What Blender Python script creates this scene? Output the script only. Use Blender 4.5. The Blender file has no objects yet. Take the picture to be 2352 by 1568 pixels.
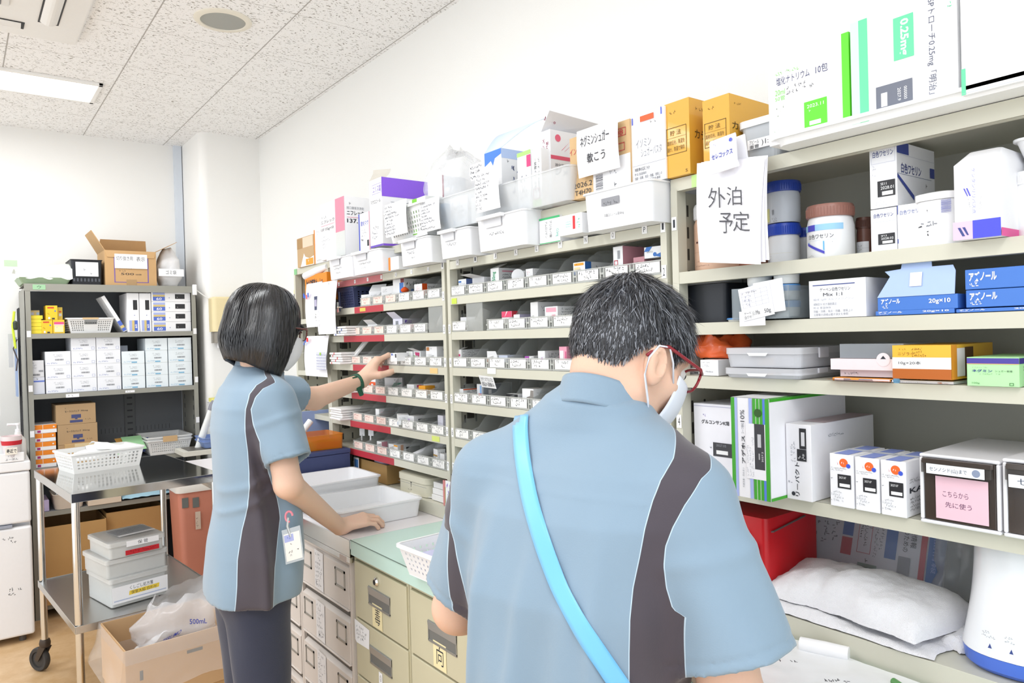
import bpy, math, random
import numpy as np
from mathutils import Vector, Matrix, noise

S = bpy.context.scene
COL = S.collection
rnd = random.Random(7)

# ------------------------------------------------------------------ camera
FPX = 1680.7                      # focal length in pixels of the 2352 px wide frame
YAW, PITCH, ROLL = .65185, -.00899, -.02747
EYE = Vector((0, 0, 1.5))
_f = Vector((math.sin(YAW) * math.cos(PITCH), math.cos(YAW) * math.cos(PITCH), math.sin(PITCH)))
_r0 = Vector((math.cos(YAW), -math.sin(YAW), 0))
_u0 = _r0.cross(_f)
_r = _r0 * math.cos(ROLL) + _u0 * math.sin(ROLL)
_u = -_r0 * math.sin(ROLL) + _u0 * math.cos(ROLL)
cd = bpy.data.cameras.new('camera'); cam = bpy.data.objects.new('camera', cd); COL.objects.link(cam)
cd.sensor_width = 36; cd.lens = FPX / 2352 * 36; cd.clip_start = .02; cd.clip_end = 50
m = Matrix((( _r.x, _u.x, -_f.x, 0), (_r.y, _u.y, -_f.y, 0), (_r.z, _u.z, -_f.z, 0), (0, 0, 0, 1)))
cam.matrix_world = Matrix.Translation(EYE) @ m
S.camera = cam

# ------------------------------------------------------------------ world, exposure, large lights
S.view_settings.view_transform = 'Standard'; S.view_settings.look = 'None'
S.view_settings.gamma = 1; S.view_settings.exposure = .22
w = bpy.data.worlds.new('world'); S.world = w; w.use_nodes = True
w.node_tree.nodes['Background'].inputs[0].default_value = (.90, .95, 1, 1)
w.node_tree.nodes['Background'].inputs[1].default_value = 1.5
S.cycles.max_bounces = 6; S.cycles.diffuse_bounces = 4; S.cycles.glossy_bounces = 3
S.cycles.transparent_max_bounces = 16; S.cycles.transmission_bounces = 4
S.cycles.sample_clamp_indirect = 6
CEIL = 2.82
LAMPS = [(.03, 4.33), (.03, 2.0), (.03, -.3), (-1.4, 3.2), (-1.4, .8)]      # centres of the ceiling light panels
def area(x, y, sx, sy, power, col=(.93, .965, 1)):
    l = bpy.data.lights.new('ceiling_lamp_light', 'AREA'); l.shape = 'RECTANGLE'; l.size = sx; l.size_y = sy
    l.energy = power; l.color = col
    o = bpy.data.objects.new('ceiling_lamp_light', l); COL.objects.link(o); o.location = (x, y, CEIL - .035)
    return o
for i, (x, y) in enumerate(LAMPS):
    area(x, y, 1.16, .27, 11)

# ------------------------------------------------------------------ pixel -> place (on a known plane of the room)
def ray(u, v): return _f + _r * ((u - 1176) / FPX) - _u * ((v - 784) / FPX)
def px(u, v, x): d = ray(u, v); return EYE + d * (x / d.x)
def py(u, v, y): d = ray(u, v); return EYE + d * (y / d.y)
def pz(u, v, z): d = ray(u, v); return EYE + d * ((z - EYE.z) / d.z)
def pd(u, v, t): return EYE + ray(u, v) * t
def proj(p):
    q = Vector(p) - EYE; t = q.dot(_f)
    return 1176 + FPX * q.dot(_r) / t, 784 - FPX * q.dot(_u) / t

def box3(a, b, c, z):
    """rim corners back-left, front-left, front-right at height z -> front-left corner, width, depth, turn"""
    A, B, D = pz(*a, z), pz(*b, z), pz(*c, z)
    e = D - B; return B, e.length, (A - B).length, math.atan2(e.y, e.x)

# ------------------------------------------------------------------ materials
_mc = {}
def lin(h):
    h = h.lstrip('#'); c = [int(h[i:i + 2], 16) / 255 for i in (0, 2, 4)]
    return tuple(x / 12.92 if x <= .04045 else ((x + .055) / 1.055) ** 2.4 for x in c)
def C(h, rough=.5, metal=0, alpha=1, bump=0, scale=60, var=0, emit=0, spec=.5, sheen=0, sss=0, coat=0):
    k = (h, rough, metal, alpha, bump, scale, var, emit, spec, sheen, sss, coat)
    if k in _mc: return _mc[k]
    mt = bpy.data.materials.new('m' + h.lstrip('#')); mt.use_nodes = True
    nt = mt.node_tree; b = nt.nodes['Principled BSDF']; c = lin(h) + (1,)
    b.inputs['Base Color'].default_value = c; b.inputs['Roughness'].default_value = rough
    b.inputs['Metallic'].default_value = metal; b.inputs['Alpha'].default_value = alpha
    b.inputs['Specular IOR Level'].default_value = spec
    if sheen: b.inputs['Sheen Weight'].default_value = sheen
    if coat: b.inputs['Coat Weight'].default_value = coat
    if sss:
        b.inputs['Subsurface Weight'].default_value = sss; b.inputs['Subsurface Radius'].default_value = (.012, .005, .003)
        b.inputs['Subsurface Scale'].default_value = 1
    if emit:
        b.inputs['Emission Color'].default_value = c; b.inputs['Emission Strength'].default_value = emit
    tc = nt.nodes.new('ShaderNodeTexCoord'); nz = nt.nodes.new('ShaderNodeTexNoise')
    nt.links.new(tc.outputs['Object'], nz.inputs['Vector']); nz.inputs['Scale'].default_value = scale
    mx = nt.nodes.new('ShaderNodeMixRGB'); mx.blend_type = 'MULTIPLY'; mx.inputs[0].default_value = 1
    rp = nt.nodes.new('ShaderNodeMapRange'); rp.inputs['To Min'].default_value = 1 - (var or .03); rp.inputs['To Max'].default_value = 1
    nt.links.new(nz.outputs['Fac'], rp.inputs['Value']); mx.inputs[1].default_value = c
    nt.links.new(rp.outputs[0], mx.inputs[2]); nt.links.new(mx.outputs[0], b.inputs['Base Color'])
    if bump:
        bp = nt.nodes.new('ShaderNodeBump'); bp.inputs['Distance'].default_value = .002; bp.inputs['Strength'].default_value = bump
        nt.links.new(nz.outputs['Fac'], bp.inputs['Height']); nt.links.new(bp.outputs[0], b.inputs['Normal'])
    _mc[k] = mt
    return mt

def N(nt, t, **kw):
    n = nt.nodes.new(t)
    for k, v in kw.items():
        if k.startswith('i_'): n.inputs[k[2:].replace('_', ' ')].default_value = v
        else: setattr(n, k, v)
    return n

PAPER = C('#f4f4f6', .7); WHITE = C('#f2f3f5', .45); INK = C('#2c2f38', .6); GREY = C('#8b8f97', .6)
METAL = C('#cfcdbd', .45, var=.05, scale=9); METAL_D = C('#b3b1a3', .5, var=.05, scale=9)
STEEL = C('#d8d8d6', .16, 1, bump=.02, scale=30); CHROME = C('#dcdcda', .12, 1)
CLEAR = C('#c9ccca', .12, alpha=.2, spec=.6); CLEAR_E = C('#d6d8d3', .15, alpha=.62)
MILK = C('#f3f4f6', .35, alpha=.93); FROST = C('#eceef2', .3, alpha=.6)
KRAFT = C('#c9a878', .75, var=.08, scale=25, bump=.1); KRAFT_D = C('#a98a5e', .8, var=.08, scale=25)
BLACK = C('#1c1c1f', .5)

# ------------------------------------------------------------------ mesh builder
_tc = {}
def glyphs(s, bold=0.0):
    k = (s, bold)
    if k not in _tc:
        c = bpy.data.curves.new('t', 'FONT'); c.body = s; c.resolution_u = 2; c.offset = bold
        o = bpy.data.objects.new('t', c); COL.objects.link(o)
        dg = bpy.context.evaluated_depsgraph_get(); dg.update()
        me = bpy.data.meshes.new_from_object(o.evaluated_get(dg))
        v = [(a.co.x, a.co.y) for a in me.vertices]; f = [tuple(p.vertices) for p in me.polygons]
        bpy.data.objects.remove(o); bpy.data.curves.remove(c); bpy.data.meshes.remove(me)
        if v:
            x0 = min(a[0] for a in v); x1 = max(a[0] for a in v); y0 = min(a[1] for a in v); y1 = max(a[1] for a in v)
            v = [((a - x0) / max(x1 - x0, 1e-6), (b - y0) / max(y1 - y0, 1e-6)) for a, b in v]
        _tc[k] = (v, f)
    return _tc[k]

class MB:
    def __init__(s): s.V = []; s.F = []; s.M = []; s.mats = []; s.T = Matrix()
    def mi(s, m):
        if m not in s.mats: s.mats.append(m)
        return s.mats.index(m)
    def add(s, vs, fs, m):
        n = len(s.V); k = s.mi(m)
        s.V += [tuple(s.T @ Vector(v)) for v in vs]
        for f in fs: s.F.append(tuple(n + i for i in f)); s.M.append(k)
    def face(s, pts, m): s.add(pts, [tuple(range(len(pts)))], m)
    def box(s, x0, y0, z0, x1, y1, z1, m):
        s.add([(x0, y0, z0), (x1, y0, z0), (x1, y1, z0), (x0, y1, z0), (x0, y0, z1), (x1, y0, z1), (x1, y1, z1), (x0, y1, z1)],
              [(0, 3, 2, 1), (4, 5, 6, 7), (0, 1, 5, 4), (1, 2, 6, 5), (2, 3, 7, 6), (3, 0, 4, 7)], m)
    def hexa(s, bot, top, m):
        s.add(list(bot) + list(top), [(0, 3, 2, 1), (4, 5, 6, 7), (0, 1, 5, 4), (1, 2, 6, 5), (2, 3, 7, 6), (3, 0, 4, 7)], m)
    def rrect(s, w, d, r, n=4):
        p = []
        for cx, cy, a0 in ((w - r, r, -90), (w - r, d - r, 0), (r, d - r, 90), (r, r, 180)):
            for i in range(n + 1):
                a = math.radians(a0 + 90 * i / n); p.append((cx + r * math.cos(a), cy + r * math.sin(a)))
        return p
    def loft(s, rings, m, cap0=True, cap1=True, closed=True):
        n = len(rings[0]); vs = [p for r in rings for p in r]; fs = []
        for i in range(len(rings) - 1):
            for j in range(n if closed else n - 1):
                a = i * n + j; b = i * n + (j + 1) % n
                fs.append((a, b, b + n, a + n))
        if cap0: fs.append(tuple(range(n - 1, -1, -1)))
        if cap1: fs.append(tuple(range((len(rings) - 1) * n, len(rings) * n)))
        s.add(vs, fs, m)
    def lathe(s, prof, m, n=32, c=(0, 0)):
        s.loft([[(c[0] + r * math.cos(2 * math.pi * i / n), c[1] + r * math.sin(2 * math.pi * i / n), z) for i in range(n)] for r, z in prof], m,
               prof[0][0] > 1e-5, prof[-1][0] > 1e-5)
    def tube(s, pts, r, m, n=8, caps=True):
        P = [Vector(p) for p in pts]; rr = r if isinstance(r, (list, tuple)) else [r] * len(P); rings = []
        up = Vector((0, 0, 1))
        for i, p in enumerate(P):
            t = (P[min(i + 1, len(P) - 1)] - P[max(i - 1, 0)]).normalized()
            if abs(t.dot(up)) > .95: up = Vector((1, 0, 0)) if abs(t.x) < .9 else Vector((0, 1, 0))
            a = t.cross(up).normalized(); b = t.cross(a)
            rings.append([tuple(p + (a * math.cos(2 * math.pi * k / n) + b * math.sin(2 * math.pi * k / n)) * rr[i]) for k in range(n)])
        s.loft(rings, m, caps, caps)
    def tray(s, w, d, h, t, m, taper=0, r=.012, rim=0, z=0, floor=None):
        """open box: outer size at the rim w x d, narrower by taper at the base"""
        def ring(ins, zz): return [(a + ins, b + ins, zz + z) for a, b in s.rrect(w - 2 * ins, d - 2 * ins, max(r, .001))]
        rs = [ring(taper, 0), ring(0, h)] if not rim else [ring(taper, 0), ring(rim, h - rim), ring(0, h - rim), ring(0, h)]
        s.loft(rs + [ring(rim + t, h), ring(taper + t, (floor or t))], m)
    # prints on a flat face.  fr = (origin, unit u, unit v, width, height)
    def prints(s, fr, items, off=.0006):
        O, a, b, W, H = fr; O = Vector(O); a = Vector(a); b = Vector(b); n = a.cross(b)
        for k, it in enumerate(items):
            o = n * (off + .00012 * k)
            def P(x, y): return tuple(O + a * (x * W) + b * (y * H) + o)
            t = it[0]
            if t == 'r':
                x0, y0, x1, y1, m = it[1:6]; s.face([P(x0, y0), P(x1, y0), P(x1, y1), P(x0, y1)], m)
            elif t == 'p': s.face([P(x, y) for x, y in it[1]], it[2])
            elif t == 'c':
                x, y, r, m = it[1:5]; s.face([P(x + r / W * math.cos(q * math.pi / 12), y + r / H * math.sin(q * math.pi / 12)) for q in range(24)], m)
            elif t == 'f':                               # outline
                x0, y0, x1, y1, q, m = it[1:7]; qx = q / W; qy = q / H
                for c in ((x0, y0, x1, y0 + qy), (x0, y1 - qy, x1, y1), (x0, y0, x0 + qx, y1), (x1 - qx, y0, x1, y1)):
                    s.face([P(c[0], c[1]), P(c[2], c[1]), P(c[2], c[3]), P(c[0], c[3])], m)
            elif t == 't':                               # text fitted in a rectangle
                x0, y0, x1, y1, txt, m = it[1:7]; rot = it[7] if len(it) > 7 else 0; bold = it[8] if len(it) > 8 else 0
                v, f = glyphs(txt, bold)
                def Q(c, d):
                    if rot == 90: c, d = 1 - d, c
                    elif rot == -90: c, d = d, 1 - c
                    elif rot == 180: c, d = 1 - c, 1 - d
                    return P(x0 + (x1 - x0) * c, y0 + (y1 - y0) * d)
                s.add([Q(c, d) for c, d in v], f, m)
            elif t == 's':                               # rows of small unreadable strokes
                x0, y0, x1, y1, rows, m = it[1:7]; rg = random.Random(it[7] if len(it) > 7 else 1); rot = it[8] if len(it) > 8 else 0
                dens = it[9] if len(it) > 9 else .8
                lw, lh = ((x1 - x0) * W, (y1 - y0) * H) if not rot else ((y1 - y0) * H, (x1 - x0) * W)
                ch = lh / (rows * 1.45 - .45); cw = ch * .9; vs = []; fs = []
                for r_ in range(rows):
                    nc = max(1, int(lw / cw * rg.uniform(.55, 1)))
                    for c_ in range(nc):
                        if rg.random() > dens: continue
                        for _ in range(3):
                            ax, ay = rg.random() * .8, rg.random() * .8; q = rg.random() < .5
                            bx, by = (ax + rg.uniform(.3, .7), ay + rg.uniform(-.15, .15)) if q else (ax + rg.uniform(-.25, .15), ay + rg.uniform(.3, .7))
                            tx, ty = (0, .17) if q else (.17, 0)
                            pts = []
                            for gx, gy in ((ax, ay), (bx, by), (bx + tx, by + ty), (ax + tx, ay + ty)):
                                X = (c_ + gx * .85) * cw; Y = lh - (r_ * 1.45 + 1) * ch + gy * ch
                                X /= lw; Y /= lh
                                if rot == 90: X, Y = 1 - Y, X
                                elif rot == -90: X, Y = Y, 1 - X
                                pts.append(P(x0 + (x1 - x0) * X, y0 + (y1 - y0) * Y))
                            i0 = len(vs); vs += pts; fs.append((i0, i0 + 1, i0 + 2, i0 + 3))
                if vs: s.add(vs, fs, m)
            elif t == 'b':                               # bar code
                x0, y0, x1, y1, m = it[1:6]; rg = random.Random(3); hz = len(it) > 6
                p_ = 0
                while p_ < .97:
                    q = rg.uniform(.012, .05)
                    if hz: c = (x0, y0 + (y1 - y0) * p_, x1, y0 + (y1 - y0) * min(1, p_ + q))
                    else: c = (x0 + (x1 - x0) * p_, y0, x0 + (x1 - x0) * min(1, p_ + q), y1)
                    s.face([P(c[0], c[1]), P(c[2], c[1]), P(c[2], c[3]), P(c[0], c[3])], m); p_ += q + rg.uniform(.012, .04)
    def build(s, name, parent=None, loc=(0, 0, 0), rot=0, bevel=0, smooth=False, seg=2, tilt=None):
        me = bpy.data.meshes.new(name); me.from_pydata(s.V, [], s.F)
        for m in s.mats: me.materials.append(m)
        me.polygons.foreach_set('material_index', s.M)
        if smooth: me.polygons.foreach_set('use_smooth', [True] * len(me.polygons))
        me.update()
        o = bpy.data.objects.new(name, me); COL.objects.link(o); o.location = loc
        o.rotation_euler = (tilt[0], tilt[1], rot) if tilt else (0, 0, rot)
        if parent: o.parent = parent
        if smooth and smooth != 'all': 
            md = o.modifiers.new('e', 'EDGE_SPLIT'); md.split_angle = math.radians(40)
        if bevel:
            md = o.modifiers.new('b', 'BEVEL'); md.width = bevel; md.segments = seg; md.limit_method = 'ANGLE'; md.angle_limit = math.radians(50)
        return o

def tag(o, label=None, cat=None, group=None, kind=None):
    if label: o['label'] = label
    if cat: o['category'] = cat
    if group: o['group'] = group
    if kind: o['kind'] = kind
    return o
def thing(name, label, cat, loc=(0, 0, 0), rot=0, group=None):
    o = bpy.data.objects.new(name, None); COL.objects.link(o); o.location = loc; o.rotation_euler = (0, 0, rot)
    o.empty_display_size = .05
    return tag(o, label, cat, group)
def struct(name, mb, **kw): return tag(mb.build(name, **kw), kind='structure')
AISLE = -math.pi / 2              # rotation of things that face the aisle (local x runs towards the camera side, y into the shelf)
SX = 1.30                         # front plane of the shelving
SH = {n: z for n, z in zip(range(8), (1.84, 1.745, 1.63, 1.515, 1.398, 1.283, 1.166, 1.05))}   # shelf tops
DECK = .93                        # top of the plinth on the counter
CT = .885                         # counter top

def spot(ul, ur, vt, z, X=SX):
    """front-left corner, width and height of a thing standing at height z with its face in the plane x = X"""
    def yat(u):
        v = 784.
        for _ in range(6):
            p = px(u, v, X); v = proj((X, p.y, z))[1]
        return p.y
    yl, yr = yat(ul), yat(ur)
    h = px(ul, vt, X).z - z
    return Vector((X, yl, z)), yl - yr, h
FRONT = lambda w, h: ((0, 0, 0), (1, 0, 0), (0, 0, 1), w, h)
RIGHT = lambda w, d, h: ((w, 0, 0), (0, 1, 0), (0, 0, 1), d, h)
LEFT = lambda w, d, h: ((0, d, 0), (0, -1, 0), (0, 0, 1), d, h)
TOP = lambda w, d, h: ((0, 0, h), (1, 0, 0), (0, 1, 0), w, d)
def carton_mb(w, d, h, m, front=(), right=(), top=(), left=()):
    b = MB(); b.box(0, 0, 0, w, d, h, m)
    if front: b.prints(FRONT(w, h), front)
    if right: b.prints(RIGHT(w, d, h), right)
    if top: b.prints(TOP(w, d, h), top)
    if left: b.prints(LEFT(w, d, h), left)
    return b
def carton(name, label, cat, ul, ur, vt, z, d, m=None, X=SX, group=None, bevel=.0012, yaw=0, **pr):
    loc, w_, h_ = spot(ul, ur, vt, z, X)
    b = carton_mb(w_, d, h_, m or PAPER, **pr)
    return tag(b.build(name, loc=loc, rot=AISLE + yaw, bevel=bevel), label, cat, group)

def holes(b, P, nx, ny, fx, fy, m, x0=0, x1=1, y0=0, y1=1):
    """flat wall P(s, t) with a grid of rectangular holes between x0..x1, y0..y1"""
    def q(a, c, d, e): b.face([P(a, c), P(d, c), P(d, e), P(a, e)], m)
    if x0 > 0: q(0, 0, x0, 1)
    if x1 < 1: q(x1, 0, 1, 1)
    if y0 > 0: q(x0, 0, x1, y0)
    if y1 < 1: q(x0, y1, x1, 1)
    cw = (x1 - x0) / nx; ch = (y1 - y0) / ny
    for i in range(nx + 1):
        a = x0 + i * cw - cw * (1 - fx) / 2; c = x0 + i * cw + cw * (1 - fx) / 2
        q(max(a, x0), y0, min(c, x1), y1)
    for i in range(nx):
        a = x0 + i * cw + cw * (1 - fx) / 2; c = a + cw * fx
        for j in range(ny + 1):
            d = max(y0 + j * ch - ch * (1 - fy) / 2, y0); e = min(y0 + j * ch + ch * (1 - fy) / 2, y1)
            q(a, d, c, e)
def basket(name, e, w, d, h, m, taper=.02, nx=16, ny=5, nd=10, fx=.55, fy=.6, rim=.012, zone=(.06, .94, .12, .82), grip=False):
    b = MB(); t = taper
    c0 = [(t, t, 0), (w - t, t, 0), (w - t, d - t, 0), (t, d - t, 0)]; c1 = [(0, 0, h), (w, 0, h), (w, d, h), (0, d, h)]
    for k in range(4):
        A, B_, Ct, D_ = Vector(c0[k]), Vector(c0[(k + 1) % 4]), Vector(c1[(k + 1) % 4]), Vector(c1[k])
        P = lambda s_, t_: tuple((A * (1 - s_) + B_ * s_) * (1 - t_) + (D_ * (1 - s_) + Ct * s_) * t_)
        n_ = nx if k % 2 == 0 else nd
        if grip and k == 0:
            b2 = zone
            holes(b, lambda s_, t_: P(s_ * .34, t_), max(2, n_ // 3), ny, fx, fy, m, .12, 1, b2[2], b2[3])
            holes(b, lambda s_, t_: P(.34 + s_ * .32, t_), 1, 1, .9, .9, m, 0, 1, .55, .88)
            holes(b, lambda s_, t_: P(.66 + s_ * .34, t_), max(2, n_ // 3), ny, fx, fy, m, 0, .88, b2[2], b2[3])
        else: holes(b, P, n_, ny, fx, fy, m, *zone)
    P = lambda s_, t_: (t + (w - 2 * t) * s_, t + (d - 2 * t) * t_, 0)
    holes(b, P, max(4, nx // 2), max(3, nd // 2), .6, .6, m, .08, .92, .08, .92)
    o = b.build(name, e); md = o.modifiers.new('s', 'SOLIDIFY'); md.thickness = .0022; md.offset = -1
    r = MB()
    for zz in (h,):
        r.loft([[(a - rim * .6, c - rim * .6, h - .006) for a, c in r.rrect(w + rim * 1.2, d + rim * 1.2, .02)],
                [(a - rim * .6, c - rim * .6, h + .001) for a, c in r.rrect(w + rim * 1.2, d + rim * 1.2, .02)],
                [(a, c, h + .001) for a, c in r.rrect(w, d, .012)]], m, False, False)
    r.build('rim', e); return o
def open_box(w, d, h, m, t=.004, flaps=(), inner=None):
    """open carton; flaps = (side, angle from upright-closed, length)"""
    b = MB(); mi = inner or m
    b.box(0, 0, 0, w, t, h, m); b.box(0, d - t, 0, w, d, h, m); b.box(0, t, 0, t, d - t, h, m); b.box(w - t, t, 0, w, d - t, h, m); b.box(t, t, 0, w - t, d - t, t, mi)
    for side, ang, ln in flaps:
        a = math.radians(ang); o, i_ = math.sin(a) * ln, math.cos(a) * ln     # outwards, upwards
        if side == 'f': q = [(0, 0, h), (w, 0, h), (w - .012, -o, h + i_), (.012, -o, h + i_)]; n_ = (0, t * .8, 0)
        elif side == 'b': q = [(0, d, h), (w, d, h), (w - .012, d + o, h + i_), (.012, d + o, h + i_)]; n_ = (0, -t * .8, 0)
        elif side == 'l': q = [(0, 0, h), (0, d, h), (-o, d - .012, h + i_), (-o, .012, h + i_)]; n_ = (t * .8, 0, 0)
        else: q = [(w, 0, h), (w, d, h), (w + o, d - .012, h + i_), (w + o, .012, h + i_)]; n_ = (-t * .8, 0, 0)
        if abs(o) > abs(i_): n_ = (0, 0, t * .8)
        b.hexa(q, [tuple(Vector(p) + Vector(n_)) for p in q], m)
    return b
_NR = {}
def wavy(b, nx, ny, f, m, closed=False):
    """grid sheet f(s, t) -> point"""
    vs = [f(i / nx, j / ny) for j in range(ny + 1) for i in range(nx + 1)]
    b.add(vs, [(j * (nx + 1) + i, j * (nx + 1) + i + 1, (j + 1) * (nx + 1) + i + 1, (j + 1) * (nx + 1) + i) for j in range(ny) for i in range(nx)], m)
def solid(o, t, off=0):
    md = o.modifiers.new('s', 'SOLIDIFY'); md.thickness = t; md.offset = off; return o
def nz(p, s=1.0, seed=0):
    return noise.noise(Vector((p[0] * s + seed * 7.3, p[1] * s - seed * 3.1, p[2] * s + seed * 1.7)))
# ================================================================== the room
def wall_mat():
    mt = C('#efefec', .85, bump=.15, scale=220, var=.02); return mt
WALL = wall_mat(); WALLB = C('#f1f0ed', .85, bump=.15, scale=220, var=.02)
def ceiling_mat():
    mt = bpy.data.materials.new('ceiling_tile'); mt.use_nodes = True; nt = mt.node_tree; L = nt.links.new
    b = nt.nodes['Principled BSDF']; b.inputs['Roughness'].default_value = .9
    g = N(nt, 'ShaderNodeNewGeometry'); mp = N(nt, 'ShaderNodeMapping'); L(g.outputs['Position'], mp.inputs['Vector'])
    # worm holes: distorted voronoi cells, stretched
    nz = N(nt, 'ShaderNodeTexNoise', i_Scale=26, i_Detail=2); L(mp.outputs[0], nz.inputs['Vector'])
    mm = N(nt, 'ShaderNodeMixRGB', blend_type='ADD'); mm.inputs[0].default_value = .05; L(mp.outputs[0], mm.inputs[1]); L(nz.outputs['Color'], mm.inputs[2])
    mp2 = N(nt, 'ShaderNodeMapping'); mp2.inputs['Scale'].default_value = (42, 95, 1); mp2.inputs['Rotation'].default_value = (0, 0, .5); L(mm.outputs[0], mp2.inputs['Vector'])
    vo = N(nt, 'ShaderNodeTexVoronoi', voronoi_dimensions='2D', i_Scale=1); L(mp2.outputs[0], vo.inputs['Vector'])
    lt = N(nt, 'ShaderNodeMapRange', interpolation_type='SMOOTHSTEP'); lt.inputs['From Min'].default_value = .16; lt.inputs['From Max'].default_value = .26
    L(vo.outputs['Distance'], lt.inputs['Value'])
    # only some cells carry a hole
    wn = N(nt, 'ShaderNodeMath', operation='GREATER_THAN'); wn.inputs[1].default_value = .42
    sp = N(nt, 'ShaderNodeSeparateColor'); L(vo.outputs['Color'], sp.inputs[0]); L(sp.outputs[0], wn.inputs[0])
    mx = N(nt, 'ShaderNodeMath', operation='MAXIMUM'); L(lt.outputs[0], mx.inputs[0]); L(wn.outputs[0], mx.inputs[1])
    # fine pin holes
    mp3 = N(nt, 'ShaderNodeMapping'); mp3.inputs['Scale'].default_value = (120, 120, 1); L(mp.outputs[0], mp3.inputs['Vector'])
    v2 = N(nt, 'ShaderNodeTexVoronoi', voronoi_dimensions='2D', i_Scale=1); L(mp3.outputs[0], v2.inputs['Vector'])
    l2 = N(nt, 'ShaderNodeMapRange'); l2.inputs['From Min'].default_value = .14; l2.inputs['From Max'].default_value = .24; l2.inputs['To Min'].default_value = .35; L(v2.outputs['Distance'], l2.inputs['Value'])
    s2 = N(nt, 'ShaderNodeSeparateColor'); L(v2.outputs['Color'], s2.inputs[0])
    g2 = N(nt, 'ShaderNodeMath', operation='GREATER_THAN'); g2.inputs[1].default_value = .3; L(s2.outputs[1], g2.inputs[0])
    m2 = N(nt, 'ShaderNodeMath', operation='MAXIMUM'); L(l2.outputs[0], m2.inputs[0]); L(g2.outputs[0], m2.inputs[1])
    al = N(nt, 'ShaderNodeMath', operation='MULTIPLY'); L(mx.outputs[0], al.inputs[0]); L(m2.outputs[0], al.inputs[1])
    # joints between the boards
    sx = N(nt, 'ShaderNodeSeparateXYZ'); L(g.outputs['Position'], sx.inputs[0]); js = []
    for out, off, step, wd in ((0, .68, .46, .0035), (1, 3.355, .485, .0022)):
        a = N(nt, 'ShaderNodeMath', operation='SUBTRACT'); a.inputs[1].default_value = off; L(sx.outputs[out], a.inputs[0])
        p = N(nt, 'ShaderNodeMath', operation='PINGPONG'); p.inputs[1].default_value = step / 2; L(a.outputs[0], p.inputs[0])
        c = N(nt, 'ShaderNodeMapRange'); c.inputs['From Min'].default_value = wd * .4; c.inputs['From Max'].default_value = wd; c.inputs['To Min'].default_value = .1 if out == 0 else .35; L(p.outputs[0], c.inputs['Value']); js.append(c)
    jm = N(nt, 'ShaderNodeMath', operation='MULTIPLY'); L(js[0].outputs[0], jm.inputs[0]); L(js[1].outputs[0], jm.inputs[1])
    fin = N(nt, 'ShaderNodeMath', operation='MULTIPLY'); L(al.outputs[0], fin.inputs[0]); L(jm.outputs[0], fin.inputs[1])
    cr = N(nt, 'ShaderNodeMixRGB'); L(fin.outputs[0], cr.inputs[0]); cr.inputs[1].default_value = lin('#a5a19c') + (1,); cr.inputs[2].default_value = lin('#f6f6f6') + (1,)
    L(cr.outputs[0], b.inputs['Base Color'])
    bp = N(nt, 'ShaderNodeBump'); bp.inputs['Distance'].default_value = .003; bp.inputs['Strength'].default_value = .5; L(fin.outputs[0], bp.inputs['Height']); L(bp.outputs[0], b.inputs['Normal'])
    return mt
def floor_mat():
    mt = bpy.data.materials.new('floor_vinyl'); mt.use_nodes = True; nt = mt.node_tree; L = nt.links.new
    b = nt.nodes['Principled BSDF']; b.inputs['Roughness'].default_value = .33
    g = N(nt, 'ShaderNodeNewGeometry'); nz = N(nt, 'ShaderNodeTexNoise', i_Scale=9, i_Detail=7, i_Roughness=.65); L(g.outputs['Position'], nz.inputs['Vector'])
    cr = N(nt, 'ShaderNodeValToRGB'); L(nz.outputs['Fac'], cr.inputs[0])
    cr.color_ramp.elements[0].color = lin('#c29c6c') + (1,); cr.color_ramp.elements[0].position = .3
    cr.color_ramp.elements[1].color = lin('#dcbd95') + (1,); cr.color_ramp.elements[1].position = .72
    L(cr.outputs[0], b.inputs['Base Color']); return mt
X0, X1, Y0, Y1, YP = -2.2, 1.62, -1.2, 5.25, 4.79
b = MB(); b.box(X0, Y0, -.1, X1 + .1, Y1 + .1, 0, floor_mat()); struct('floor', b)
b = MB(); b.box(X0, Y0, CEIL, X1 + .1, Y1 + .1, CEIL + .1, ceiling_mat()); struct('ceiling', b)
b = MB(); b.box(X1, Y0, 0, X1 + .1, Y1 + .1, CEIL, WALL); struct('wall_right', b)
b = MB(); b.box(X0, Y1, 0, X1, Y1 + .1, CEIL, WALLB); struct('wall_back', b)
# pillar in the corner, with a rounded edge
b = MB(); r = .05; pr = [(X1, YP, 0), (X1, Y1, 0), (1.25, Y1, 0)] + [(1.25 + r - r * math.cos(a), YP + r - r * math.sin(a), 0) for a in [i * math.pi / 16 for i in range(9)]]
b.loft([pr[::-1], [(x, y, CEIL) for x, y, z in pr[::-1]]], WALLB); struct('wall_pillar', b, smooth=True)
b = MB(); b.box(1.2, Y1 - .035, 0, 1.245, Y1, CEIL, C('#d6dde6', .5)); struct('trim_1', b)
b = MB(); b.box(X0, Y1 - .012, 0, 1.2, Y1, .07, C('#8f8a80', .6)); struct('baseboard_back', b)

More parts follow.
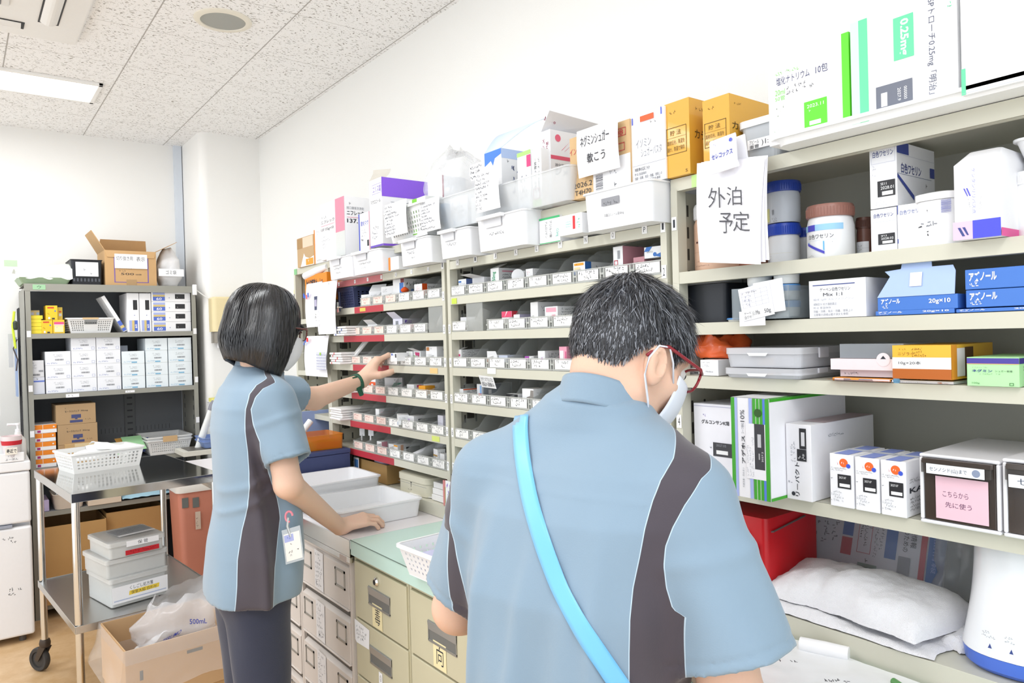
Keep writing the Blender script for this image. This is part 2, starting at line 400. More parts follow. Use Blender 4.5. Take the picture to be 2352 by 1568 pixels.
# ceiling light fixtures: recessed panels
for i, (x, y) in enumerate(LAMPS):
    e = thing('ceiling_light', ['long recessed ceiling light panel near the back wall', 'recessed ceiling light panel overhead, in front of the camera',
        'recessed ceiling light panel above the camera', 'recessed ceiling light panel at the left side of the room, farther one', 'recessed ceiling light panel at the left side of the room, nearer one'][i], 'ceiling light', (x, y, CEIL), group='ceiling light panels')
    fr = MB(); W_, D_ = .605, .17
    for a in ((-W_, -D_, W_, -D_ + .02), (-W_, D_ - .02, W_, D_), (-W_, -D_, -W_ + .02, D_), (W_ - .02, -D_, W_, D_)):
        fr.box(a[0], a[1], -.014, a[2], a[3], .0, C('#f0efec', .4))
    fr.build('frame', e, bevel=.002)
    df = MB(); df.box(-W_ + .021, -D_ + .021, -.01, W_ - .021, D_ - .021, -.002, C('#fffdf8', .5, emit=4.0)); df.build('diffuser', e)

# ceiling speaker
e = thing('ceiling_speaker', 'round flush ceiling speaker with a grey grille', 'speaker', (.913, 3.085, CEIL))
b = MB(); b.lathe([(.112, 0), (.112, -.004), (.104, -.009), (.088, -.009), (.086, -.003)], C('#e9e4d6', .5), 48); b.build('rim', e, smooth=True)
b = MB(); b.lathe([(.087, -.001), (.087, -.005), (.05, -.008), (.0001, -.009)], C('#a9aba6', .7, bump=.6, scale=900), 48); b.build('grille', e, smooth=True)

# air conditioner cassette
e = thing('air_conditioner', 'white ceiling cassette air conditioner with louvre and grille', 'air conditioner', (-.5, 2.67, CEIL))
AC = C('#ecebe8', .4); b = MB(); b.box(0, 0, -.028, .955, .955, 0, AC); b.build('panel', e, bevel=.008, seg=3)
b = MB(); b.box(.30, .30, -.034, .70, .655, -.0285, C('#e4e3e0', .5)); 
for k in range(14): b.box(.31 + k * .027, .31, -.0345, .324 + k * .027, .645, -.036, C('#6b6b6e', .6))
b.build('intake_grille', e, bevel=.002)
for (a, c, l, ro) in ((.80, .2, .56, 90), (.2, .80, .56, 0), (.14, .2, .56, 90), (.2, .14, .56, 0)):
    s_ = MB(); s_.T = Matrix.Translation((a + (.07 if ro else 0), c, -.029)) @ Matrix.Rotation(math.radians(ro), 4, 'Z')
    s_.box(0, 0, -.0015, l, .07, 0, C('#2e2e31', .6)); v = s_.build('air_outlet', e)
    s_ = MB(); s_.T = Matrix.Translation((a + (.07 if ro else 0), c, -.029)) @ Matrix.Rotation(math.radians(ro), 4, 'Z')
    s_.loft([[(x_, .006 + .058 * (j / 6), -.002 - .014 * math.sin(math.pi * j / 6)) for j in range(7)][::-1] + [(x_, .006 + .058 * (j / 6), -.0025) for j in range(7)] for x_ in (.012, l - .012)], AC)
    s_.build('louvre', v)
for y_ in (.02, .885):
    s_ = MB(); s_.box(.02, y_, -.033, .07, y_ + .05, -.0285, AC); s_.build('corner_cap', e, bevel=.002)
# ================================================================== shelving on the counter along the right wall
RED = C('#b8323f', .45); PINK = C('#c46f73', .5)
def tagc(x): return C(x, .6)
def shelf_mb(y0, y1, z, m=METAL, lip=.028, depth=.30, back=True):
    b = MB(); b.box(SX, y0, z - .004, SX + depth, y1, z, m); b.box(SX - .001, y0, z - lip, SX + .0015, y1, z, m)
    b.box(SX, y0, z - lip, SX + .02, y1, z - lip + .0015, m); return b
def plab(b, y, z, s, w_=.022, h_=.022, col='#f6f6f6', ink=INK):
    b.T = Matrix.Translation((SX - .0015, y, z)) @ Matrix.Rotation(AISLE, 4, 'Z')
    b.prints(((0, 0, 0), (1, 0, 0), (0, 0, 1), w_, h_), [('r', 0, 0, 1, 1, tagc(col))] + ([('t', .3, .2, .7, .8, s, ink)] if s else []))
    b.T = Matrix()
def post_mb(y, w_, z0, z1, side=+1, slots=True, depth=.30):
    """an upright: front angle and perforated side panel"""
    b = MB(); b.box(SX - .002, y, z0, SX + .028, y + w_, z1, METAL)
    yy = y + (w_ - .002 if side > 0 else 0)
    b.box(SX + .028, yy, z0, SX + depth, yy + .002, z1, METAL)
    if slots:
        for x_ in (SX + .05, SX + .095, SX + .255):
            z_ = z0 + .03
            while z_ < z1 - .03:
                b.box(x_, yy - .0008, z_, x_ + .006, yy + .0028, z_ + .026, C('#4c4a44', .7)); z_ += .05
    return b
units = [
 ('shelving_unit', 'beige steel shelving bay at the far end with papers clipped on it', 3.0205, 3.40),
 ('shelving_unit', 'beige steel shelving bay with red-taped lips that the woman reaches into', 2.06, 3.0195),
 ('shelving_unit', 'beige steel shelving bay of clear bins behind the man with lip labels H to P', 1.11, 2.045),
 ('shelving_unit', 'beige steel shelving bay of jars and cartons at the right side', .10, 1.095)]
UN = []
for i, (nm, lb, y0, y1) in enumerate(units):
    e = thing(nm, lb, 'shelf', (SX, (y0 + y1) / 2, DECK), group='steel shelving bays along the wall'); UN.append(e)
    inv = Matrix.Translation(-Vector(e.location))
    def add(b, name, e=e, inv=inv, **k):
        b.V = [tuple(inv @ Vector(v)) for v in b.V]; return b.build(name, e, **k)
    add(post_mb(y1 - .018, .018, DECK + .001, 1.815, +1), 'upright')
    add(post_mb(y0, .018, DECK + .001, 1.815, -1), 'upright')
    bk = MB(); bk.box(SX + .298, y0, DECK + .001, SX + .303, y1, 1.84, C('#b5b4a8', .6)); add(bk, 'back_panel')
    b = shelf_mb(y0, y1, 1.84)
    if i == 0: plab(b, 3.395, 1.813, '', .035, .027, '#86c38a')
    if i == 1: plab(b, 2.93, 1.813, 'イ', .05, .026, '#c5e3a0'); plab(b, 2.79, 1.815, '', .05, .022)
    if i == 2:
        plab(b, 2.02, 1.812, 'ロ', .045, .027, '#a9cf6a'); b.T = Matrix.Translation((SX - .0015, 1.185, 1.815)) @ Matrix.Rotation(AISLE, 4, 'Z')
        b.prints(((0, 0, 0), (1, 0, 0), (0, 0, 1), .065, .022), [('r', 0, 0, 1, 1, PAPER), ('p', [(.12, .05), (.3, .05), (.36, .2), (.36, .95)], C('#4ba6e0')), ('p', [(.38, .85), (.48, .98), (.4, .6)], C('#7fd09a')), ('t', .4, .3, .95, .62, 'SOLNO', C('#4a5a6a'), 0, .02)])
        b.T = Matrix.Translation((SX - .0015, 1.275, 1.813)) @ Matrix.Rotation(AISLE, 4, 'Z'); b.prints(((0, 0, 0), (1, 0, 0), (0, 0, 1), .07, .02), [('r', 0, 0, 1, 1, PAPER), ('s', .1, .4, .9, .7, 1, GREY)]); b.T = Matrix()
    if i == 3: plab(b, 1.035, 1.812, 'ハ', .05, .027, '#c3ec97')
    add(b, 'shelf')
    if i == 0: lv = [1.60, 1.36, 1.165, 1.02]
    elif i == 3: lv = [SH[2], SH[3], SH[4], SH[6]]
    else: lv = [SH[k] for k in range(1, 8)]
    for k, z in enumerate(lv):
        b = shelf_mb(y0 + .018, y1 - .018, z, lip=.022 if i == 0 else .026)
        if i == 1:
            if k == 0:
                b.box(SX - .0018, 2.50, z - .026, SX - .0008, 2.99, z - .001, PINK)
                for q, s in enumerate('ABCDEFG'): plab(b, 2.86 - q * .115 + (.04 if q == 0 else 0), z - .019, s, .014, .014)
            else:
                a0 = (2.75, 2.86, 2.78, 2.80, 2.82, 2.83)[k - 1]; a1 = (2.50, 2.50, 2.47, 2.50, 2.47, 2.45)[k - 1]
                b.box(SX - .0018, a1, z - .026, SX - .0008, a0, z - .001, RED)
                if k == 3: plab(b, 2.17, z - .022, '', .05, .018, '#f0c98a')
                if k == 5: plab(b, 2.17, z - .022, '', .05, .018, '#d6e27a')
                if k == 1: plab(b, 2.70, z - .02, '', .05, .014, '#d7c35a')
        if i == 2:
            if k == 0:
                for y_, s in zip((1.979, 1.878, 1.772, 1.671, 1.576, 1.477, 1.377, 1.28, 1.176), 'HIJKLMNOP'): plab(b, y_ + .008, z - .016, s, .016, .02)
            if k == 1: plab(b, 2.02, z - .024, '', .03, .018, '#c8dd50')
            if k == 3: plab(b, 1.83, z - .015, '', .045, .018, '#f3f3ea')
        add(b, 'shelf')
    # little clips and number tags
    for k, z in enumerate(lv):
        if i in (1, 2):
            c = MB(); c.box(SX + .05, y1 - .024, z - .026 - .03, SX + .075, y1 - .018, z - .026 - .004, C('#55534d', .4, .6)); add(c, 'shelf_clip')
    if i in (1, 2, 3):
        for k, z in enumerate((1.745, 1.64, 1.53, 1.42, 1.30, 1.19, 1.075)):
            if i == 1: yy = y0 + .016
            elif i == 2: yy = y0 + .016 if k < 2 else y1 - .002
            else: yy = y1 - .002
            if i == 3 and k not in (0, 4): continue
            c = MB(); plab(c, yy, z - .02, '12345678'[k] if i != 3 else '1234'[0 if k == 0 else 3], .014, .03)
            c.V = [(q[0] - .0012, q[1], q[2]) for q in c.V]; add(c, 'number_label')
# plinth that carries the shelving
b = MB(); b.box(SX - .002, .05, CT + .001, X1 - .002, 3.40, DECK - .001, METAL)
for y_ in (1.10, 2.05): b.box(SX - .003, y_ - .001, CT, SX - .0018, y_ + .001, DECK - .002, C('#6a685e'))
tag(b.build('shelf_plinth', bevel=.002), 'long low beige steel plinth under the shelving on the counter', 'plinth')
# counter tops
MINT = C('#c6e2d8', .3, var=.03, scale=3); LAM = C('#ece8ea', .3)
b = MB(); b.box(.952, -.4, CT - .045, X1 - .003, 2.093, CT, MINT); b.box(.9505, -.4, CT - .0015, .9525, 2.093, CT + .0004, C('#6c8078', .5))
tag(b.build('counter_top'), 'mint green laminate counter top with square edge', 'counter')
b = MB(); b.box(.952, 2.096, CT - .03, X1 - .003, 4.1, CT, LAM); b.box(.949, 2.096, CT - .055, .952, 4.1, CT - .003, STEEL)
b.box(.9495, 2.096, CT - .074, .962, 4.1, CT - .056, STEEL); b.box(.9485, 2.12, CT - .075, .95, 2.17, CT - .058, C('#c9b9b0', .3))
tag(b.build('counter_top', bevel=.0015), 'white counter top with polished steel front edge beside the woman', 'counter')
# the white writing film on the mint counter
b = MB(); b.face([(1.02, 2.092, CT + .0012), (1.297, 2.092, CT + .0012), (1.297, 1.9, CT + .0012), (1.02, 2.03, CT + .0012)], LAM)
# ================================================================== grey rack on the back wall
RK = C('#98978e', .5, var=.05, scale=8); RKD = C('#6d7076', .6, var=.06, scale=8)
RX0, RX1, RY, RZ = .315, 1.205, 4.80, [1.855, 1.578, 1.243, .835, .59, .075]
e = thing('storage_rack', 'grey steel storage rack with six shelves against the back wall', 'shelf', (RX0, RY, 0))
D_ = .42; W_ = RX1 - RX0
for x_ in (0, W_ - .028):
    b = MB(); b.box(x_, 0, 0, x_ + .028, .003, 1.83, RK); b.box(x_ if x_ == 0 else x_ + .025, 0, 0, x_ + (.003 if x_ == 0 else .028), D_, 1.83, RK)
    q = .06
    while q < 1.8:
        for yy in (.06, .12, .34): b.box(x_ + (.003 if x_ == 0 else .0238), yy, q, x_ + (.0042 if x_ == 0 else .025), yy + .01, q + .03, C('#4a4c50', .7))
        q += .06
    for zz in (1.60, 1.30, 1.05): b.prints(((x_, -.0005, zz - .04), (1, 0, 0), (0, 0, 1), .028, .035), [('r', .2, 0, .9, 1, PAPER)])
    b.build('upright', e)
b = MB(); b.box(.003, D_ - .003, .05, W_ - .003, D_, 1.84, C('#75787c', .65))
for zz in (1.66, .98):
    for k in range(22): b.box(.34 + k * .022, D_ - .0045, zz - .03, .343 + k * .022, D_ - .003, zz, C('#55585c', .7))
b.box(.54, D_ - .012, .86, .60, D_ - .003, 1.2, C('#6b6e70', .6))
for k in range(8): b.box(.555, D_ - .013, .88 + k * .04, .585, D_ - .012, .89 + k * .04, C('#444649', .7))
b.build('back_panel', e)
for k, z in enumerate(RZ):
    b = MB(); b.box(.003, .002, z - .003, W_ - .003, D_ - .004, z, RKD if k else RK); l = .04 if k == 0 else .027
    b.box(0 if k == 0 else .028, -.001 if k == 0 else .0005, z - l, W_ - (0 if k == 0 else .028), .002, z, RK)
    if k == 0: b.prints(((.04, -.0015, z - .033), (1, 0, 0), (0, 0, 1), .06, .028), [('r', 0, 0, 1, 1, C('#9cc79e', .6)), ('t', .35, .2, .65, .8, 'ウ', INK)])
    if k == 2: b.prints(((.18, -.001, z - .027), (1, 0, 0), (0, 0, 1), .5, .022), [('r', 0, 0, .13, .9, PAPER), ('r', .6, .3, .7, .9, PAPER), ('s', .01, .3, .12, .7, 1, INK), ('s', .61, .5, .69, .8, 1, INK)])
    b.build('shelf', e)
def rb(name, label, cat, x0, x1, z, h, d=.2, m=None, y=RY + .02, group=None, rot=0, bevel=.001, **pr):
    b = carton_mb(x1 - x0, d, h, m or PAPER, **pr)
    return tag(b.build(name, loc=(x0, y, z), rot=rot, bevel=bevel), label, cat, group)
# --- on top
e = thing('crate', 'black perforated crate with a paper label on top of the grey rack', 'crate', (.54, RY + .03, 1.856))
b = MB(); b.tray(.165, .24, .145, .004, C('#1f2228', .5), taper=.008, rim=.004); b.build('body', e, bevel=.002)
b = MB(); b.prints(((.008, -.002, .012), (1, 0, 0), (0, 0, 1), .15, .12), [('r', .12, .3, .88, .98, PAPER), ('s', .3, .55, .8, .68, 1, GREY), ('s', .55, .38, .85, .48, 1, INK)] + [('r', .03 + .12 * k, .05, .09 + .12 * k, .2, C('#50545c')) for k in range(8)]); b.build('label', e)
CB = C('#c9a272', .8, var=.06, scale=30)
e = thing('cardboard_box', 'open brown cardboard box with raised flaps and a note on the rack top', 'cardboard box', (.715, RY + .03, 1.856))
b = open_box(.275, .27, .205, CB, flaps=(('l', 30, .13), ('r', 62, .14), ('b', -25, .1), ('f', 175, .04)))
V_ = C('#7a5fa8', .7)
b.prints(((0, 0, 0), (1, 0, 0), (0, 0, 1), .275, .205), [('r', .17, .08, .84, .1, V_), ('r', .17, .08, .19, .8, V_), ('r', .82, .08, .84, .8, V_), ('t', .3, .3, .55, .36, '500', INK), ('t', .58, .3, .7, .34, '20袋', INK), ('s', .25, .4, .5, .44, 1, INK), ('s', .25, .47, .78, .54, 1, INK, 3, 0, 1), ('r', .4, 0, .6, .17, C('#b08f66', .4)), ('s', .86, .82, .98, .86, 1, INK)])
b.build('carton', e)
b = MB(); b.prints(((.05, -.004, .1), (1, 0, 0), (0, 0, 1), .175, .085), [('r', 0, 0, 1, 1, PAPER), ('t', .05, .55, .55, .85, '切り抜き用', INK), ('t', .66, .52, .93, .84, '表示', INK)]); b.build('note', e)
# bag of rubbish bags
def bagblob(name, parent, w, d, h, m, seed, loc=(0, 0, 0), top=.35, nx=28, ny=18, wr=.012):
    b = MB(); rings = []
    for j in range(ny + 1):
        t = j / ny; r = []
        prof = min(1, .72 + t * 1.2) * (1 - max(0, t - .55) ** 1.4 * (1 - top) * 2.6); prof = max(prof, .12)
        for i in range(nx):
            a = 2 * math.pi * i / nx; ca, sa = math.cos(a), math.sin(a); q = (abs(ca) ** 3 + abs(sa) ** 3) ** (-1 / 3)
            x, y, z = w / 2 * ca * q * prof, d / 2 * sa * q * prof, h * t
            n_ = nz((x, y, z), 18, seed) * wr + nz((x, y, z), 45, seed) * wr * .5
            r.append((x + ca * n_, y + sa * n_, z + nz((a, t, seed), 2) * wr * (.3 + t)))
        rings.append(r)
    b.loft(rings, m); return b.build(name, parent, loc=loc, smooth='all')
e = thing('garbage_bag_pack', 'white pack of folded bags with a paper band on top of the grey rack', 'plastic bag', (1.075, RY + .12, 1.857))
bagblob('bag', e, .14, .13, .235, C('#e6e5e6', .4, bump=.4, scale=40), 3, top=.2)
b = MB(); b.prints(((-.072, -.085, .06), (1, 0, 0), (0, 0, 1), .144, .045), [('r', 0, 0, 1, 1, PAPER), ('t', .28, .25, .7, .8, 'ゴミ袋', INK)]); b.build('paper_band', e)
# pale papers and a tray in plastic on the left
e = thing('wrapped_tray', 'pale green tray wrapped in whitish plastic at the left end of the grey rack top', 'tray', (.29, RY + .02, 1.857))
b = MB(); b.tray(.255, .3, .035, .003, C('#9db394', .5), taper=.02); b.build('tray', e)
b = MB(); wavy(b, 20, 8, lambda s, t: (-.01 + .27 * s, .0 + .3 * t * t + .01 * nz((s, t, 0), 5), .03 + .1 * math.sin(t * 2.2) * (.6 + .4 * s) + .012 * nz((s, t, 1), 6)), C('#eef2ea', .3, alpha=.8))
b.build('plastic_wrap', e, smooth='all')
b = MB(); b.box(-.06, .0, .09, -.0, .002, .125, C('#bcd3b4', .6, alpha=.8)); b.build('tag', e)
# --- first shelf
z = 1.5785; YL = C('#f2c62c', .55); YP_ = C('#f3dc3c', .55)
for k in range(5):
    rb('medicine_carton', 'flat yellow carton in the stack on the first rack shelf, %s' % ['lowest', 'second lowest', 'middle', 'second from top', 'topmost'][k], 'carton', .337, .337 + (.062 if k == 4 else .055), z + k * .0205, .0195, .12, YP_, group='flat yellow cartons in a stack')
rb('medicine_carton', 'grey and blue carton lying on the flat yellow carton stack', 'carton', .338, .388, z + .1035, .028, .12, C('#cdb98c', .6), y=RY + .06, front=[('r', .05, .05, .45, .6, C('#b9bfe2')), ('r', .7, .1, .98, .6, C('#9fb6da'))])
RD = C('#d0462e', .6); yf = [('r', .15, .8, .7, .9, RD), ('s', .1, .35, .9, .5, 1, C('#b08416'), 3), ('r', .2, .05, .35, .2, WHITE), ('r', .5, .04, .75, .14, INK), ('c', .8, .62, .004, C('#5577cc'))]
rb('medicine_carton', 'yellow carton with a red title standing at the left of the front pair', 'carton', .392, .444, z, .075, .12, YL, front=yf)
rb('medicine_carton', 'yellow carton with pink and white print next to the white basket', 'carton', .446, .502, z, .076, .12, YL, front=[('r', .1, .66, .95, .85, C('#e0568a')), ('r', .1, .6, .95, .66, WHITE), ('r', .12, .1, .88, .56, C('#f7e9b0')), ('s', .2, .4, .8, .5, 1, C('#5577cc'))])
rb('medicine_carton', 'yellow carton with a red title on top of the pair', 'carton', .414, .470, z + .0765, .08, .12, YL, front=yf, left=[('s', .2, .4, .8, .6, 2, RD)])
rb('medicine_carton', 'dull yellow carton behind the topmost yellow one', 'carton', .472, .497, z + .0765, .072, .1, C('#d8bc4c', .6), y=RY + .05, front=[('r', .3, .6, .8, .7, RD), ('r', .3, .3, .8, .5, C('#c9cfe2'))])
BW = C('#f1f0ee', .4)
e = thing('basket', 'white perforated basket on the top shelf of the grey rack', 'basket', (.515, RY + .015, z + .001))
basket('body', e, .235, .3, .085, BW, .018, 18, 5, 14, grip=True)
b = MB(); b.box(.075, -.01, .077, .155, -.006, .087, C('#d8b98c', .7)); b.build('tape', e)
BL = C('#5570c9', .5); LB = C('#a9b5e6', .5); DK = C('#2b2b2e', .5); YB = C('#d9c27c', .5)
b60 = lambda: [('r', .04, .1, .34, .92, LB), ('r', .04, .5, .34, .7, YB), ('r', .04, .1, .34, .5, BL), ('t', .12, .16, .26, .42, '60', WHITE, 0, .02), ('r', .6, .3, .85, .78, DK), ('s', .63, .4, .73, .5, 1, WHITE), ('c', .45, .4, .003, C('#9aa4c8')), ('s', .85, .88, .98, .96, 1, GREY)]
for k in range(4):
    rb('medicine_carton', 'white carton marked 60 lying flat, %s of the stack of four' % ['lowest', 'second from the bottom', 'third from the bottom', 'topmost'][k], 'carton', .955, 1.176, z + .0605 * k, .0595, .25, front=b60(), group='white cartons marked 60')
for k in range(2):
    rb('medicine_carton', 'white carton marked 60 standing upright, %s' % ['left one of the two', 'right one beside the flat stack'][k], 'carton', .822 + k * .067, .886 + k * .065, z, .232, .25, group='white cartons marked 60',
       front=[('r', .15, .03, .85, .3, LB), ('r', .38, .03, .6, .3, YB), ('r', .58, .03, .85, .3, BL), ('t', .62, .1, .8, .2, '60', WHITE, 90, .02), ('r', .5, .57, .85, .82, DK), ('c', .6, .43, .003, C('#9aa4c8'))])
o = rb('medicine_carton', 'white carton marked 60 leaning against the upright pair', 'carton', 0, .02, 0, .235, .2, group='white cartons marked 60', front=[('r', 0, .02, 1, .1, BL), ('r', 0, .1, 1, .17, YB), ('r', 0, .17, 1, .3, BL)], left=[('s', .2, .5, .8, .7, 2, GREY)])
o.location = (.802, RY + .03, z + .001); o.rotation_euler = (0, -.5, 0)
# --- second shelf: dressings
z = 1.2435
VI = C('#8a97cc', .6); CY = C('#79b4d6', .6)
def dress(x0, x1, k, lab, blue, hh=.0775, dd=.25, gr='white cartons with a bar code on the second rack shelf'):
    rb('dressing_carton', lab, 'carton', x0, x1, z + k * (hh + .0006), hh, dd, C('#eff1f6' if not blue else '#eaf2f6', .6), group=gr,
       front=[('b', .38, .34, .72, .46, C('#7d8087')), ('s', .3, .58, .75, .78, 2, GREY, 5), ('s', .08, .1, .5, .2, 1, C('#6e7fc4') if not blue else CY, 2, 0, 1)] + ([('r', .42, .06, .66, .16, CY)] if blue else [('f', .82, .08, .94, .26, .001, VI)]))
cols = [(.404, .528, 3, 0), (.530, .654, 4, 0), (.656, .780, 4, 0), (.786, .908, 3, 1), (.914, 1.036, 4, 1), (1.040, 1.174, 4, 1)]
pos = ['first', 'second', 'third', 'fourth', 'fifth', 'sixth']; lev = ['lowest carton', 'second carton from the bottom', 'third carton from the bottom', 'top carton']
for i, (a, c, n_, bl) in enumerate(cols):
    for k in range(n_):
        dress(a, c - .001, k, '%s carton, %s, %s column from left' % ('white and light blue' if bl else 'white and lilac', lev[k] if k < n_ - 1 or n_ == 4 else 'top carton', pos[i]), bl, .0775 if not bl else .0735)
rb('dressing_carton', 'grey-white carton with a blue line, at the left end of the second rack shelf', 'carton', .334, .398, z, .094, .2, C('#d5d8e2', .6), front=[('r', .2, .72, 1, .8, BL), ('s', .3, .84, .8, .95, 1, INK)])
rb('dressing_carton', 'grey-white carton with small print on the blue-lined one', 'carton', .334, .397, z + .095, .092, .2, C('#d9dade', .6), front=[('s', .05, .5, .6, .9, 3, GREY), ('b', .6, .3, .95, .42, GREY), ('b', .05, .08, .7, .2, C('#55585e'))])
rb('dressing_carton', 'small grey carton farther back above the fourth column', 'carton', .79, .84, z + .2218, .035, .1, C('#c3c8d4', .6), y=RY + .15, front=[('s', .1, .2, .9, .6, 1, INK)])
# --- third shelf
z = .8355; OR = C('#ef8a1d', .55)
for k in range(5):
    rb('medicine_carton', 'orange and white flat carton, %s of the stack on the third shelf' % ['lowest', 'second from the bottom', 'middle', 'second from the top', 'topmost'][k], 'carton', .330 + (.003 if k == 4 else 0), .442 + (.006 if k == 4 else 0), z + k * .0475, .0465, .2, PAPER, group='orange and white flat cartons',
       front=[('r', 0, .45, .42, 1, OR), ('r', .44, .45, 1, 1, OR), ('r', .2, .08, .34, .36, C('#a8327c')), ('s', .02, .62, .3, .8, 1, WHITE), ('c', .88, .7, .004, WHITE)])
BK = [('s', .2, .78, .35, .84, 1, INK), ('t', .22, .6, .58, .7, 'モーラスパップ', INK, 0, .01), ('t', .62, .6, .8, .69, '30mg', INK), ('r', .38, .3, .62, .48, C('#434a7a')), ('r', .47, .24, .53, .3, C('#434a7a')), ('r', .34, .08, .66, .2, C('#434a7a')), ('s', .7, .18, .96, .24, 1, INK)]
for k, (a, c) in enumerate(((.452, .646), (.452, .648), (.446, .642))):
    rb('cardboard_box', 'brown printed cardboard box, %s of the stack on the third shelf' % ['lowest', 'middle', 'topmost'][k], 'cardboard box', a, c, z + k * .1135, .1125, .22, C('#b49670', .75), group='brown printed boxes', front=BK if k else [])
BR = C('#c7a573', .75)
rb('cardboard_box', 'small open brown box in front of the printed boxes, lower one', 'cardboard box', .48, .645, z, .055, .12, BR, y=RY - .0, front=[('s', .4, .4, .9, .7, 1, INK)])
rb('cardboard_box', 'small brown box with a torn edge on the lower small box', 'cardboard box', .482, .642, z + .056, .06, .11, BR, y=RY - .0, front=[('s', .5, .6, .95, .8, 1, INK), ('r', .3, .7, .9, 1, C('#dcc79c'))])
for k, (x_, y_, r_, c_, lb) in enumerate(((.665, .06, 8, '#47579a', 'blue folder lying at the left of the fan'), (.67, .03, 4, '#e3a86a', 'orange folder in the left of the fan'), (.672, .01, -2, '#b7e0b4', 'light green folder in the left of the fan'), (.79, .07, -18, '#47579a', 'blue folder at the right of the fan'), (.77, .04, 6, '#e8b25e', 'yellow folder at the right of the fan'), (.79, .01, 2, '#a8dba6', 'light green folder at the right of the fan'))):
    b = MB(); b.box(0, 0, 0, .11, .16, .002, C(c_, .5)); o = b.build('folder', loc=(x_, RY - .02 + y_, z + .002 + .009 * k), rot=math.radians(r_), tilt=(math.radians(24), 0)); tag(o, lb, 'folder', 'coloured folders on the third rack shelf')
e = thing('basket', 'white perforated basket with a brown handle tape at the right of the third shelf', 'basket', (.90, RY - .02, z + .001))
for k in range(2): basket('body' if k == 0 else 'nested_basket', e, .25, .32, .09 + k * .018, C('#dfe0e0', .4), .02, 18, 5, 12, zone=(.05, .95, .15, .8))
b = MB(); b.box(.085, -.012, .078, .165, -.008, .112, C('#c9a77a', .7)); b.build('tape', e)
# --- fourth shelf
z = .5905
rb('medicine_carton', 'orange and lilac carton at the left end of the fourth rack shelf', 'carton', .332, .40, z, .06, .2, C('#cdbfe6', .6), front=[('s', .1, .2, .9, .7, 3, C('#a79ad0'))])
rb('medicine_carton', 'orange carton lying on the lilac one', 'carton', .334, .372, z + .061, .045, .2, C('#d98a2a', .6), front=[('s', .1, .2, .8, .6, 2, BLACK)])
e = thing('container', 'cream plastic tub holding white papers on the fourth rack shelf', 'container', (.415, RY - .01, z + .001))
b = MB(); b.tray(.16, .22, .085, .003, C('#dccfc0', .5), taper=.012, rim=.003, r=.03); b.build('tub', e, smooth=True)
b = MB(); wavy(b, 10, 4, lambda s, t: (.02 + .11 * s, .03 + .12 * t, .08 + .035 * math.sin(s * 3) + .01 * nz((s, t, 0), 4)), PAPER); solid(b.build('paper', e, smooth='all'), .004)
rb('cardboard_box', 'cream carton with a small red mark on the fourth rack shelf', 'carton', .585, .755, z, .085, .2, C('#dfcdb8', .7), y=RY - .01, front=[('f', .02, .4, .1, .6, .001, RD)])
e = thing('absorbent_pad', 'light blue folded absorbent pads on the fourth rack shelf', 'pad', (.76, RY - .02, z + .001))
b = MB(); wavy(b, 24, 10, lambda s, t: (.0 + .26 * s, -.0 + .2 * t, .012 + .045 * math.sin(min(1, t * 2.2) * 1.57) * math.sin(.35 + s * 2.3) + .006 * nz((s, t, 0), 9)), C('#a9cfe0', .6)); b.build('pad', e, smooth='all')
b = MB(); wavy(b, 16, 8, lambda s, t: (.2 + .14 * s, .02 + .16 * t, .03 + .05 * math.sin(t * 2) * (.5 + .5 * s) + .01 * nz((s, t, 2), 7)), C('#e9eaee', .5)); b.build('white_pad', e, smooth='all')
# --- floor of the rack: big open cartons
for k, (x0, x1, h_, lb) in enumerate(((.347, .672, .43, 'big open brown cardboard box at the lower left of the grey rack'), (.68, .985, .45, 'big open brown cardboard box behind the cart, right of its neighbour'))):
    b = open_box(x1 - x0, .36, h_, C('#c39a62', .8, var=.05, scale=20), inner=KRAFT_D)
    b.prints(((0, 0, 0), (1, 0, 0), (0, 0, 1), x1 - x0, h_), [('r', .1, .34, .96, .345, KRAFT_D), ('r', .1, .27, .96, .275, KRAFT_D), ('s', .55, .35, .75, .39, 1, INK)])
    tag(b.build('cardboard_box', loc=(x0, RY - .02 + .05 * k, .077)), lb, 'cardboard box', 'big open boxes under the rack')
# things hung on the left side of the rack
e = thing('wire_panel', 'narrow black wire grid hung on the left side of the grey rack', 'wire rack', (RX0 - .03, RY - .03, 1.0))
b = MB()
for k in range(3): b.tube([(.002, k * .06, 0), (.002, k * .06, .72)], .003, C('#26262a', .4))
for k in range(15): b.tube([(.004, 0, .01 + k * .05), (.004, .12, .01 + k * .05)], .0022, C('#26262a', .4), 6)
b.build('grid', e)
b = MB(); b.box(-.02, -.008, .24, -.012, .09, .56, C('#9db4dc', .5)); b.build('blue_folder', e)
b = MB(); b.box(-.05, -.01, .40, -.03, .02, .58, C('#c9ccd0', .5, alpha=.7)); b.build('plastic_pocket', e)
b = MB(); b.tube([(-.02, -.01, .70), (-.03, -.02, .62), (-.02, -.02, .5)], .006, C('#c8dc3a', .5)); b.build('yellow_marker', e)
b = MB(); b.lathe([(.008, 0), (.012, .01), (.012, .04), (.004, .05)], C('#2f3a2f', .5), 12); b.build('black_clip', e, loc=(-.018, -.02, .60))
b = MB(); b.tube([(-.012, -.02, .55), (-.03, -.02, .5), (-.012, -.02, .44), (-.02, -.02, .38)], .0035, C('#4a4246', .4)); b.build('scissors_handle', e)
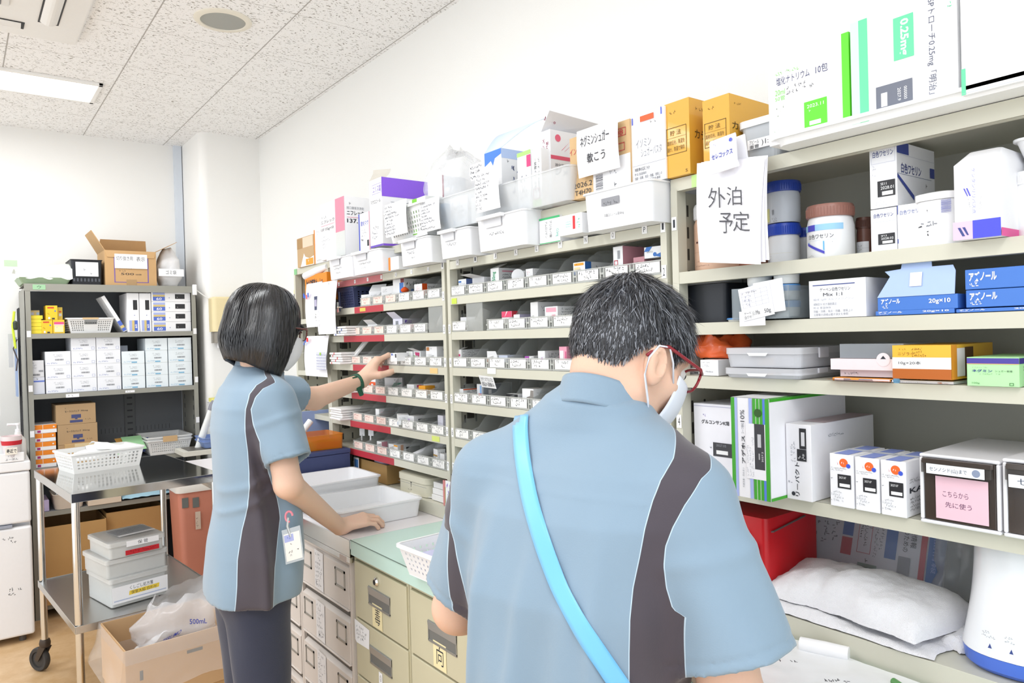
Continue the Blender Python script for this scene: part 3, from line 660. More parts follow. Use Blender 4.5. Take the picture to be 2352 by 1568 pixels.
# wrist band of a white string along the pillar
b = MB(); A = Vector((RX1 - .02, RY - .006, 1.85)); B_ = Vector((1.60, YP - .02, 1.83))
pts = [tuple(A.lerp(B_, t) + Vector((0, 0, -.11 * math.sin(math.pi * t) * (1 - .3 * t)))) for t in [i / 20 for i in range(21)]]
b.tube(pts, .0035, C('#f3f3f2', .6), 6); tag(b.build('string'), 'white string sagging from the rack corner across the pillar', 'string')
b = MB(); b.box(1.183, RY - .02, 1.80, 1.207, RY - .003, 1.865, WHITE); tag(b.build('clip', bevel=.003), 'white clip at the right top corner of the grey rack', 'clip')
# paper towel dispenser on the pillar
e = thing('towel_dispenser', 'cream paper towel dispenser mounted on the pillar', 'dispenser', (1.268, YP - .115, 1.50))
b = MB(); b.loft([[(x, y, z_) for x, y in b.rrect(.27, .112, .025)] for z_ in (.07, .275)] + [[(x + .01, y + .01, .285) for x, y in b.rrect(.25, .095, .02)]], C('#e6d6a8', .35)); b.build('cover', e, smooth=True)
b = MB(); b.loft([[(x + .01, y + .008, z_) for x, y in b.rrect(.25, .1, .02)] for z_ in (.0, .0695)], C('#8c867c', .3)); b.build('tray', e, smooth=True)
b = MB(); b.box(.03, .03, -.03, .24, .032, .001, PAPER); b.build('paper_towel', e)
# poster and sign behind the woman
b = carton_mb(.14, .002, .19, PAPER, front=[('r', .05, .02, .95, .3, C('#a9c6ee')), ('r', .05, .3, .95, .42, C('#6f87d2')), ('s', .1, .32, .9, .4, 1, C('#e06a8a'), 2), ('c', .55, .68, .022, C('#f0c9a0')), ('c', .25, .6, .014, C('#f0c9a0'))])
tag(b.build('poster', loc=(1.605, 4.72, 1.33), rot=AISLE), 'small poster with peach shapes and a blue band on the wall behind the woman', 'poster')
b = carton_mb(.12, .004, .06, C('#f4e9a8', .6), front=[('r', 0, 0, 1, .6, C('#4a4a6a')), ('s', .1, .7, .9, .95, 1, INK)])
tag(b.build('sign', loc=(1.60, 4.2, 1.74), rot=AISLE), 'small yellow and navy sign on the wall behind the woman', 'sign')
# pink waste bin with white lid
e = thing('waste_bin', 'salmon pink waste bin with a white swing lid behind the cart', 'waste bin', (1.0, 4.50, 0))
PK = C('#d98e78', .5, var=.03); b = MB()
b.loft([[(x + .02, y + .01, 0) for x, y in b.rrect(.25, .24, .03)], [(x, y, .64) for x, y in b.rrect(.29, .26, .035)]], PK)
b.prints(((0, -.0, 0), (1, 0, 0), (0, 0, 1), .29, .64), [('r', .06, .87, .18, .96, C('#767a78')), ('r', .26, .86, .38, .95, C('#767a78')), ('r', .3, .66, .4, .82, C('#e8d5c4')), ('s', .31, .68, .39, .8, 4, C('#9a7a6c'))], off=.004); b.build('body', e, smooth=True)
b = MB(); b.loft([[(x - .01, y - .01, z_) for x, y in b.rrect(.31, .28, .04)] for z_ in (.642, .68)] + [[(x + .02, y + .02, .72) for x, y in b.rrect(.25, .22, .04)]], C('#ece7df', .4)); b.build('lid', e, smooth=True)
b = MB(); b.box(.215, -.03, .60, .29, .02, .70, C('#ddd6cc', .5)); b.build('lid_latch', e, bevel=.004)
# white bin hung on the pillar with yellow content
e = thing('wall_bin', 'slim white bin with a yellow liner fixed to the pillar', 'bin', (1.24, YP - .10, .98))
b = MB(); b.tray(.13, .095, .16, .003, WHITE, taper=.01, rim=.004); b.build('body', e, bevel=.002)
b = MB(); b.tray(.105, .075, .05, .002, C('#f2ec8a', .5), r=.01); b.build('liner', e, loc=(.012, .01, .13))
# white duster leaning at the rack's side
b = MB(); A, B_ = Vector((1.165, 4.70, .86)), Vector((1.252, 4.66, 1.15)); b.tube([A, A.lerp(B_, .4), A.lerp(B_, .8)], [.022, .02, .015], C('#eef0ee', .6), 16); b.tube([A.lerp(B_, .8), A.lerp(B_, .9), B_], [.016, .0165, .009], C('#8f8f98', .5), 16)
o = b.build('duster', smooth=True); tag(o, 'long white duster with a grey tip leaning beside the grey rack', 'duster')
# blue trays on a dark cabinet left of the woman
e = thing('blue_tray', 'light blue plastic trays in a small stack behind the woman', 'tray', (1.16, 4.57, .873)); 
for k in range(2):
    q = MB(); q.tray(.24, .2, .04, .003, C('#7f97cc', .45), taper=.01 + .01 * (1 - k), rim=.004); q.build('tray', e, loc=(0, 0, .022 * k))
b = MB(); b.box(1.05, 4.56, .84, 1.60, 4.785, .868, C('#dcdad0', .5)); b.box(1.08, 4.58, .8685, 1.40, 4.76, .871, C('#6b675f', .4)); b.box(1.3, 4.6, .0, 1.6, 4.78, .838, C('#e0ded4', .5))
tag(b.build('side_counter', bevel=.002), 'pale side counter with a dark inset at the foot of the pillar', 'counter')

# ================================================================== fridge at the left edge
FX, FY, FR = .292, 4.50, math.radians(-1)
e = thing('refrigerator', 'small white two-door refrigerator at the left edge', 'refrigerator', (FX - .48, FY, 0), FR)
FW = C('#f0f0f2', .3); b = MB(); b.box(0, .05, .03, .48, .5, .90, FW); b.build('cabinet', e, bevel=.006)
b = MB(); b.box(-.002, .0, .61, .482, .048, .872, FW); b.prints(((0, 0, .61), (1, 0, 0), (0, 0, 1), .48, .262), []); b.build('freezer_door', e, bevel=.012, seg=3)
b = MB(); b.box(-.002, .0, .035, .482, .048, .592, FW); b.prints(((0, 0, .035), (1, 0, 0), (0, 0, 1), .48, .557), [('s', .74, .86, .9, .92, 2, INK, 3), ('s', .78, .38, .95, .45, 2, INK, 5)]); b.build('fridge_door', e, bevel=.012, seg=3)
b = MB(); b.box(.0, -.004, .594, .40, .03, .608, C('#9aa0ae', .4)); b.build('door_handle', e)
b = MB(); b.box(-.006, -.004, .875, .486, .505, .925, FW); b.build('top_cover', e, bevel=.008, seg=3)
for x_ in (.03, .43):
    b = MB(); b.lathe([(.016, 0), (.016, .034)], C('#55504c', .5), 12); b.build('foot', e, loc=(x_, .05, 0))
def ft(x, y): v = Matrix.Rotation(FR, 3, 'Z') @ Vector((x, y, 0)); return (FX - .48 + v.x, FY + v.y)
x_, y_ = ft(.44, .10)
e = thing('pump_bottle', 'white pump bottle of hand soap on top of the refrigerator', 'bottle', (x_, y_, .926))
b = MB(); b.lathe([(.001, 0), (.033, 0), (.035, .02), (.034, .1), (.016, .125), (.014, .14)], C('#e3e1de', .4), 28); b.build('bottle', e, smooth=True)
b = MB(); b.lathe([(.012, .14), (.012, .155), (.005, .157), (.005, .175), (.012, .177), (.012, .186)], WHITE, 20); b.tube([(0, 0, .18), (-.045, -.01, .183)], .006, WHITE); b.build('pump', e, smooth=True)
x_, y_ = ft(.41, .03)
e = thing('paper_cup', 'clear plastic cup with a red band and a small label in front of the soap', 'cup', (x_, y_, .926))
b = MB(); b.lathe([(.001, .0), (.034, 0), (.046, .13), (.044, .13), (.032, .003), (.001, .003)], C('#f0e9ea', .3, alpha=.75), 28); b.build('cup', e, smooth=True)
b = MB(); b.lathe([(.0425, .085), (.0458, .107)], C('#c81f2e', .5), 28); b.prints(((-.03, -.048, .04), (1, 0, 0), (0, 0, 1), .05, .035), [('r', 0, 0, 1, 1, C('#efe9dd')), ('t', .1, .2, .95, .8, '最近で', INK, 0, .02)]); b.build('label', e)
x_, y_ = ft(.385, -.03 + .032)
b = MB(); b.box(-.03, -.018, 0, .075, -.006, .045, PAPER); b.prints(((-.03, -.018, 0), (1, 0, 0), (0, 0, 1), .105, .045), [('t', .25, .2, .75, .45, 'よーぽん', INK), ('s', .3, .6, .8, .75, 1, GREY)])
tag(b.build('tissue_packet', loc=(x_, y_ + .01, .926), bevel=.003), 'white packet with handwriting in front of the cup on the refrigerator', 'packet')
x_, y_ = ft(.36, .06)
b = MB(); b.box(-.02, -.006, 0, .02, .006, .13, C('#e6eaea', .4)); tag(b.build('ointment_tube', loc=(x_, y_, .926), rot=.1, tilt=(0, -.12)), 'slim pale tube standing left of the cup on the refrigerator', 'tube')
x_, y_ = ft(.18, .2)
e = thing('monitor', 'dark screen on the refrigerator, cut by the left edge', 'screen', (x_, y_, .926))
b = MB(); b.box(-.14, 0, .02, .14, .03, .50, C('#3a3d42', .4)); b.box(-.125, -.001, .035, .125, 0, .485, C('#55585e', .25)); b.build('screen', e, bevel=.003)
b = MB(); b.box(-.06, -.03, 0, .06, .06, .02, C('#3a3d42', .4)); b.build('stand', e)
b = MB(); b.prints(((-.12, -.006, .2), (1, 0, .02), (0, 0, 1), .29, .24), [('r', 0, 0, 1, 1, PAPER), ('s', .4, .3, .9, .9, 7, GREY, 2, 0, .4), ('c', .45, .92, .014, C('#2fa84a'))])
tag(b.build('notice_sheet', loc=(x_ + .02, y_ - .012, .926 + .02)), 'white notice sheet with a green magnet hanging over the dark screen', 'paper')
# ================================================================== stainless cart
CR = math.radians(4.5); CO = Vector((.343, 3.265, 0)); CW, CD, CH = .565, .775, .935
cart = thing('trolley', 'stainless steel two-tier trolley on black castors', 'trolley', CO, CR)
def cl(x, y, z=0): v = Matrix.Rotation(CR, 3, 'Z') @ Vector((x, y, 0)); return Vector((CO.x + v.x, CO.y + v.y, z))
STL = C('#cfcfcd', .09, 1, bump=.01, scale=20); STB = C('#c6c6c4', .3, 1, bump=.05, scale=50)
def tier(name, z, edge):
    b = MB(); b.box(0, 0, z - .002, CW, CD, z, STL if edge > .03 else STB)
    for q in ((0, -.002, CW, 0), (0, CD, CW, CD + .002), (-.002, 0, 0, CD), (CW, 0, CW + .002, CD)): b.box(q[0], q[1], z - edge, q[2], q[3], z + (.004 if edge < .03 else 0), STB if q[0] != 0 or edge < .03 else STL)
    b.build(name, cart, bevel=.001)
tier('top_shelf', CH, .035); tier('lower_shelf', .42, .026)
for x_, y_ in ((.016, .016), (CW - .016, .016), (.016, CD - .016), (CW - .016, CD - .016)):
    l = MB(); l.tube([(x_, y_, .15), (x_, y_, CH - .003)], .0145, CHROME, 24); lg = l.build('leg', cart, smooth=True)
    c = MB(); c.lathe([(.022, .118), (.024, .135), (.02, .15), (.015, .152)], C('#4a4038', .4, .5), 20, (x_, y_)); c.build('castor_head', lg, smooth=True)
    c = MB(); t = Matrix.Translation((x_, y_, 0)) @ Matrix.Rotation(math.radians(-60), 4, 'Z'); c.T = t
    for s_ in (-1, 1): c.hexa([(-.018, s_ * .017 - .002, .118), (.02, s_ * .017 - .002, .118), (.02, s_ * .017 + .002, .118), (-.018, s_ * .017 + .002, .118)][::1], [(-.045, s_ * .017 - .002, .055), (-.025, s_ * .017 - .002, .05), (-.025, s_ * .017 + .002, .05), (-.045, s_ * .017 + .002, .055)], C('#4a4038', .45, .4))
    c.build('fork', lg)
    c = MB(); c.T = t @ Matrix.Translation((-.035, 0, .055)) @ Matrix.Rotation(math.pi / 2, 4, 'X'); c.lathe([(.001, -.008), (.022, -.009), (.036, -.006), (.037, -.012), (.05, -.013), (.055, -.006), (.055, .006), (.05, .013), (.037, .012), (.036, .006), (.022, .009), (.001, .008)], C('#3a3735', .7), 36); c.build('wheel', lg, smooth=True)
# basket with white papers on the top
p = cl(.085, .50); e = thing('basket', 'white perforated basket full of loose papers on the trolley', 'basket', (p.x + .01, p.y - .02, CH + .002), CR + .12)
basket('body', e, .31, .23, .088, C('#f0f0ee', .4), .016, 16, 4, 11, zone=(.05, .95, .15, .8))
for k, (x_, y_, r_) in enumerate(((.02, .03, .1), (.08, .05, -.15), (.12, .03, .05))):
    b = MB(); wavy(b, 14, 8, lambda s, t: (.19 * s + .012 * nz((s, t, k), 3), .14 * t, .02 + k * .02 + .055 * math.sin(.5 + t * 1.9) * (.7 + .4 * math.sin(s * 3 + k)) + .012 * nz((s, t, k), 4)), C('#f6f6f5', .5))
    tag(solid(b.build('paper_sheet', loc=tuple(Matrix.Rotation(CR + .12, 3, 'Z') @ Vector((x_, y_, 0)) + Vector((p.x + .01, p.y - .02, CH + .008))), rot=CR + r_, smooth='all'), .0012), ['white crumpled sheet at the bottom of the trolley basket', 'white crumpled sheet in the middle of the trolley basket', 'white crumpled sheet on top in the trolley basket'][k], 'paper', 'loose sheets in the trolley basket')
# stacked translucent cases on the lower tier
p0 = pz(255, 1398, .425); rr = CR + .13
e = thing('storage_case', 'translucent plastic case with a yellow marked label, lowest of three on the trolley', 'plastic case', (p0.x, p0.y, .424), rr, group='translucent cases on the lower tier')
def case(e, w, d, h, y0=0, front=()):
    b = MB(); b.T = Matrix.Translation((0, y0, 0)); b.tray(w, d, h, .003, C('#e9ebe9', .25, alpha=.55), taper=.005, r=.012, rim=.004); b.build('case', e, smooth=True)
    b = MB(); b.T = Matrix.Translation((0, y0, 0)); b.loft([[(x - .002, y - .002, z_) for x, y in b.rrect(w + .004, d + .004, .013)] for z_ in (h - .016, h + .001)] + [[(x + .006, y + .006, h + .004) for x, y in b.rrect(w - .012, d - .012, .01)]], C('#eff0ee', .22, alpha=.5)); b.build('lid', e, smooth=True)
    if front: b = MB(); b.prints(((0, y0 - .0018, 0), (1, 0, 0), (0, 0, 1), w, h), front); b.build('label', e)
YM = C('#f2d24a', .6)
case(e, .235, .26, .115, 0, [('r', .02, .12, .98, .72, PAPER), ('r', .05, .2, .95, .24, C('#b9c3dc')), ('t', .32, .52, .72, .66, 'くしごし処方箋', INK), ('p', [(.3, .33), (.82, .35), (.83, .5), (.31, .48)], YM), ('t', .34, .35, .78, .47, '保管大組 白わセ', INK)])
e = thing('storage_case', 'translucent ribbed plastic case in the middle of the stack on the trolley', 'plastic case', (p0.x - .012, p0.y + .005, .5435), rr, group='translucent cases on the lower tier')
case(e, .25, .26, .075)
e = thing('storage_case', 'translucent plastic case with a red label on top of the stack', 'plastic case', (p0.x - .002, p0.y - .003, .6235), rr - .03, group='translucent cases on the lower tier')
case(e, .225, .25, .065, 0, [('r', .3, .62, .88, .98, PAPER), ('t', .5, .68, .68, .92, '保 管', INK), ('r', .28, .1, .88, .4, C('#c6202c')), ('s', .32, .18, .84, .34, 1, C('#7a1018'), 2)])
b = MB(); b.prints(((0, 0, 0), (1, 0, 0), (0, 1, 0), .15, .11), [('r', 0, 0, 1, 1, C('#a9abb2', .3, alpha=.95)), ('s', .08, .2, .9, .9, 6, C('#70737c'), 3), ('r', 0, -.18, 1, 0, PAPER)])
tag(solid(b.build('printed_leaflet', loc=tuple(Matrix.Rotation(rr, 3, 'Z') @ Vector((.06, .07, 0)) + Vector((p0.x, p0.y, .6975))), rot=rr + .05), .001), 'grey printed leaflet lying on the top case of the trolley stack', 'leaflet')
# kraft boxes with a plastic bag in front of the trolley
ZB = .44; B_, w_, d_, r_ = box3((243, 1428), (287, 1497), (492, 1440), ZB)
w_ = .37
e = thing('cardboard_box', 'open cardboard box lined with a clear bag standing before the trolley', 'cardboard box', (B_.x, B_.y, .235), r_)
b = open_box(w_, d_, ZB - .235, C('#c7a379', .8, var=.05, scale=20), inner=KRAFT_D)
b.prints(((0, 0, 0), (1, 0, 0), (0, 0, 1), w_, .2), [('r', .12, .45, .15, .62, C('#6e6a62')), ('r', .55, .68, .7, .74, C('#6e6a62'))]); b.build('carton', e)
BG = C('#f2f2f3', .14, alpha=.2, bump=.3, scale=30)
b = MB(); W2, D2, H2 = w_, d_, ZB - .235
def liner(s, t):
    a = s * 4; k = int(a) % 4; f = a - int(a); c = [(0, 0), (1, 0), (1, 1), (0, 1), (0, 0)]
    ex = .006 + .012 * t + .016 * abs(nz((s * 6, t, 0), 2.0)) * t + .022 * t * t
    x = (c[k][0] * (1 - f) + c[k + 1][0] * f); y = (c[k][1] * (1 - f) + c[k + 1][1] * f)
    return (x * (W2 + 2 * ex) - ex, y * (D2 + 2 * ex) - ex, H2 + .004 - t * (.155 + .02 * nz((s * 9, 0, 0), 1)))
wavy(b, 64, 12, liner, BG)
wavy(b, 64, 6, lambda s, t: tuple(Vector(liner(s, 0)) * (1 - t * .1) + Vector((W2 / 2, D2 / 2, 0)) * t * .1 + Vector((0, 0, -.15 * t))), BG)
b.build('bag_liner', e, smooth='all')
b = carton_mb(w_ - .02, d_, .23, C('#c39d6c', .8, var=.05, scale=20), front=[('f', .25, .75, .38, .96, .003, INK), ('f', .4, .75, .5, .96, .003, INK), ('f', .52, .75, .66, .96, .003, INK), ('r', .55, .8, .63, .9, INK), ('s', .42, .78, .48, .92, 2, INK)])
tag(b.build('cardboard_box', loc=(B_.x + .01, B_.y + .005, .003), rot=r_ + .01, bevel=.002), 'closed cardboard box with printed marks under the bag-lined box', 'cardboard box')
NB = C('#2f3f9c', .5)
e = thing('plastic_bag', 'clear crumpled plastic bag with blue print rising from the lined box', 'plastic bag', (B_.x, B_.y, ZB - .1), r_)
b = MB()
def crump(s, t):
    a = 2 * math.pi * s; R_ = .085 + .05 * math.sin(t * 3) + .03 * nz((math.cos(a), math.sin(a), t * 2), 1.6, 3)
    x = .21 + R_ * 1.35 * math.cos(a) + .05 * t + .012 * nz((math.cos(a) * 2, math.sin(a) * 2, t * 5), 2); y = .13 + R_ * .8 * math.sin(a) + .03 * t
    return (x, y, .02 + .2 * t + .03 * math.cos(a) * t + .02 * nz((a, t, 1), 3))
wavy(b, 48, 14, crump, C('#f4f4f7', .12, alpha=.3, bump=.5, scale=22)); b.build('bag', e, smooth='all')
b = MB()
for (s0, t0, txt, c0, wd) in ((.80, .78, 'ASR', NB, .05), (.74, .55, '500mL', NB, .06), (.66, .35, 'TERUMO', NB, .07), (.86, .35, 'TERUMO', NB, .06)):
    P0 = Vector(crump(s0, t0)); ex = (Vector(crump(s0 + .03, t0)) - P0).normalized(); ey = (Vector(crump(s0, t0 + .05)) - P0).normalized()
    b.prints((P0 + ex.cross(ey) * .006, ex, ey, wd, .018), [('t', 0, 0, 1, 1, txt, c0, 0, .01)])
b.build('print', e)
b = MB(); wavy(b, 20, 10, lambda s, t: (.06 + .19 * s, .06 + .12 * t, .03 + .09 * math.sin(math.pi * s) * (1 - t * .6) + .02 * nz((s, t, 0), 5)), C('#f6f6f8', .2, alpha=.7, bump=.4, scale=25))
tag(b.build('plastic_bag', loc=(B_.x, B_.y, ZB - .11), rot=r_, smooth='all'), 'white plastic bag lying inside the lined cardboard box', 'plastic bag')
# ================================================================== cabinets under the counter (fronts face the aisle)
CABW = C('#d9d0c8', .45, var=.05, scale=6); CABB = C('#c8c2a6', .45, var=.07, scale=9); GAP_SHADE = C('#5a5650', .6); FRM = C('#a3a099', .4, .3)
def cabinet(name, lab, y1, y0, mat, xf, top):
    e = thing(name, lab, 'cabinet', (xf, y1, 0), AISLE); W = y1 - y0
    b = MB(); b.box(0, .016, 0, W, .50, top, mat); b.box(0, 0, 0, .012, .016, top, mat); b.box(W - .012, 0, 0, W, .016, top, mat); b.box(.012, 0, top - .012, W - .012, .016, top, mat)
    b.build('body', e, bevel=.001); return e, W
def labelframe(e, x, z, w=.075, h=.06, txt=False, mat=None):
    b = MB(); T = -.004
    for q in ((x, z, x + w, z + .007), (x, z + h - .007, x + w, z + h), (x, z, x + .007, z + h), (x + w - .007, z, x + w, z + h)): b.box(q[0], T, q[1], q[2], .004, q[3], FRM)
    b.box(x + .007, .001, z + .007, x + w - .007, .004, z + h - .007, mat or C('#d8d2c2', .6))
    if txt: b.prints(((x, .0008, z), (1, 0, 0), (0, 0, 1), w, h), [('t', .25, .3, .75, .65, txt, INK)])
    b.build('label_holder', e)
def white_drawers(y1, y0, lab, notes):
    e, W = cabinet('drawer_cabinet', lab, y1, y0, CABW, .962, .808)
    for k in range(5):
        zt = .797 - k * .172; dr = MB()
        dr.hexa([(.016, -.002, zt - .142), (W - .016, -.002, zt - .142), (W - .016, .014, zt - .142), (.016, .014, zt - .142)], [(.016, -.002, zt - .012), (W - .016, -.002, zt - .012), (W - .016, .014, zt), (.016, .014, zt)], CABW)
        dr.box(.016, -.006, zt - .148, W - .016, .012, zt - .142, CABW)
        d = dr.build('drawer', e, bevel=.002)
        g = MB(); g.box(.013, .010, zt + .0, W - .013, .0155, zt + .022, GAP_SHADE); g.build('gap_shade', d)  # dark strip painted in as the shadow above each drawer front
        labelframe(d, .03, zt - .085, txt=['1/5', '2/5', '1,3/5', '4/5', '5/5'][k] if notes else False)
        if W > .3: labelframe(d, W - .115, zt - .088, mat=CABW)
        if notes:
            n_ = MB(); n_.T = Matrix.Translation((.135, -.0032, zt - .14)); n_.prints(((0, 0, 0), (1, 0, 0), (0, 0, 1), .075, .135), [('p', [(0, .04), (.95, 0), (1, .97), (.03, 1)], C('#e6e4e4', .5)), ('s', .1, .08, .9, .92, 8, C('#6a6a70'), k + 3), ('s', .1, .08, .9, .2, 1, INK, k)]); n_.build('note', d)
white_drawers(2.535, 2.118, 'pale drawer cabinet with taped lists and label frames beside the woman', True)
white_drawers(2.955, 2.538, 'pale drawer cabinet half hidden behind the woman', False)
e, W = cabinet('drawer_cabinet', 'beige steel drawer cabinet with a lock at the corner of the mint counter', 2.100, 1.760, CABB, .966, .838)
def beige(e, W, lock, note, extra):
    for k, (z0, z1) in enumerate(((.652, .822), (.476, .646), (.300, .470), (.02, .294))):
        dr = MB(); dr.box(.012, -.006, z0, W - .004, .012, z1, CABB); d = dr.build('drawer', e, bevel=.002)
        # sunk handle cup
        hx, hz = .108, z1 - .105; hw, hh = .135, .05
        h = MB(); GR = C('#a9a9a6', .35, .6)
        h.box(hx, -.0085, hz - .003, hx + hw, -.0062, hz + .003, GR); h.box(hx, -.0085, hz + hh - .003, hx + hw, -.0062, hz + hh + .002, GR)
        for q in (hx, hx + hw - .003): h.box(q, -.0085, hz, q + .003, -.0062, hz + hh, GR)
        h.face([(hx, -.0065, hz), (hx + hw, -.0065, hz), (hx + hw, -.0065, hz + hh), (hx, -.0065, hz + hh)], C('#6f6f6c', .5))
        h.hexa([(hx, -.0075, hz + hh * .55), (hx + hw, -.0075, hz + hh * .55), (hx + hw, -.0068, hz + hh * .55), (hx, -.0068, hz + hh * .55)], [(hx, -.0105, hz + hh), (hx + hw, -.0105, hz + hh), (hx + hw, -.0068, hz + hh), (hx, -.0068, hz + hh)], C('#b4b4b2', .35, .5))
        h.build('handle', d)
        if lock and k == 0:
            h = MB(); h.T = Matrix.Translation((.165, -.006, z1 - .028)) @ Matrix.Rotation(math.pi / 2, 4, 'X'); h.lathe([(.0135, 0), (.0135, .005), (.009, .010), (.008, .0101), (.001, .0085)], CHROME, 28); h.lathe([(.0075, .0102), (.001, .0104)], BLACK, 20); h.build('lock', d, smooth=True)
        if note[k]:
            n_ = MB(); c = C('#efe0b0', .7) if k == 0 else PAPER
            if k == 0: n_.prints(((.13, -.0065, z0 + .004), (1, 0, 0), (0, 0, 1), .062, .068), [('r', 0, 0, 1, 1, C('#e9dcae', .7)), ('t', .25, .15, .78, .85, note[k], INK)])
            else: n_.prints(((.16, -.0065, z0 + .02), (1, 0, 0), (0, 0, 1), .022, .035), [('r', 0, 0, 1, 1, c), ('t', .25, .25, .75, .75, note[k], INK)])
            n_.build('note', d)
        if k == 1 and extra:
            n_ = MB(); n_.prints(((.006, -.0065, z1 - .075), (1, 0, 0), (0, 0, 1), .10, .07), [('p', [(0, .1), (.1, .0), (.95, .05), (1, .9), (0, 1)], PAPER), ('s', .1, .2, .9, .8, 4, INK, 4)]); n_.build('note', d)
beige(e, W, True, ['毒', '②', '', ''], True)
e, W = cabinet('drawer_cabinet', 'beige steel drawer cabinet with a kanji note, beside the man', 1.756, 1.416, CABB, .966, .838)
beige(e, W, False, ['向', '', '', ''], False)
e, W = cabinet('drawer_cabinet', 'beige steel drawer cabinet hidden behind the man', 1.412, 1.072, CABB, .966, .838)
beige(e, W, False, ['', '', '', ''], False)
# ---------------------------------------------------------------- things on the counter
def ctray(lab, x0, x1, y0, y1, z0, h, grp='white trays on the counter'):
    b = MB(); b.tray(x1 - x0, y1 - y0, h, .004, MILK, taper=.012, r=.018, rim=.005); return tag(b.build('tray', loc=(x0, y0, z0), smooth=True), lab, 'tray', grp)
ctray('white plastic tray with a receipt in it, nearest to the woman\'s hand', .955, 1.275, 2.195, 2.50, CT + .001, .062)
ctray('white plastic tray under another, in front of the navy box', .935, 1.275, 2.515, 2.765, CT + .001, .06)
ctray('white plastic tray stacked on top, in front of the navy box', .93, 1.28, 2.51, 2.768, CT + .040, .058)
b = MB(); wavy(b, 8, 4, lambda s, t: (.16 * s, .10 * t, .002 + .004 * math.sin(s * 3)), PAPER); b.prints(((0, 0, .006), (1, 0, 0), (0, 1, 0), .16, .10), [('s', .1, .2, .6, .8, 4, GREY, 3, 0, .5), ('s', .62, .6, .85, .8, 2, INK)]); tag(b.build('receipt', loc=(1.00, 2.27, CT + .008), rot=.25), 'white receipt lying in the nearest white tray', 'paper')
e = thing('file_box', 'navy blue box standing on the counter behind the white trays', 'box', (.90, 2.79, CT + .001))
NV = C('#39446e', .6, bump=.3, scale=200); b = MB(); b.box(0, 0, 0, .38, .30, .15, NV); b.build('box', e, bevel=.003)
b = MB(); b.box(-.002, -.002, .151, .382, .302, .168, NV); b.build('lid', e, bevel=.003)
e = thing('orange_case', 'translucent orange case holding red granules on the navy box', 'plastic case', (1.0, 2.82, CT + .170))
b = MB(); b.tray(.27, .17, .06, .003, C('#e08a20', .2, alpha=.55), taper=.004, rim=.002); b.build('case', e)
b = MB(); b.box(.15, .006, .004, .255, .06, .042, C('#e2381c', .6, bump=.8, scale=300, var=.3)); b.build('red_granules', e)
b = MB(); b.box(.09, .01, .004, .14, .07, .035, C('#5f8a4a', .5)); b.build('green_piece', e, bevel=.006)
b = MB(); b.box(.02, .02, .004, .085, .1, .03, C('#d8b36a', .4)); b.build('amber_piece', e, bevel=.006)
b = MB(); A, B__ = Vector((1.07, 2.87, CT + .20)), Vector((1.155, 2.89, CT + .285)); b.tube([A, B__], .013, C('#eef0ee', .4), 16); tag(b.build('white_tube', smooth=True), 'white tube leaning in the orange case', 'tube')
b = MB(); b.lathe([(.008, 0), (.008, .03), (.006, .032), (.006, .045)], C('#8d8f92', .3, .5), 14); tag(b.build('small_vial', loc=(1.225, 2.85, CT + .176), smooth=True), 'small grey vial standing in the orange case', 'vial')
p = py(722, 985, 3.16)
b = carton_mb(.24, .012, .20, C('#9aabd6', .5)); tag(b.build('blue_file', loc=(1.16, 3.20, .98), bevel=.002), 'light blue file standing behind the orange case', 'file')
b = MB(); b.box(0, 0, 0, .012, .16, .14, C('#57b02c', .5)); b.box(-.03, .0, 0, -.001, .16, .15, PAPER); tag(b.build('green_binder', loc=(1.14, 3.16, 1.0)), 'white binder with a green spine beside the blue file', 'binder')
b = MB(); b.box(0, 0, 0, .25, .24, .085, C('#cfcfca', .5)); tag(b.build('grey_box', loc=(1.16, 3.14, .89)), 'pale grey box under the blue file at the end of the counter', 'box')
# under the shelf: cardboard box, beige case, papers, pen pots
e = thing('cardboard_box', 'brown open box with a lilac pouch under the lowest shelf', 'cardboard box', (1.325, 2.83, DECK + .001), AISLE)
b = open_box(.27, .24, .075, C('#b8935c', .75)); b.build('carton', e)
b = MB(); b.prints(((.0, -.012, .03), (1, 0, 0), (0, 0, 1), .05, .05), [('r', 0, 0, 1, 1, PAPER), ('r', .15, .15, .85, .85, C('#4d84c4'))]); b.build('stamp_label', e)
o = bagblob('pouch', None, .13, .12, .06, C('#cdb9d2', .5), 5, top=.5, wr=.006); o.location = (1.40, 2.66, DECK + .045); tag(o, 'lilac fabric pouch lying in the brown box under the shelf', 'pouch')
e = thing('metal_case', 'beige lidded metal case under the lowest shelf', 'case', (1.315, 2.455, DECK + .001), AISLE)
BG2 = C('#d8d4c0', .4); b = MB(); b.loft([[(x, y, z_) for x, y in b.rrect(.215, .2, .025)] for z_ in (0, .045)], BG2); b.prints(((0, 0, 0), (1, 0, 0), (0, 0, 1), .215, .045), [('r', .02, .78, .98, .8, GREY), ('t', .44, .55, .5, .95, 'T', INK), ('s', .35, .25, .6, .38, 1, INK)]); b.build('base', e, smooth=True)
b = MB(); b.loft([[(x - .003, y - .003, z_) for x, y in b.rrect(.221, .206, .027)] for z_ in (.046, .068)] + [[(x + .004, y + .004, .072) for x, y in b.rrect(.207, .192, .024)]], BG2); b.build('lid', e, smooth=True)
for k in range(3):
    b = MB(); b.box(0, 0, 0, .12, .17, .02, C('#f0efee', .6)); tag(b.build('paper_stack', loc=(1.318 + .004 * k, 2.215, DECK + .001 + k * .0212), rot=AISLE, bevel=.001), 'white pack of paper under the shelf beside the beige case, %s of three' % ['lowest', 'middle', 'top'][k], 'paper', 'white paper packs under the shelf')
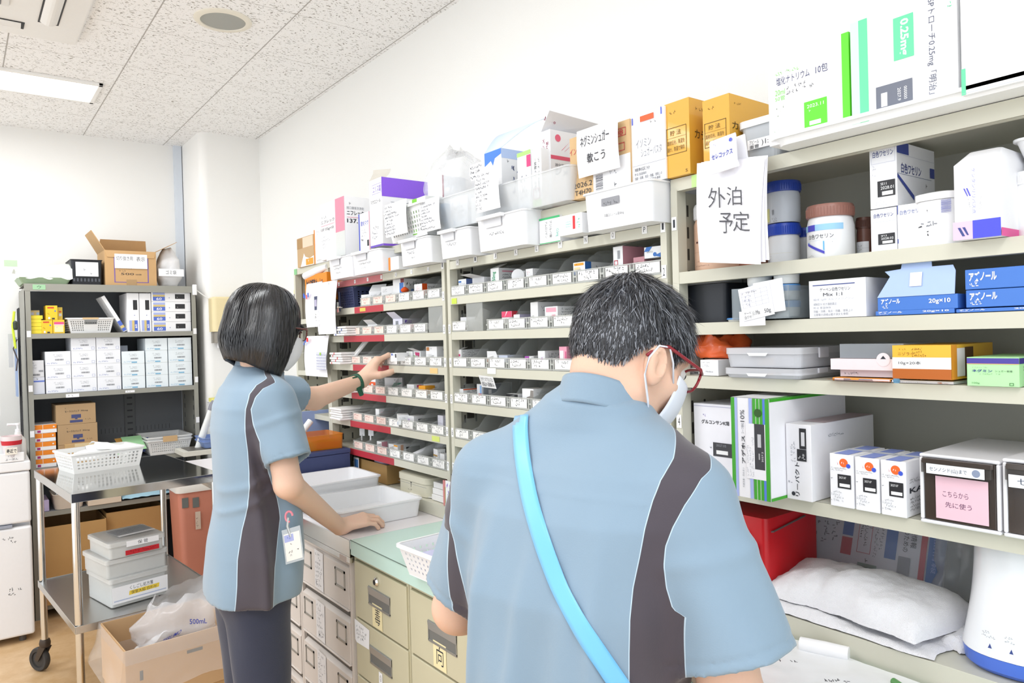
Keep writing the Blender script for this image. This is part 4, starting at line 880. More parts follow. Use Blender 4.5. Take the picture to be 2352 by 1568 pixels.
b = MB(); b.face([(0, 0, 0), (.16, 0, 0), (.16, .1, 0), (0, .1, 0)], PAPER); b.prints(((0, 0, .0003), (1, 0, 0), (0, 1, 0), .16, .1), [('s', .2, .5, .7, .9, 3, C('#a9b3dc'), 2)]); tag(solid(b.build('leaflet', loc=(1.30, 2.36, DECK + .003), rot=AISLE + .2), .001), 'white leaflet lying on the plinth behind the nearest tray', 'leaflet')
e = thing('pen_pot', 'pink card pot with a small purple written note on the plinth', 'pot', (1.303, 2.115, DECK + .001), AISLE)
b = open_box(.04, .05, .085, C('#d98d8d', .6), t=.002); b.prints(((.0, 0, 0), (1, 0, 0), (0, 0, 1), .04, .085), [('r', .5, .1, 1, .85, PAPER), ('s', .55, .6, .95, .8, 1, C('#8d5bd0'), 2)]); b.build('pot', e)
b = MB(); b.tube([(.015, .03, .01), (.008, .02, .115)], .004, C('#e6e3df', .3)); tag(b.build('swab', loc=(1.303, 2.115, DECK + .003), rot=AISLE), 'white stick standing in the pink pot', 'stick')
e = thing('pen_pot', 'ochre card pot with a note in purple handwriting on the plinth', 'pot', (1.285, 2.075, DECK - .02 + .021), AISLE)
b = open_box(.09, .06, .07, C('#a88f4a', .6), t=.002); b.build('pot', e)
b = MB(); PU = C('#8d5bd0', .6); b.prints(((.012, -.004, .01), (1, 0, 0), (0, 0, 1), .07, .085), [('p', [(0, 0), (.95, -.04), (1, .98), (.02, 1)], PAPER), ('s', .1, .12, .85, .9, 3, PU, 2, 0, 1)]); b.build('note', e)
for k in range(4):
    b = MB(); b.tube([(.02 + k * .018, .03, .005), (.018 + k * .02, .02 + .006 * (k % 2), .11 + .01 * (k % 3))], .004, C(['#2b2b2e', '#5c5f66', '#c9c9d6', '#2b2b2e'][k], .4)); tag(b.build('pen', loc=(1.285, 2.075, DECK + .004), rot=AISLE), ['black pen, leftmost in the ochre pot', 'dark grey pen, second from left in the ochre pot', 'pale lilac pen in the ochre pot', 'black pen, rightmost in the ochre pot'][k], 'pen', 'pens in the ochre pot')
# white basket cut by the man's arm
e = thing('basket', 'white perforated basket overhanging the mint counter beside the man', 'basket', (.905, 1.70, CT + .002), AISLE + .05)
basket('body', e, .27, .19, .078, C('#f2f3f6', .35), .02, 12, 4, 8, fx=.35, fy=.5, rim=.014)
b = MB(); b.box(.03, .02, .004, .22, .16, .05, C('#c3c4e2', .5)); tag(b.build('lilac_packet', loc=(.915, 1.69, CT + .006), rot=AISLE + .05), 'lilac packet inside the white basket on the mint counter', 'packet')
b = MB(); b.prints(((0, 0, 0), (1, 0, 0), (0, .8, .6), .035, .07), [('r', 0, 0, 1, 1, C('#cfdc6a', .6)), ('s', .1, .1, .9, .9, 6, C('#7d8a3a'), 2)]); tag(solid(b.build('yellow_slip', loc=(.955, 1.585, CT + .06), rot=AISLE - .2), .001), 'yellow-green slip sticking out of the white basket', 'slip')
# ================================================================== clear bins with cards
def bin_meshes():
    w, d, hf, hb = .1, .2, .033, .092; P = CLEAR; b = MB(); t = .0018
    b.box(0, 0, 0, w, t, hf, P); b.box(0, d - t, 0, w, d, hb, P); b.box(t, t, 0, w - t, d - t, t, P)
    prof = [(0, 0), (d, 0), (d, hb)] + [(d * .55 * math.cos(a) + d * .32 - .0, hf + (hb - hf) * math.sin(a)) for a in [math.pi / 2 - .2, math.pi / 2 + .2, 2.2, 2.6]] + [(.0, hf)]
    prof = [(0, 0), (d, 0), (d, hb), (.12, hb), (.085, hb - .004), (.055, hb - .022), (.03, hf + .008), (0, hf)]
    for x0 in (0, w - t): b.loft([[(x0, y, z) for y, z in prof], [(x0 + t, y, z) for y, z in prof]], P)
    e = MB()
    for x0 in (.004, w - .0065): e.box(x0, -.003, .004, x0 + .0035, 0, hf - .003, CLEAR_E)
    e.box(-.0005, -.0035, hf * .45, .005, -.0005, hf * .6, CLEAR_E); e.box(w - .005, -.0035, hf * .45, w + .0005, -.0005, hf * .6, CLEAR_E); e.box(0, -.002, hf - .002, w, .002, hf + .0008, CLEAR_E); e.box(0, -.002, 0, w, .0, .004, CLEAR_E)
    return b, e
def card_mb(seed, pinkish):
    c = MB(); rg = random.Random(seed); ink = C('#3a3d46') if not pinkish else C('#b05a58', .6)
    c.prints(((.0115, -.0018, .0045), (1, 0, 0), (0, 0, 1), .076, .0255), [('r', 0, 0, 1, 1, C('#f4f3f1', .6) if not pinkish else C('#f1dcd2', .6)), ('s', .05, .55, .95, .92, 1, ink, seed, 0, .95), ('s', rg.uniform(.1, .3), .1, .85, .42, 1, ink, seed + 50, 0, .8)])
    return c
_bm, _em = bin_meshes()
proto = thing('storage_bin', 'clear bin', 'bin', (0, 0, 0), AISLE)
p_t = _bm.build('tray', proto); p_e = _em.build('front_ribs', proto)
cards = [card_mb(i, False) for i in range(10)] + [card_mb(20 + i, True) for i in range(4)]
cards = [c.build('label_card', proto) for c in cards]
ORD = ['first', 'second', 'third', 'fourth', 'fifth', 'sixth', 'seventh', 'eighth', 'ninth']
used_proto = False
def place_bin(x, y, z, lab, ci):
    r = proto.copy(); COL.objects.link(r); r.location = (x, y, z); r['label'] = lab; r['group'] = 'clear bins with cards on the shelves'
    for ch in (p_t, p_e, cards[ci]):
        c = ch.copy(); COL.objects.link(c); c.parent = r
    return r
rg = random.Random(5)
for row, (k, y0, n) in enumerate(((2, 2.086, 6), (3, 2.186, 6), (4, 2.086, 7), (5, 2.086, 7), (6, 2.086, 7), (7, 2.086, 7))):
    for i in range(n):
        y = y0 + .1 * (n - i) + .0035 * (n - 1 - i)
        place_bin(SX + .004, y, SH[k] + .0008, 'clear bin with %s card, %s from left, %s bin row, taped bay' % ('pinkish' if i < 3 else 'white', ORD[i], ORD[row]), (10 + rg.randrange(4)) if i < 3 else rg.randrange(10))
for row, (k, idx) in enumerate(((2, range(9)), (3, (0, 2, 3, 4, 5, 6, 7, 8)), (4, range(9)), (5, range(6)), (6, range(4)), (7, range(2)))):
    for i in idx:
        y = 2.036 - .1017 * i
        place_bin(SX + .004, y, SH[k] + .0008, 'clear bin, %s from left, %s bin row of the middle bay' % (ORD[i], ORD[row]), rg.randrange(10))
for o in [proto, p_t, p_e] + cards: bpy.data.objects.remove(o)
# upright clear panels
for y, k, lb in ((2.178, 3, 'upright clear divider panel at the right end of a red-taped bin row'), (1.945, 3, 'upright clear panel standing second in a bin row of the middle bay')):
    e = thing('clear_divider', lb, 'divider', (SX + .001, y, SH[k] + .001), AISLE, group='upright clear divider panels')
    b = MB(); b.box(.004, 0, 0, .094, .002, .092, C('#b9bcb9', .15, alpha=.5)); b.box(.092, .002, 0, .094, .15, .092, C('#b9bcb9', .15, alpha=.4)); b.build('panel', e)
    b = MB(); b.tube([(.035, .03, .02), (.04, .05, .065)], .018, C('#f2f2ee', .5), 12); b.build('white_roll', e, smooth=True)
# ------------------------------------------------------------------ medicine cartons lying in the bins
G_ = C('#2f9d6a', .5); O_ = C('#ef5b1e', .5); B1 = C('#3b76c4', .5); B2 = C('#8cb4e2', .5); P1 = C('#e9a3b4', .5); P2 = C('#d23c7a', .5); V1 = C('#6a49b8', .5); Kb = C('#26262a', .5); R1 = C('#c93444', .5); LG = C('#6cc04a', .5); YO = C('#eaa022', .5); WG = C('#e9e9ec', .5)
def med(lab, ul, ur, vt, vb, d, m=None, X=1.325, yaw=0, tip=0, front=(), right=(), top=(), flap=None, name='medicine_box'):
    c = px((ul + ur) / 2, vb, X); yl = px(ul, vb, X).y; yr = px(ur, vb, X).y; w = (yl - yr); h = px(ul, vt, X).z - px(ul, vb, X).z
    if right == (): right = [('s', .1, .45, .9, .75, 2, GREY, int(ul), 0, .9)]
    b = carton_mb(w, d, h, m or WHITE, front=front, right=right, top=top or [('s', .1, .3, .9, .6, 1, GREY, int(ur))])
    if flap:
        fa, fl = flap; b.face([(0, 0, h), (w, 0, h), (w * .93, -math.sin(fa) * fl, h + math.cos(fa) * fl), (w * .07, -math.sin(fa) * fl, h + math.cos(fa) * fl)], m or WHITE)
    o = b.build(name, loc=(X, yl, c.z), rot=AISLE + math.radians(yaw), bevel=.0006, tilt=(math.radians(tip), 0)); return tag(o, lab, 'medicine box', 'small medicine boxes in the clear bins')
med('small white box with a teal mark, leftmost in the top taped bin row', 830, 848, 676, 700, .05, front=[('r', .3, .4, .8, .6, G_)], yaw=14)
med('small white box with a violet edge beside the teal-marked one', 848, 872, 668, 694, .06, front=[('p', [(0, 0), (1, 0), (1, .2)], V1), ('s', .1, .4, .8, .7, 2, GREY)], yaw=18, flap=(-.5, .03))
med('white box with blue and dark print bars, upright in the top bin row', 876, 904, 657, 690, .07, front=[('s', .1, .6, .6, .8, 2, INK), ('r', .2, .3, .5, .38, Kb), ('r', .55, .3, .9, .38, B1), ('c', .3, .15, .004, B2)], yaw=8)
med('tall white and blue box with a dark red strip in the top bin row', 903, 926, 641, 677, .12, front=[('r', .6, .0, .95, .75, B1), ('r', .7, .75, 1, 1, C('#7a2a30'))], right=[('s', .08, .55, .6, .78, 1, INK, 2, 0, 1), ('c', .3, .25, .007, B1), ('s', .5, .3, .9, .45, 1, C('#c9a0a0'))], yaw=4)
b = MB(); b.lathe([(.001, 0), (.012, .003), (.016, .010), (.009, .018), (.001, .022)], O_, 20); tag(b.build('orange_bead', loc=tuple(px(930, 672, 1.33)), smooth=True), 'little orange bead among the boxes in the top bin row', 'cap')
med('white box with an orange side in the top bin row beside the divider', 952, 969, 652, 679, .13, front=[('s', .2, .3, .8, .8, 4, C('#dd8888'), 3)], right=[('r', 0, 0, .16, 1, O_), ('r', .2, .1, .4, .45, C('#c9d6e8')), ('r', .42, 0, .98, .4, Kb), ('s', .2, .6, .9, .8, 1, INK, 8, 0, 1)], yaw=2)
med('white box with a pink disc and black label in the second bin row', 845, 864, 745, 761, .12, front=[('c', .5, .5, .007, P1)], right=[('r', .3, .3, .75, .75, Kb), ('s', .35, .45, .7, .6, 1, WHITE)], flap=(.9, .03), yaw=4)
med('white and lilac opened box in the second bin row', 903, 922, 732, 757, .12, C('#e4e4f4', .5), front=[('r', .3, .4, .6, .8, GREY)], right=[('r', .1, .55, .35, .85, V1)], flap=(.9, .04), yaw=4)
med('small pink and white box in the second bin row', 938, 957, 744, 757, .05, C('#f1b5be', .5), yaw=0); med('small plain white box beside the pink one in the second bin row', 960, 972, 743, 757, .05, yaw=-10)
med('white and green box with magenta print in the third bin row', 951, 966, 806, 832, .09, front=[('r', .0, 0, .2, .6, LG), ('p', [(.2, .9), (.9, .85), (.8, .3), (.6, .6), (.3, .6)], P2)], right=[('r', .6, .0, .75, 1, LG)], yaw=0, flap=(1.2, .03))
med('white box with a brown corner mark in the third bin row', 979, 1004, 796, 830, .09, front=[('r', .05, .72, .32, .96, C('#b9793e')), ('s', .4, .8, .9, .92, 1, INK), ('s', .1, .35, .8, .5, 2, INK, 4)], right=[('s', .2, .7, .9, .85, 1, INK)])
med('thin white boxes standing as a row in the third bin row', 934, 948, 807, 830, .08, front=[('r', .3, 0, .33, 1, GREY), ('r', .6, 0, .63, 1, C('#b8d89a'))])
med('orange and white box in the fourth bin row', 848, 863, 866, 893, .12, front=[('r', 0, 0, 1, .6, O_), ('r', .35, .1, .65, .45, WHITE)], right=[('s', .1, .2, .8, .8, 3, GREY, 5)])
med('grey flat packet with a green triangle leaning in the fourth bin row', 884, 908, 868, 897, .012, C('#c9c9cb', .4), front=[('p', [(.3, .1), (.55, .6), (1, .6)], C('#1d7a5c')), ('s', .5, .75, .9, .88, 1, INK)], yaw=25, right=[('r', 0, 0, .01, .01, WHITE)])
med('white box with a pink seal in the fourth bin row', 935, 951, 883, 906, .13, front=[('s', .4, .55, .8, .8, 2, R1), ('s', .2, .2, .9, .4, 2, INK)], right=[('r', .1, .7, .25, .95, P2), ('r', .45, .2, .6, .7, Kb)])
med('small amber and green box in front in the fourth bin row', 962, 977, 886, 908, .04, YO, X=1.318, front=[('r', 0, .3, 1, .5, LG), ('r', .1, .1, .8, .3, WHITE)])
b = MB(); A = px(975, 893, 1.34); b.tube([A, A + Vector((.1, -.03, .01))], .017, WG, 16); tag(b.build('film_roll', smooth=True), 'white film roll lying in the fourth bin row', 'roll')
med('long white box with pink and violet lines in the fifth bin row', 863, 872, 939, 965, .14, front=[('r', .1, .05, .6, .2, V1)], right=[('r', .05, .3, .95, .33, P1), ('r', .05, .5, .95, .53, P1), ('r', .05, .7, .95, .73, P1), ('r', .1, .05, .4, .15, V1)], yaw=-3)
med('white and light blue box tipped forward in the fifth bin row', 912, 932, 951, 973, .04, front=[('r', 0, 0, 1, .3, B2), ('s', .2, .5, .8, .8, 2, GREY)], yaw=-25, X=1.32)
med('white box with a black label in the fifth bin row', 938, 951, 955, 978, .12, front=[('r', 0, 0, .3, .7, C('#cbb8e0'))], right=[('r', .15, .35, .8, .7, Kb), ('s', .2, .45, .7, .6, 1, WHITE)])
med('thin pale box standing at the right end of the fifth bin row', 1006, 1018, 954, 984, .05, C('#d5d5e2', .4), front=[('s', .1, .2, .9, .8, 4, GREY)])
med('white box with red and blue marks in the lowest bin row', 866, 877, 1014, 1036, .1, front=[('s', .1, .4, .9, .8, 2, R1)], right=[('r', 0, .2, .25, 1, P1), ('r', .1, .05, .9, .2, B1), ('s', .4, .5, .9, .8, 1, R1)])
med('white box with blue and orange bands in the lowest bin row', 893, 914, 1021, 1044, .12, front=[('r', 0, .0, 1, .18, O_), ('r', 0, .26, 1, .34, B1), ('r', .6, .85, 1, 1, YO)], right=[('r', .3, .1, .8, .75, Kb), ('r', .1, 0, .2, 1, C('#e8b89a')), ('s', .35, .2, .7, .4, 1, WHITE)])
b = MB(); A = px(950, 1050, 1.335); b.tube([A, A + Vector((.09, -.09, .055))], .017, C('#e6e7ec', .4), 16); tag(b.build('paper_roll', smooth=True), 'white printed roll leaning up in the lowest bin row', 'roll')
med('white and brown box at the right of the lowest bin row', 996, 1008, 1031, 1056, .03, front=[('r', 0, .35, 1, .5, C('#b08a4a')), ('s', .1, .6, .9, .85, 2, V1)], yaw=-8); med('small white box at the right end of the lowest bin row', 1011, 1021, 1042, 1062, .05)
# bay behind the man
med('white box with a blue logo at the left end of the middle bay', 1053, 1071, 641, 660, .08, front=[('r', .05, .6, .4, .8, B1), ('s', .1, .2, .9, .5, 2, C('#6f87d2'), 2)], right=[('r', 0, 0, 1, 1, C('#6b82bf'))])
med('white opened box with lifted flap in the upper row of the middle bay', 1085, 1112, 637, 652, .07, WG, flap=(1.4, .05)); 
med('white box marked 50mg in green in the upper row of the middle bay', 1127, 1146, 616, 648, .13, front=[('t', .2, .1, .7, .75, '50mg', G_, 90, .02)], right=[('r', .1, .72, .95, .82, P1), ('s', .1, .25, .9, .6, 2, INK, 4, 0, 1), ('r', .0, 0, 1, .06, G_)], flap=(-1.2, .04))
med('white box with red print and a hexagon, in the middle of the upper row', 1208, 1224, 617, 645, .13, front=[('s', .1, .5, .9, .8, 2, R1), ('c', .6, .2, .004, INK)], right=[('s', .08, .3, .95, .9, 4, GREY, 9, 0, 1)])
med('small white box behind the red-print box in the upper row', 1192, 1206, 622, 642, .06, X=1.36)
b = MB(); b.T = Matrix.Rotation(AISLE + .6, 4, 'Z') @ Matrix.Rotation(math.pi / 2, 4, 'X'); b.lathe([(.001, 0), (.02, 0), (.02, .002), (.001, .002)], WHITE, 24); tag(b.build('round_flap', loc=tuple(px(1190, 633, 1.33))), 'round white card standing on edge in the upper row', 'card')
med('orange, white and blue box in the upper row near the man\'s head', 1317, 1344, 602, 630, .11, front=[('r', 0, .0, 1, .22, B1), ('r', .1, .72, .9, .92, YO), ('s', .2, .75, .8, .9, 1, Kb), ('r', .1, .4, .6, .6, C('#f5d8a8'))], right=[('r', .0, 0, .2, 1, B1), ('s', .3, .4, .9, .7, 1, INK)])
med('large pink box with a white end in the upper row', 1409, 1431, 566, 614, .15, front=[('f', .1, .1, .5, .35, .002, R1), ('b', .45, .4, .75, .8, GREY)], right=[('r', 0, 0, 1, 1, C('#dfa0ac', .5)), ('s', .4, .4, .8, .55, 1, C('#6a4a52'), 3, 0, 1)], flap=(-1.3, .05))
med('blue and white box with a hexagonal lid at the right end of the upper row', 1480, 1515, 566, 592, .07, front=[('p', [(0, .6), (.15, 1), (.5, 1), (.3, .6)], B1), ('p', [(.6, .2), (1, .0), (1, .4)], B1), ('s', .15, .45, .8, .6, 1, INK, 3, 0, 1), ('c', .65, .3, .005, B1)], yaw=6)
med('dark rose box end beside the large pink box', 1455, 1480, 590, 612, .06, C('#c58d97', .5))
med('white cap-shaped box behind the clear panel in the second row', 1058, 1084, 728, 752, .05, WG, yaw=14); med('small whitish box behind the clear panel in the second row', 1088, 1104, 738, 762, .05, C('#dcdcd2', .5), yaw=-20)
med('white box with a pink fan pattern in the second row', 1153, 1176, 715, 742, .08, front=[('r', 0, .5, 1, 1, C('#e2496f')), ('p', [(.3, .5), (.5, 1), (.6, 1)], WHITE), ('s', .1, .15, .9, .4, 2, INK)], right=[('r', 0, .5, .3, 1, R1)])
med('small white box with a lilac side in the second row', 1180, 1194, 722, 741, .07, right=[('r', 0, 0, 1, 1, C('#b9b4d0'))])
med('big plain white box with an open flap in the second row', 1219, 1236, 694, 735, .13, flap=(-1.35, .04)); med('white box with a pink label in front of the plain one', 1252, 1281, 704, 735, .13, X=1.315, front=[('r', .1, .6, .9, .92, P1), ('r', .55, .1, .85, .4, P1)], right=[('s', .1, .3, .9, .85, 3, INK, 5, 0, .9)])
med('white box with a magenta label at the left of the third row', 1048, 1060, 803, 828, .11, front=[('r', .2, .4, .8, .6, P2)], right=[('s', .05, .3, .9, .9, 4, INK, 6, 0, .9)], flap=(-1.3, .03))
med('white and orange box with a rounded flap in the third row', 1119, 1142, 815, 831, .05, front=[('r', 0, 0, 1, .4, C('#d98a5a'))], flap=(.2, .012)); med('pale blue box beside the orange one in the third row', 1146, 1166, 816, 832, .06, C('#ccd4e6', .5))
med('white box with a violet arched flap in the third row', 1206, 1226, 818, 831, .04, front=[('r', 0, .4, .5, 1, C('#b04fb8'))]); med('white box with a violet triangle in the third row', 1236, 1252, 806, 834, .12, front=[('p', [(.1, 0), (1, 0), (.6, .5)], C('#b04fb8'))], right=[('r', .1, .05, .45, .25, Kb), ('s', .1, .4, .9, .8, 2, INK, 7, 0, .9)])
med('tall pink and white striped box beside the man\'s head in the third row', 1285, 1302, 796, 833, .06, C('#f0a6bd', .5), front=[('r', .1, .2, .6, .75, WHITE), ('r', .85, .1, .95, .7, P2)])
med('long white and orange box leaning back in the fourth row', 1050, 1066, 893, 915, .14, front=[('r', 0, .7, .4, 1, O_)], right=[('r', 0, .9, 1, 1, O_), ('s', .1, .2, .9, .8, 3, INK, 3, 0, .9)], tip=0, yaw=-4)
med('white box with blue and red corners in the fourth row', 1096, 1108, 882, 915, .12, C('#d9dde2', .5), front=[('r', .3, .1, .9, .35, R1), ('r', .6, .35, .9, .9, B2)], right=[('r', .05, .05, .95, .95, C('#9fa5ae', .4)), ('r', .2, .3, .3, .6, WHITE)])
med('black and white opened flap box in the fourth row', 1163, 1190, 905, 921, .03, front=[('r', 0, .35, 1, 1, Kb)]); med('big white box with a grey notch in the fourth row', 1200, 1226, 893, 925, .12, front=[('p', [(.4, 0), (1, 0), (1, .9), (.75, .9), (.7, .5), (.4, .4)], C('#8e8984'))], X=1.32)
b = MB(); b.prints(((0, 0, 0), (1, 0, -.04), (.04, -.35, .93), .075, .04), [('r', 0, 0, 1, 1, PAPER), ('t', .08, .52, .92, .9, 'かかりつけでない方は', INK), ('t', .08, .1, .92, .48, '医薬品から薬剤師のみ', INK)])
tag(solid(b.build('notice_card', loc=tuple(px(1108, 888, 1.30)), rot=AISLE), .0006), 'small white notice card taped above the fourth row by the divider', 'card')
# paper medicine bags piled at the left of the taped bay
def pbags(n, lab, u, v, z, cm, X=1.255, rot=0):
    for k in range(n):
        b = MB(); b.box(0, 0, 0, .115, .2, .0085, C('#f1f0ef', .6)); b.prints(((0, 0, 0), (1, 0, 0), (0, 0, 1), .115, .0085), [('r', .2 + .2 * (k % 3), 0, .26 + .2 * (k % 3), 1, cm)] if cm else []); b.prints(((0, 0, .0085), (1, 0, 0), (0, 1, 0), .115, .2), [('r', .2 + .2 * (k % 3), 0, .26 + .2 * (k % 3), .12, cm)] if cm else [])
        tag(b.build('medicine_bag', loc=(X + .006 * (k % 2), px(u, v, X).y, z + .0012 + k * .0098), rot=AISLE + rot + .05 * ((k * 7) % 3 - 1), bevel=.003), '%s, %s of the pile' % (lab, ORD[k]), 'paper bag', 'piles of paper medicine bags')
pbags(4, 'white paper bag with a blue stripe in the second shelf row', 766, 770, SH[3], C('#3a5aa8')); pbags(5, 'white paper bag with a red stripe beside the hand', 757, 842, SH[4], C('#d02c34'))
pbags(2, 'plain white paper bag behind the wrist watch', 772, 905, SH[5], None); pbags(5, 'plain white paper bag in the fifth shelf row', 757, 970, SH[6], None)
b = MB(); b.box(0, 0, 0, .06, .13, .012, C('#ecebea', .5)); b.prints(((0, 0, .012), (1, 0, 0), (0, 1, 0), .06, .13), [('r', .1, .05, .9, .15, C('#d02c34'))]); tag(b.build('medicine_bag', loc=tuple(px(808, 826, 1.33)), rot=AISLE - .5, tilt=(.9, .3), bevel=.003), 'single white bag with a red mark standing tilted above the red-striped pile', 'paper bag')
for s_ in (0, 1):
    b = MB(); b.box(0, 0, 0, .03, .002, .03, WHITE); b.box(.008, 0, -.02, .016, .002, 0, WHITE); tag(b.build('hanging_tag', loc=tuple(px(826 + 20 * s_, 1000, 1.34)), rot=AISLE + .3), 'small white tag hanging under the sixth shelf lip, %s' % ['left', 'right'][s_], 'tag')
# ================================================================== things on the top shelf
ZT = 1.8405
e = thing('cardboard_box', 'torn open brown display box at the far end of the top shelf', 'cardboard box', tuple(spot(684, 722, 545, ZT, 1.29)[0]), AISLE)
_, w_, h_ = spot(684, 722, 545, ZT, 1.29)
b = open_box(w_, .12, h_ * .95, C('#c0a27a', .75), t=.003); b.box(.003, .03, .003, w_ * .95, .1, h_ * .8, C('#f3cbb0', .6)); b.prints(FRONT(w_, h_), [('r', 0, .6, .35, .93, C('#a8824e')), ('r', .35, .6, .96, .93, C('#f3cdb4')), ('p', [(.2, 0), (1, 0), (1, .28), (.75, .22), (.5, .3), (.42, .42), (.36, .3)], PAPER), ('r', .52, .02, .96, .22, C('#f09a1e')), ('s', .6, .1, .9, .2, 1, WHITE)]); b.build('carton', e)
carton('carton', 'orange-edged white tall carton behind the torn brown box', 'carton', 723, 742, 528, ZT, .12, PAPER, X=1.29, front=[('r', 0, 0, .12, 1, C('#f08a1e')), ('t', .3, .04, .98, .1, 'ラクツロ', INK), ('s', .3, .8, .9, .95, 2, GREY)], right=[('r', 0, .8, .2, 1, C('#9aa4d8'))])
carton('carton', 'big white and pink carton printed 137.155g in the far group on the top shelf', 'carton', 738, 794, 470, ZT, .17, PAPER, X=1.265,
    front=[('r', .64, 0, 1, .42, C('#d3d6d4', .6)), ('r', .64, .42, 1, 1, C('#df8ca2', .6)), ('t', .04, .64, .6, .70, 'ニフレック', INK), ('r', .04, .6, .6, .61, P1), ('t', .04, .50, .56, .56, '137.155g×10', INK), ('s', .04, .73, .4, .78, 1, GREY), ('s', .04, .2, .4, .42, 4, C('#b8bcc2'), 3)],
    right=[('t', .06, .78, .5, .83, '経口腸管洗浄剤', GREY), ('t', .06, .68, .5, .76, 'ニフレック', INK, 0, .02), ('r', .06, .64, .55, .65, P1), ('t', .06, .53, .7, .62, '137.155g', INK, 0, .02), ('s', .08, .86, .4, .9, 1, INK)])
carton('carton', 'white carton with a blue left edge between the pink and purple cartons', 'carton', 826, 851, 492, ZT, .12, PAPER, X=1.30, front=[('r', 0, 0, .1, 1, C('#3c4fc0')), ('r', .93, 0, 1, 1, P1), ('t', .2, .68, .9, .8, '酸化マグ', C('#3c4fc0')), ('t', .2, .3, .4, .36, '5g', INK), ('s', .2, .4, .9, .6, 3, GREY), ('r', .75, .15, .9, .3, Kb)])
lo, w_, h_ = spot(852, 880, 415, ZT, 1.26)
e = thing('carton', 'tall white carton with a purple band and open top on the top shelf', 'carton', lo, AISLE)
VP_ = C('#8a5ae0', .5); b = carton_mb(w_, .30, h_, PAPER, front=[('t', .3, .8, .95, .9, 'エリス錠', V1), ('f', .25, .78, .98, .92, .001, V1), ('t', .1, .64, .9, .7, 'マクロゴール', INK), ('r', .0, .0, 1, .03, V1), ('s', .15, .12, .7, .3, 3, GREY, 2)],
    right=[('r', 0, .72, 1, 1, VP_), ('t', .12, .6, .5, .66, 'マクロゴール', GREY), ('t', .12, .5, .5, .58, 'エリス', INK, 0, .03), ('r', 0, 0, 1, .03, VP_)])
b.build('carton', e, bevel=.001)
b = MB(); b.loft([[(.0, .02 * math.sin(q), h_ + .0 + .03 * q) for q in (0, .5, 1, 1.5)], [(w_, .02 * math.sin(q) + .02, h_ + .022 * q) for q in (0, .5, 1, 1.5)]], C('#c9c4ba', .6), False, False, closed=False); b.build('flap', e)
# baskets with list sheets
def sheet(lab, ul, vt, w, h, X, seed=1, col=PAPER, curl=.004, name='list_sheet', rows=9, items=None):
    p = px(ul, vt, X); b = MB(); ink = C('#55585f')
    n = 10
    wavy(b, 2, n, lambda s, t: (w * s + .004 * t, -curl * math.sin(t * 3), -h * t), col)
    b.prints(((0, -curl - .0012, -h), (1, 0, 0), (0, 0, 1), w, h), items or ([('s', .06, .95 - (i + 1) * .9 / rows, random.Random(seed + i).uniform(.5, .9), .95 - (i + .45) * .9 / rows, 1, ink, seed + i, 0, .9) for i in range(rows)] + [('r', .03, .94 - i * .9 / rows, .97, .942 - i * .9 / rows, C('#c8ccd4')) for i in range(rows)]))
    return tag(solid(b.build(name, loc=tuple(p), rot=AISLE), .0007), lab, 'paper')
e = thing('basket', 'white slotted basket with green contents, first on the top shelf', 'basket', (1.245, px(884, 520, 1.245).y, ZT + .001), AISLE - .04)
basket('body', e, .30, .27, .105, C('#f0f1f0', .4), .02, 14, 5, 10, fx=.45, fy=.6, rim=.012)
b = MB(); b.box(.02, .03, .004, .13, .24, .12, C('#f0f0ee', .5)); b.box(.15, .02, .004, .27, .22, .125, C('#eef0ee', .5)); b.box(.18, .018, .004, .21, .02, .125, C('#7cc92e', .5)); tag(b.build('carton', loc=(1.245, px(884, 520, 1.245).y, ZT + .004), rot=AISLE - .04), 'pair of white cartons with green edge inside the slotted basket', 'carton')
sheet('handwritten list sheet on the slotted white basket', 884, 472, .155, .115, 1.225, 3)
e = thing('container', 'clear plastic container holding bluish packets, second on the top shelf', 'container', (1.245, px(984, 500, 1.245).y, ZT + .001), AISLE)
b = MB(); b.tray(.30, .26, .10, .003, C('#e9ecee', .2, alpha=.45), taper=.02, rim=.004, r=.02); b.build('tub', e, smooth=True)
b = MB(); b.box(.03, .03, .004, .055, .22, .09, C('#8fb8dc', .5)); b.box(.07, .04, .004, .17, .22, .10, C('#e8ecf4', .5)); b.prints(((.07, .039, 0), (1, 0, 0), (0, 0, 1), .1, .1), [('s', .1, .3, .9, .9, 4, GREY, 4), ('s', .1, .15, .8, .3, 1, C('#3b8ad0'))]); b.box(.19, .04, .004, .28, .2, .085, WHITE); b.build('packets', e)
sheet('handwritten list sheet on the clear container', 967, 462, .115, .105, 1.235, 14)
carton('carton', 'small white carton with a dark red edge above the clear container', 'carton', 985, 1018, 412, ZT + .055, .1, WHITE, X=1.36, front=[('s', .4, .3, .9, .7, 3, GREY)], right=[('r', 0, 0, .06, 1, C('#a0324a')), ('s', .2, .3, .7, .6, 1, V1)])
e = thing('plastic_bag', 'large clear crumpled plastic bag standing on the top shelf', 'plastic bag', (1.40, px(1055, 420, 1.40).y, ZT + .06))
bagblob('bag', e, .2, .20, .235, C('#f4f5f8', .1, alpha=.3, bump=.6, scale=26), 11, top=.1, wr=.03)
e = thing('container', 'long clear plastic container of cartons, third on the top shelf', 'container', (1.24, px(1090, 480, 1.24).y, ZT + .001), AISLE)
wl = px(1090, 480, 1.24).y - px(1308, 440, 1.24).y
b = MB(); b.tray(wl, .26, .085, .003, C('#e9ecee', .2, alpha=.45), taper=.02, rim=.004, r=.02); b.build('tub', e, smooth=True)
sheet('handwritten list sheet hanging over the long clear container', 1092, 398, .115, .118, 1.23, 24)
sheet('white printed card above the hanging list sheet', 1080, 380, .115, .05, 1.29, 33, rows=3)
lo, w_, h_ = spot(1117, 1155, 352, ZT + .006, 1.28)
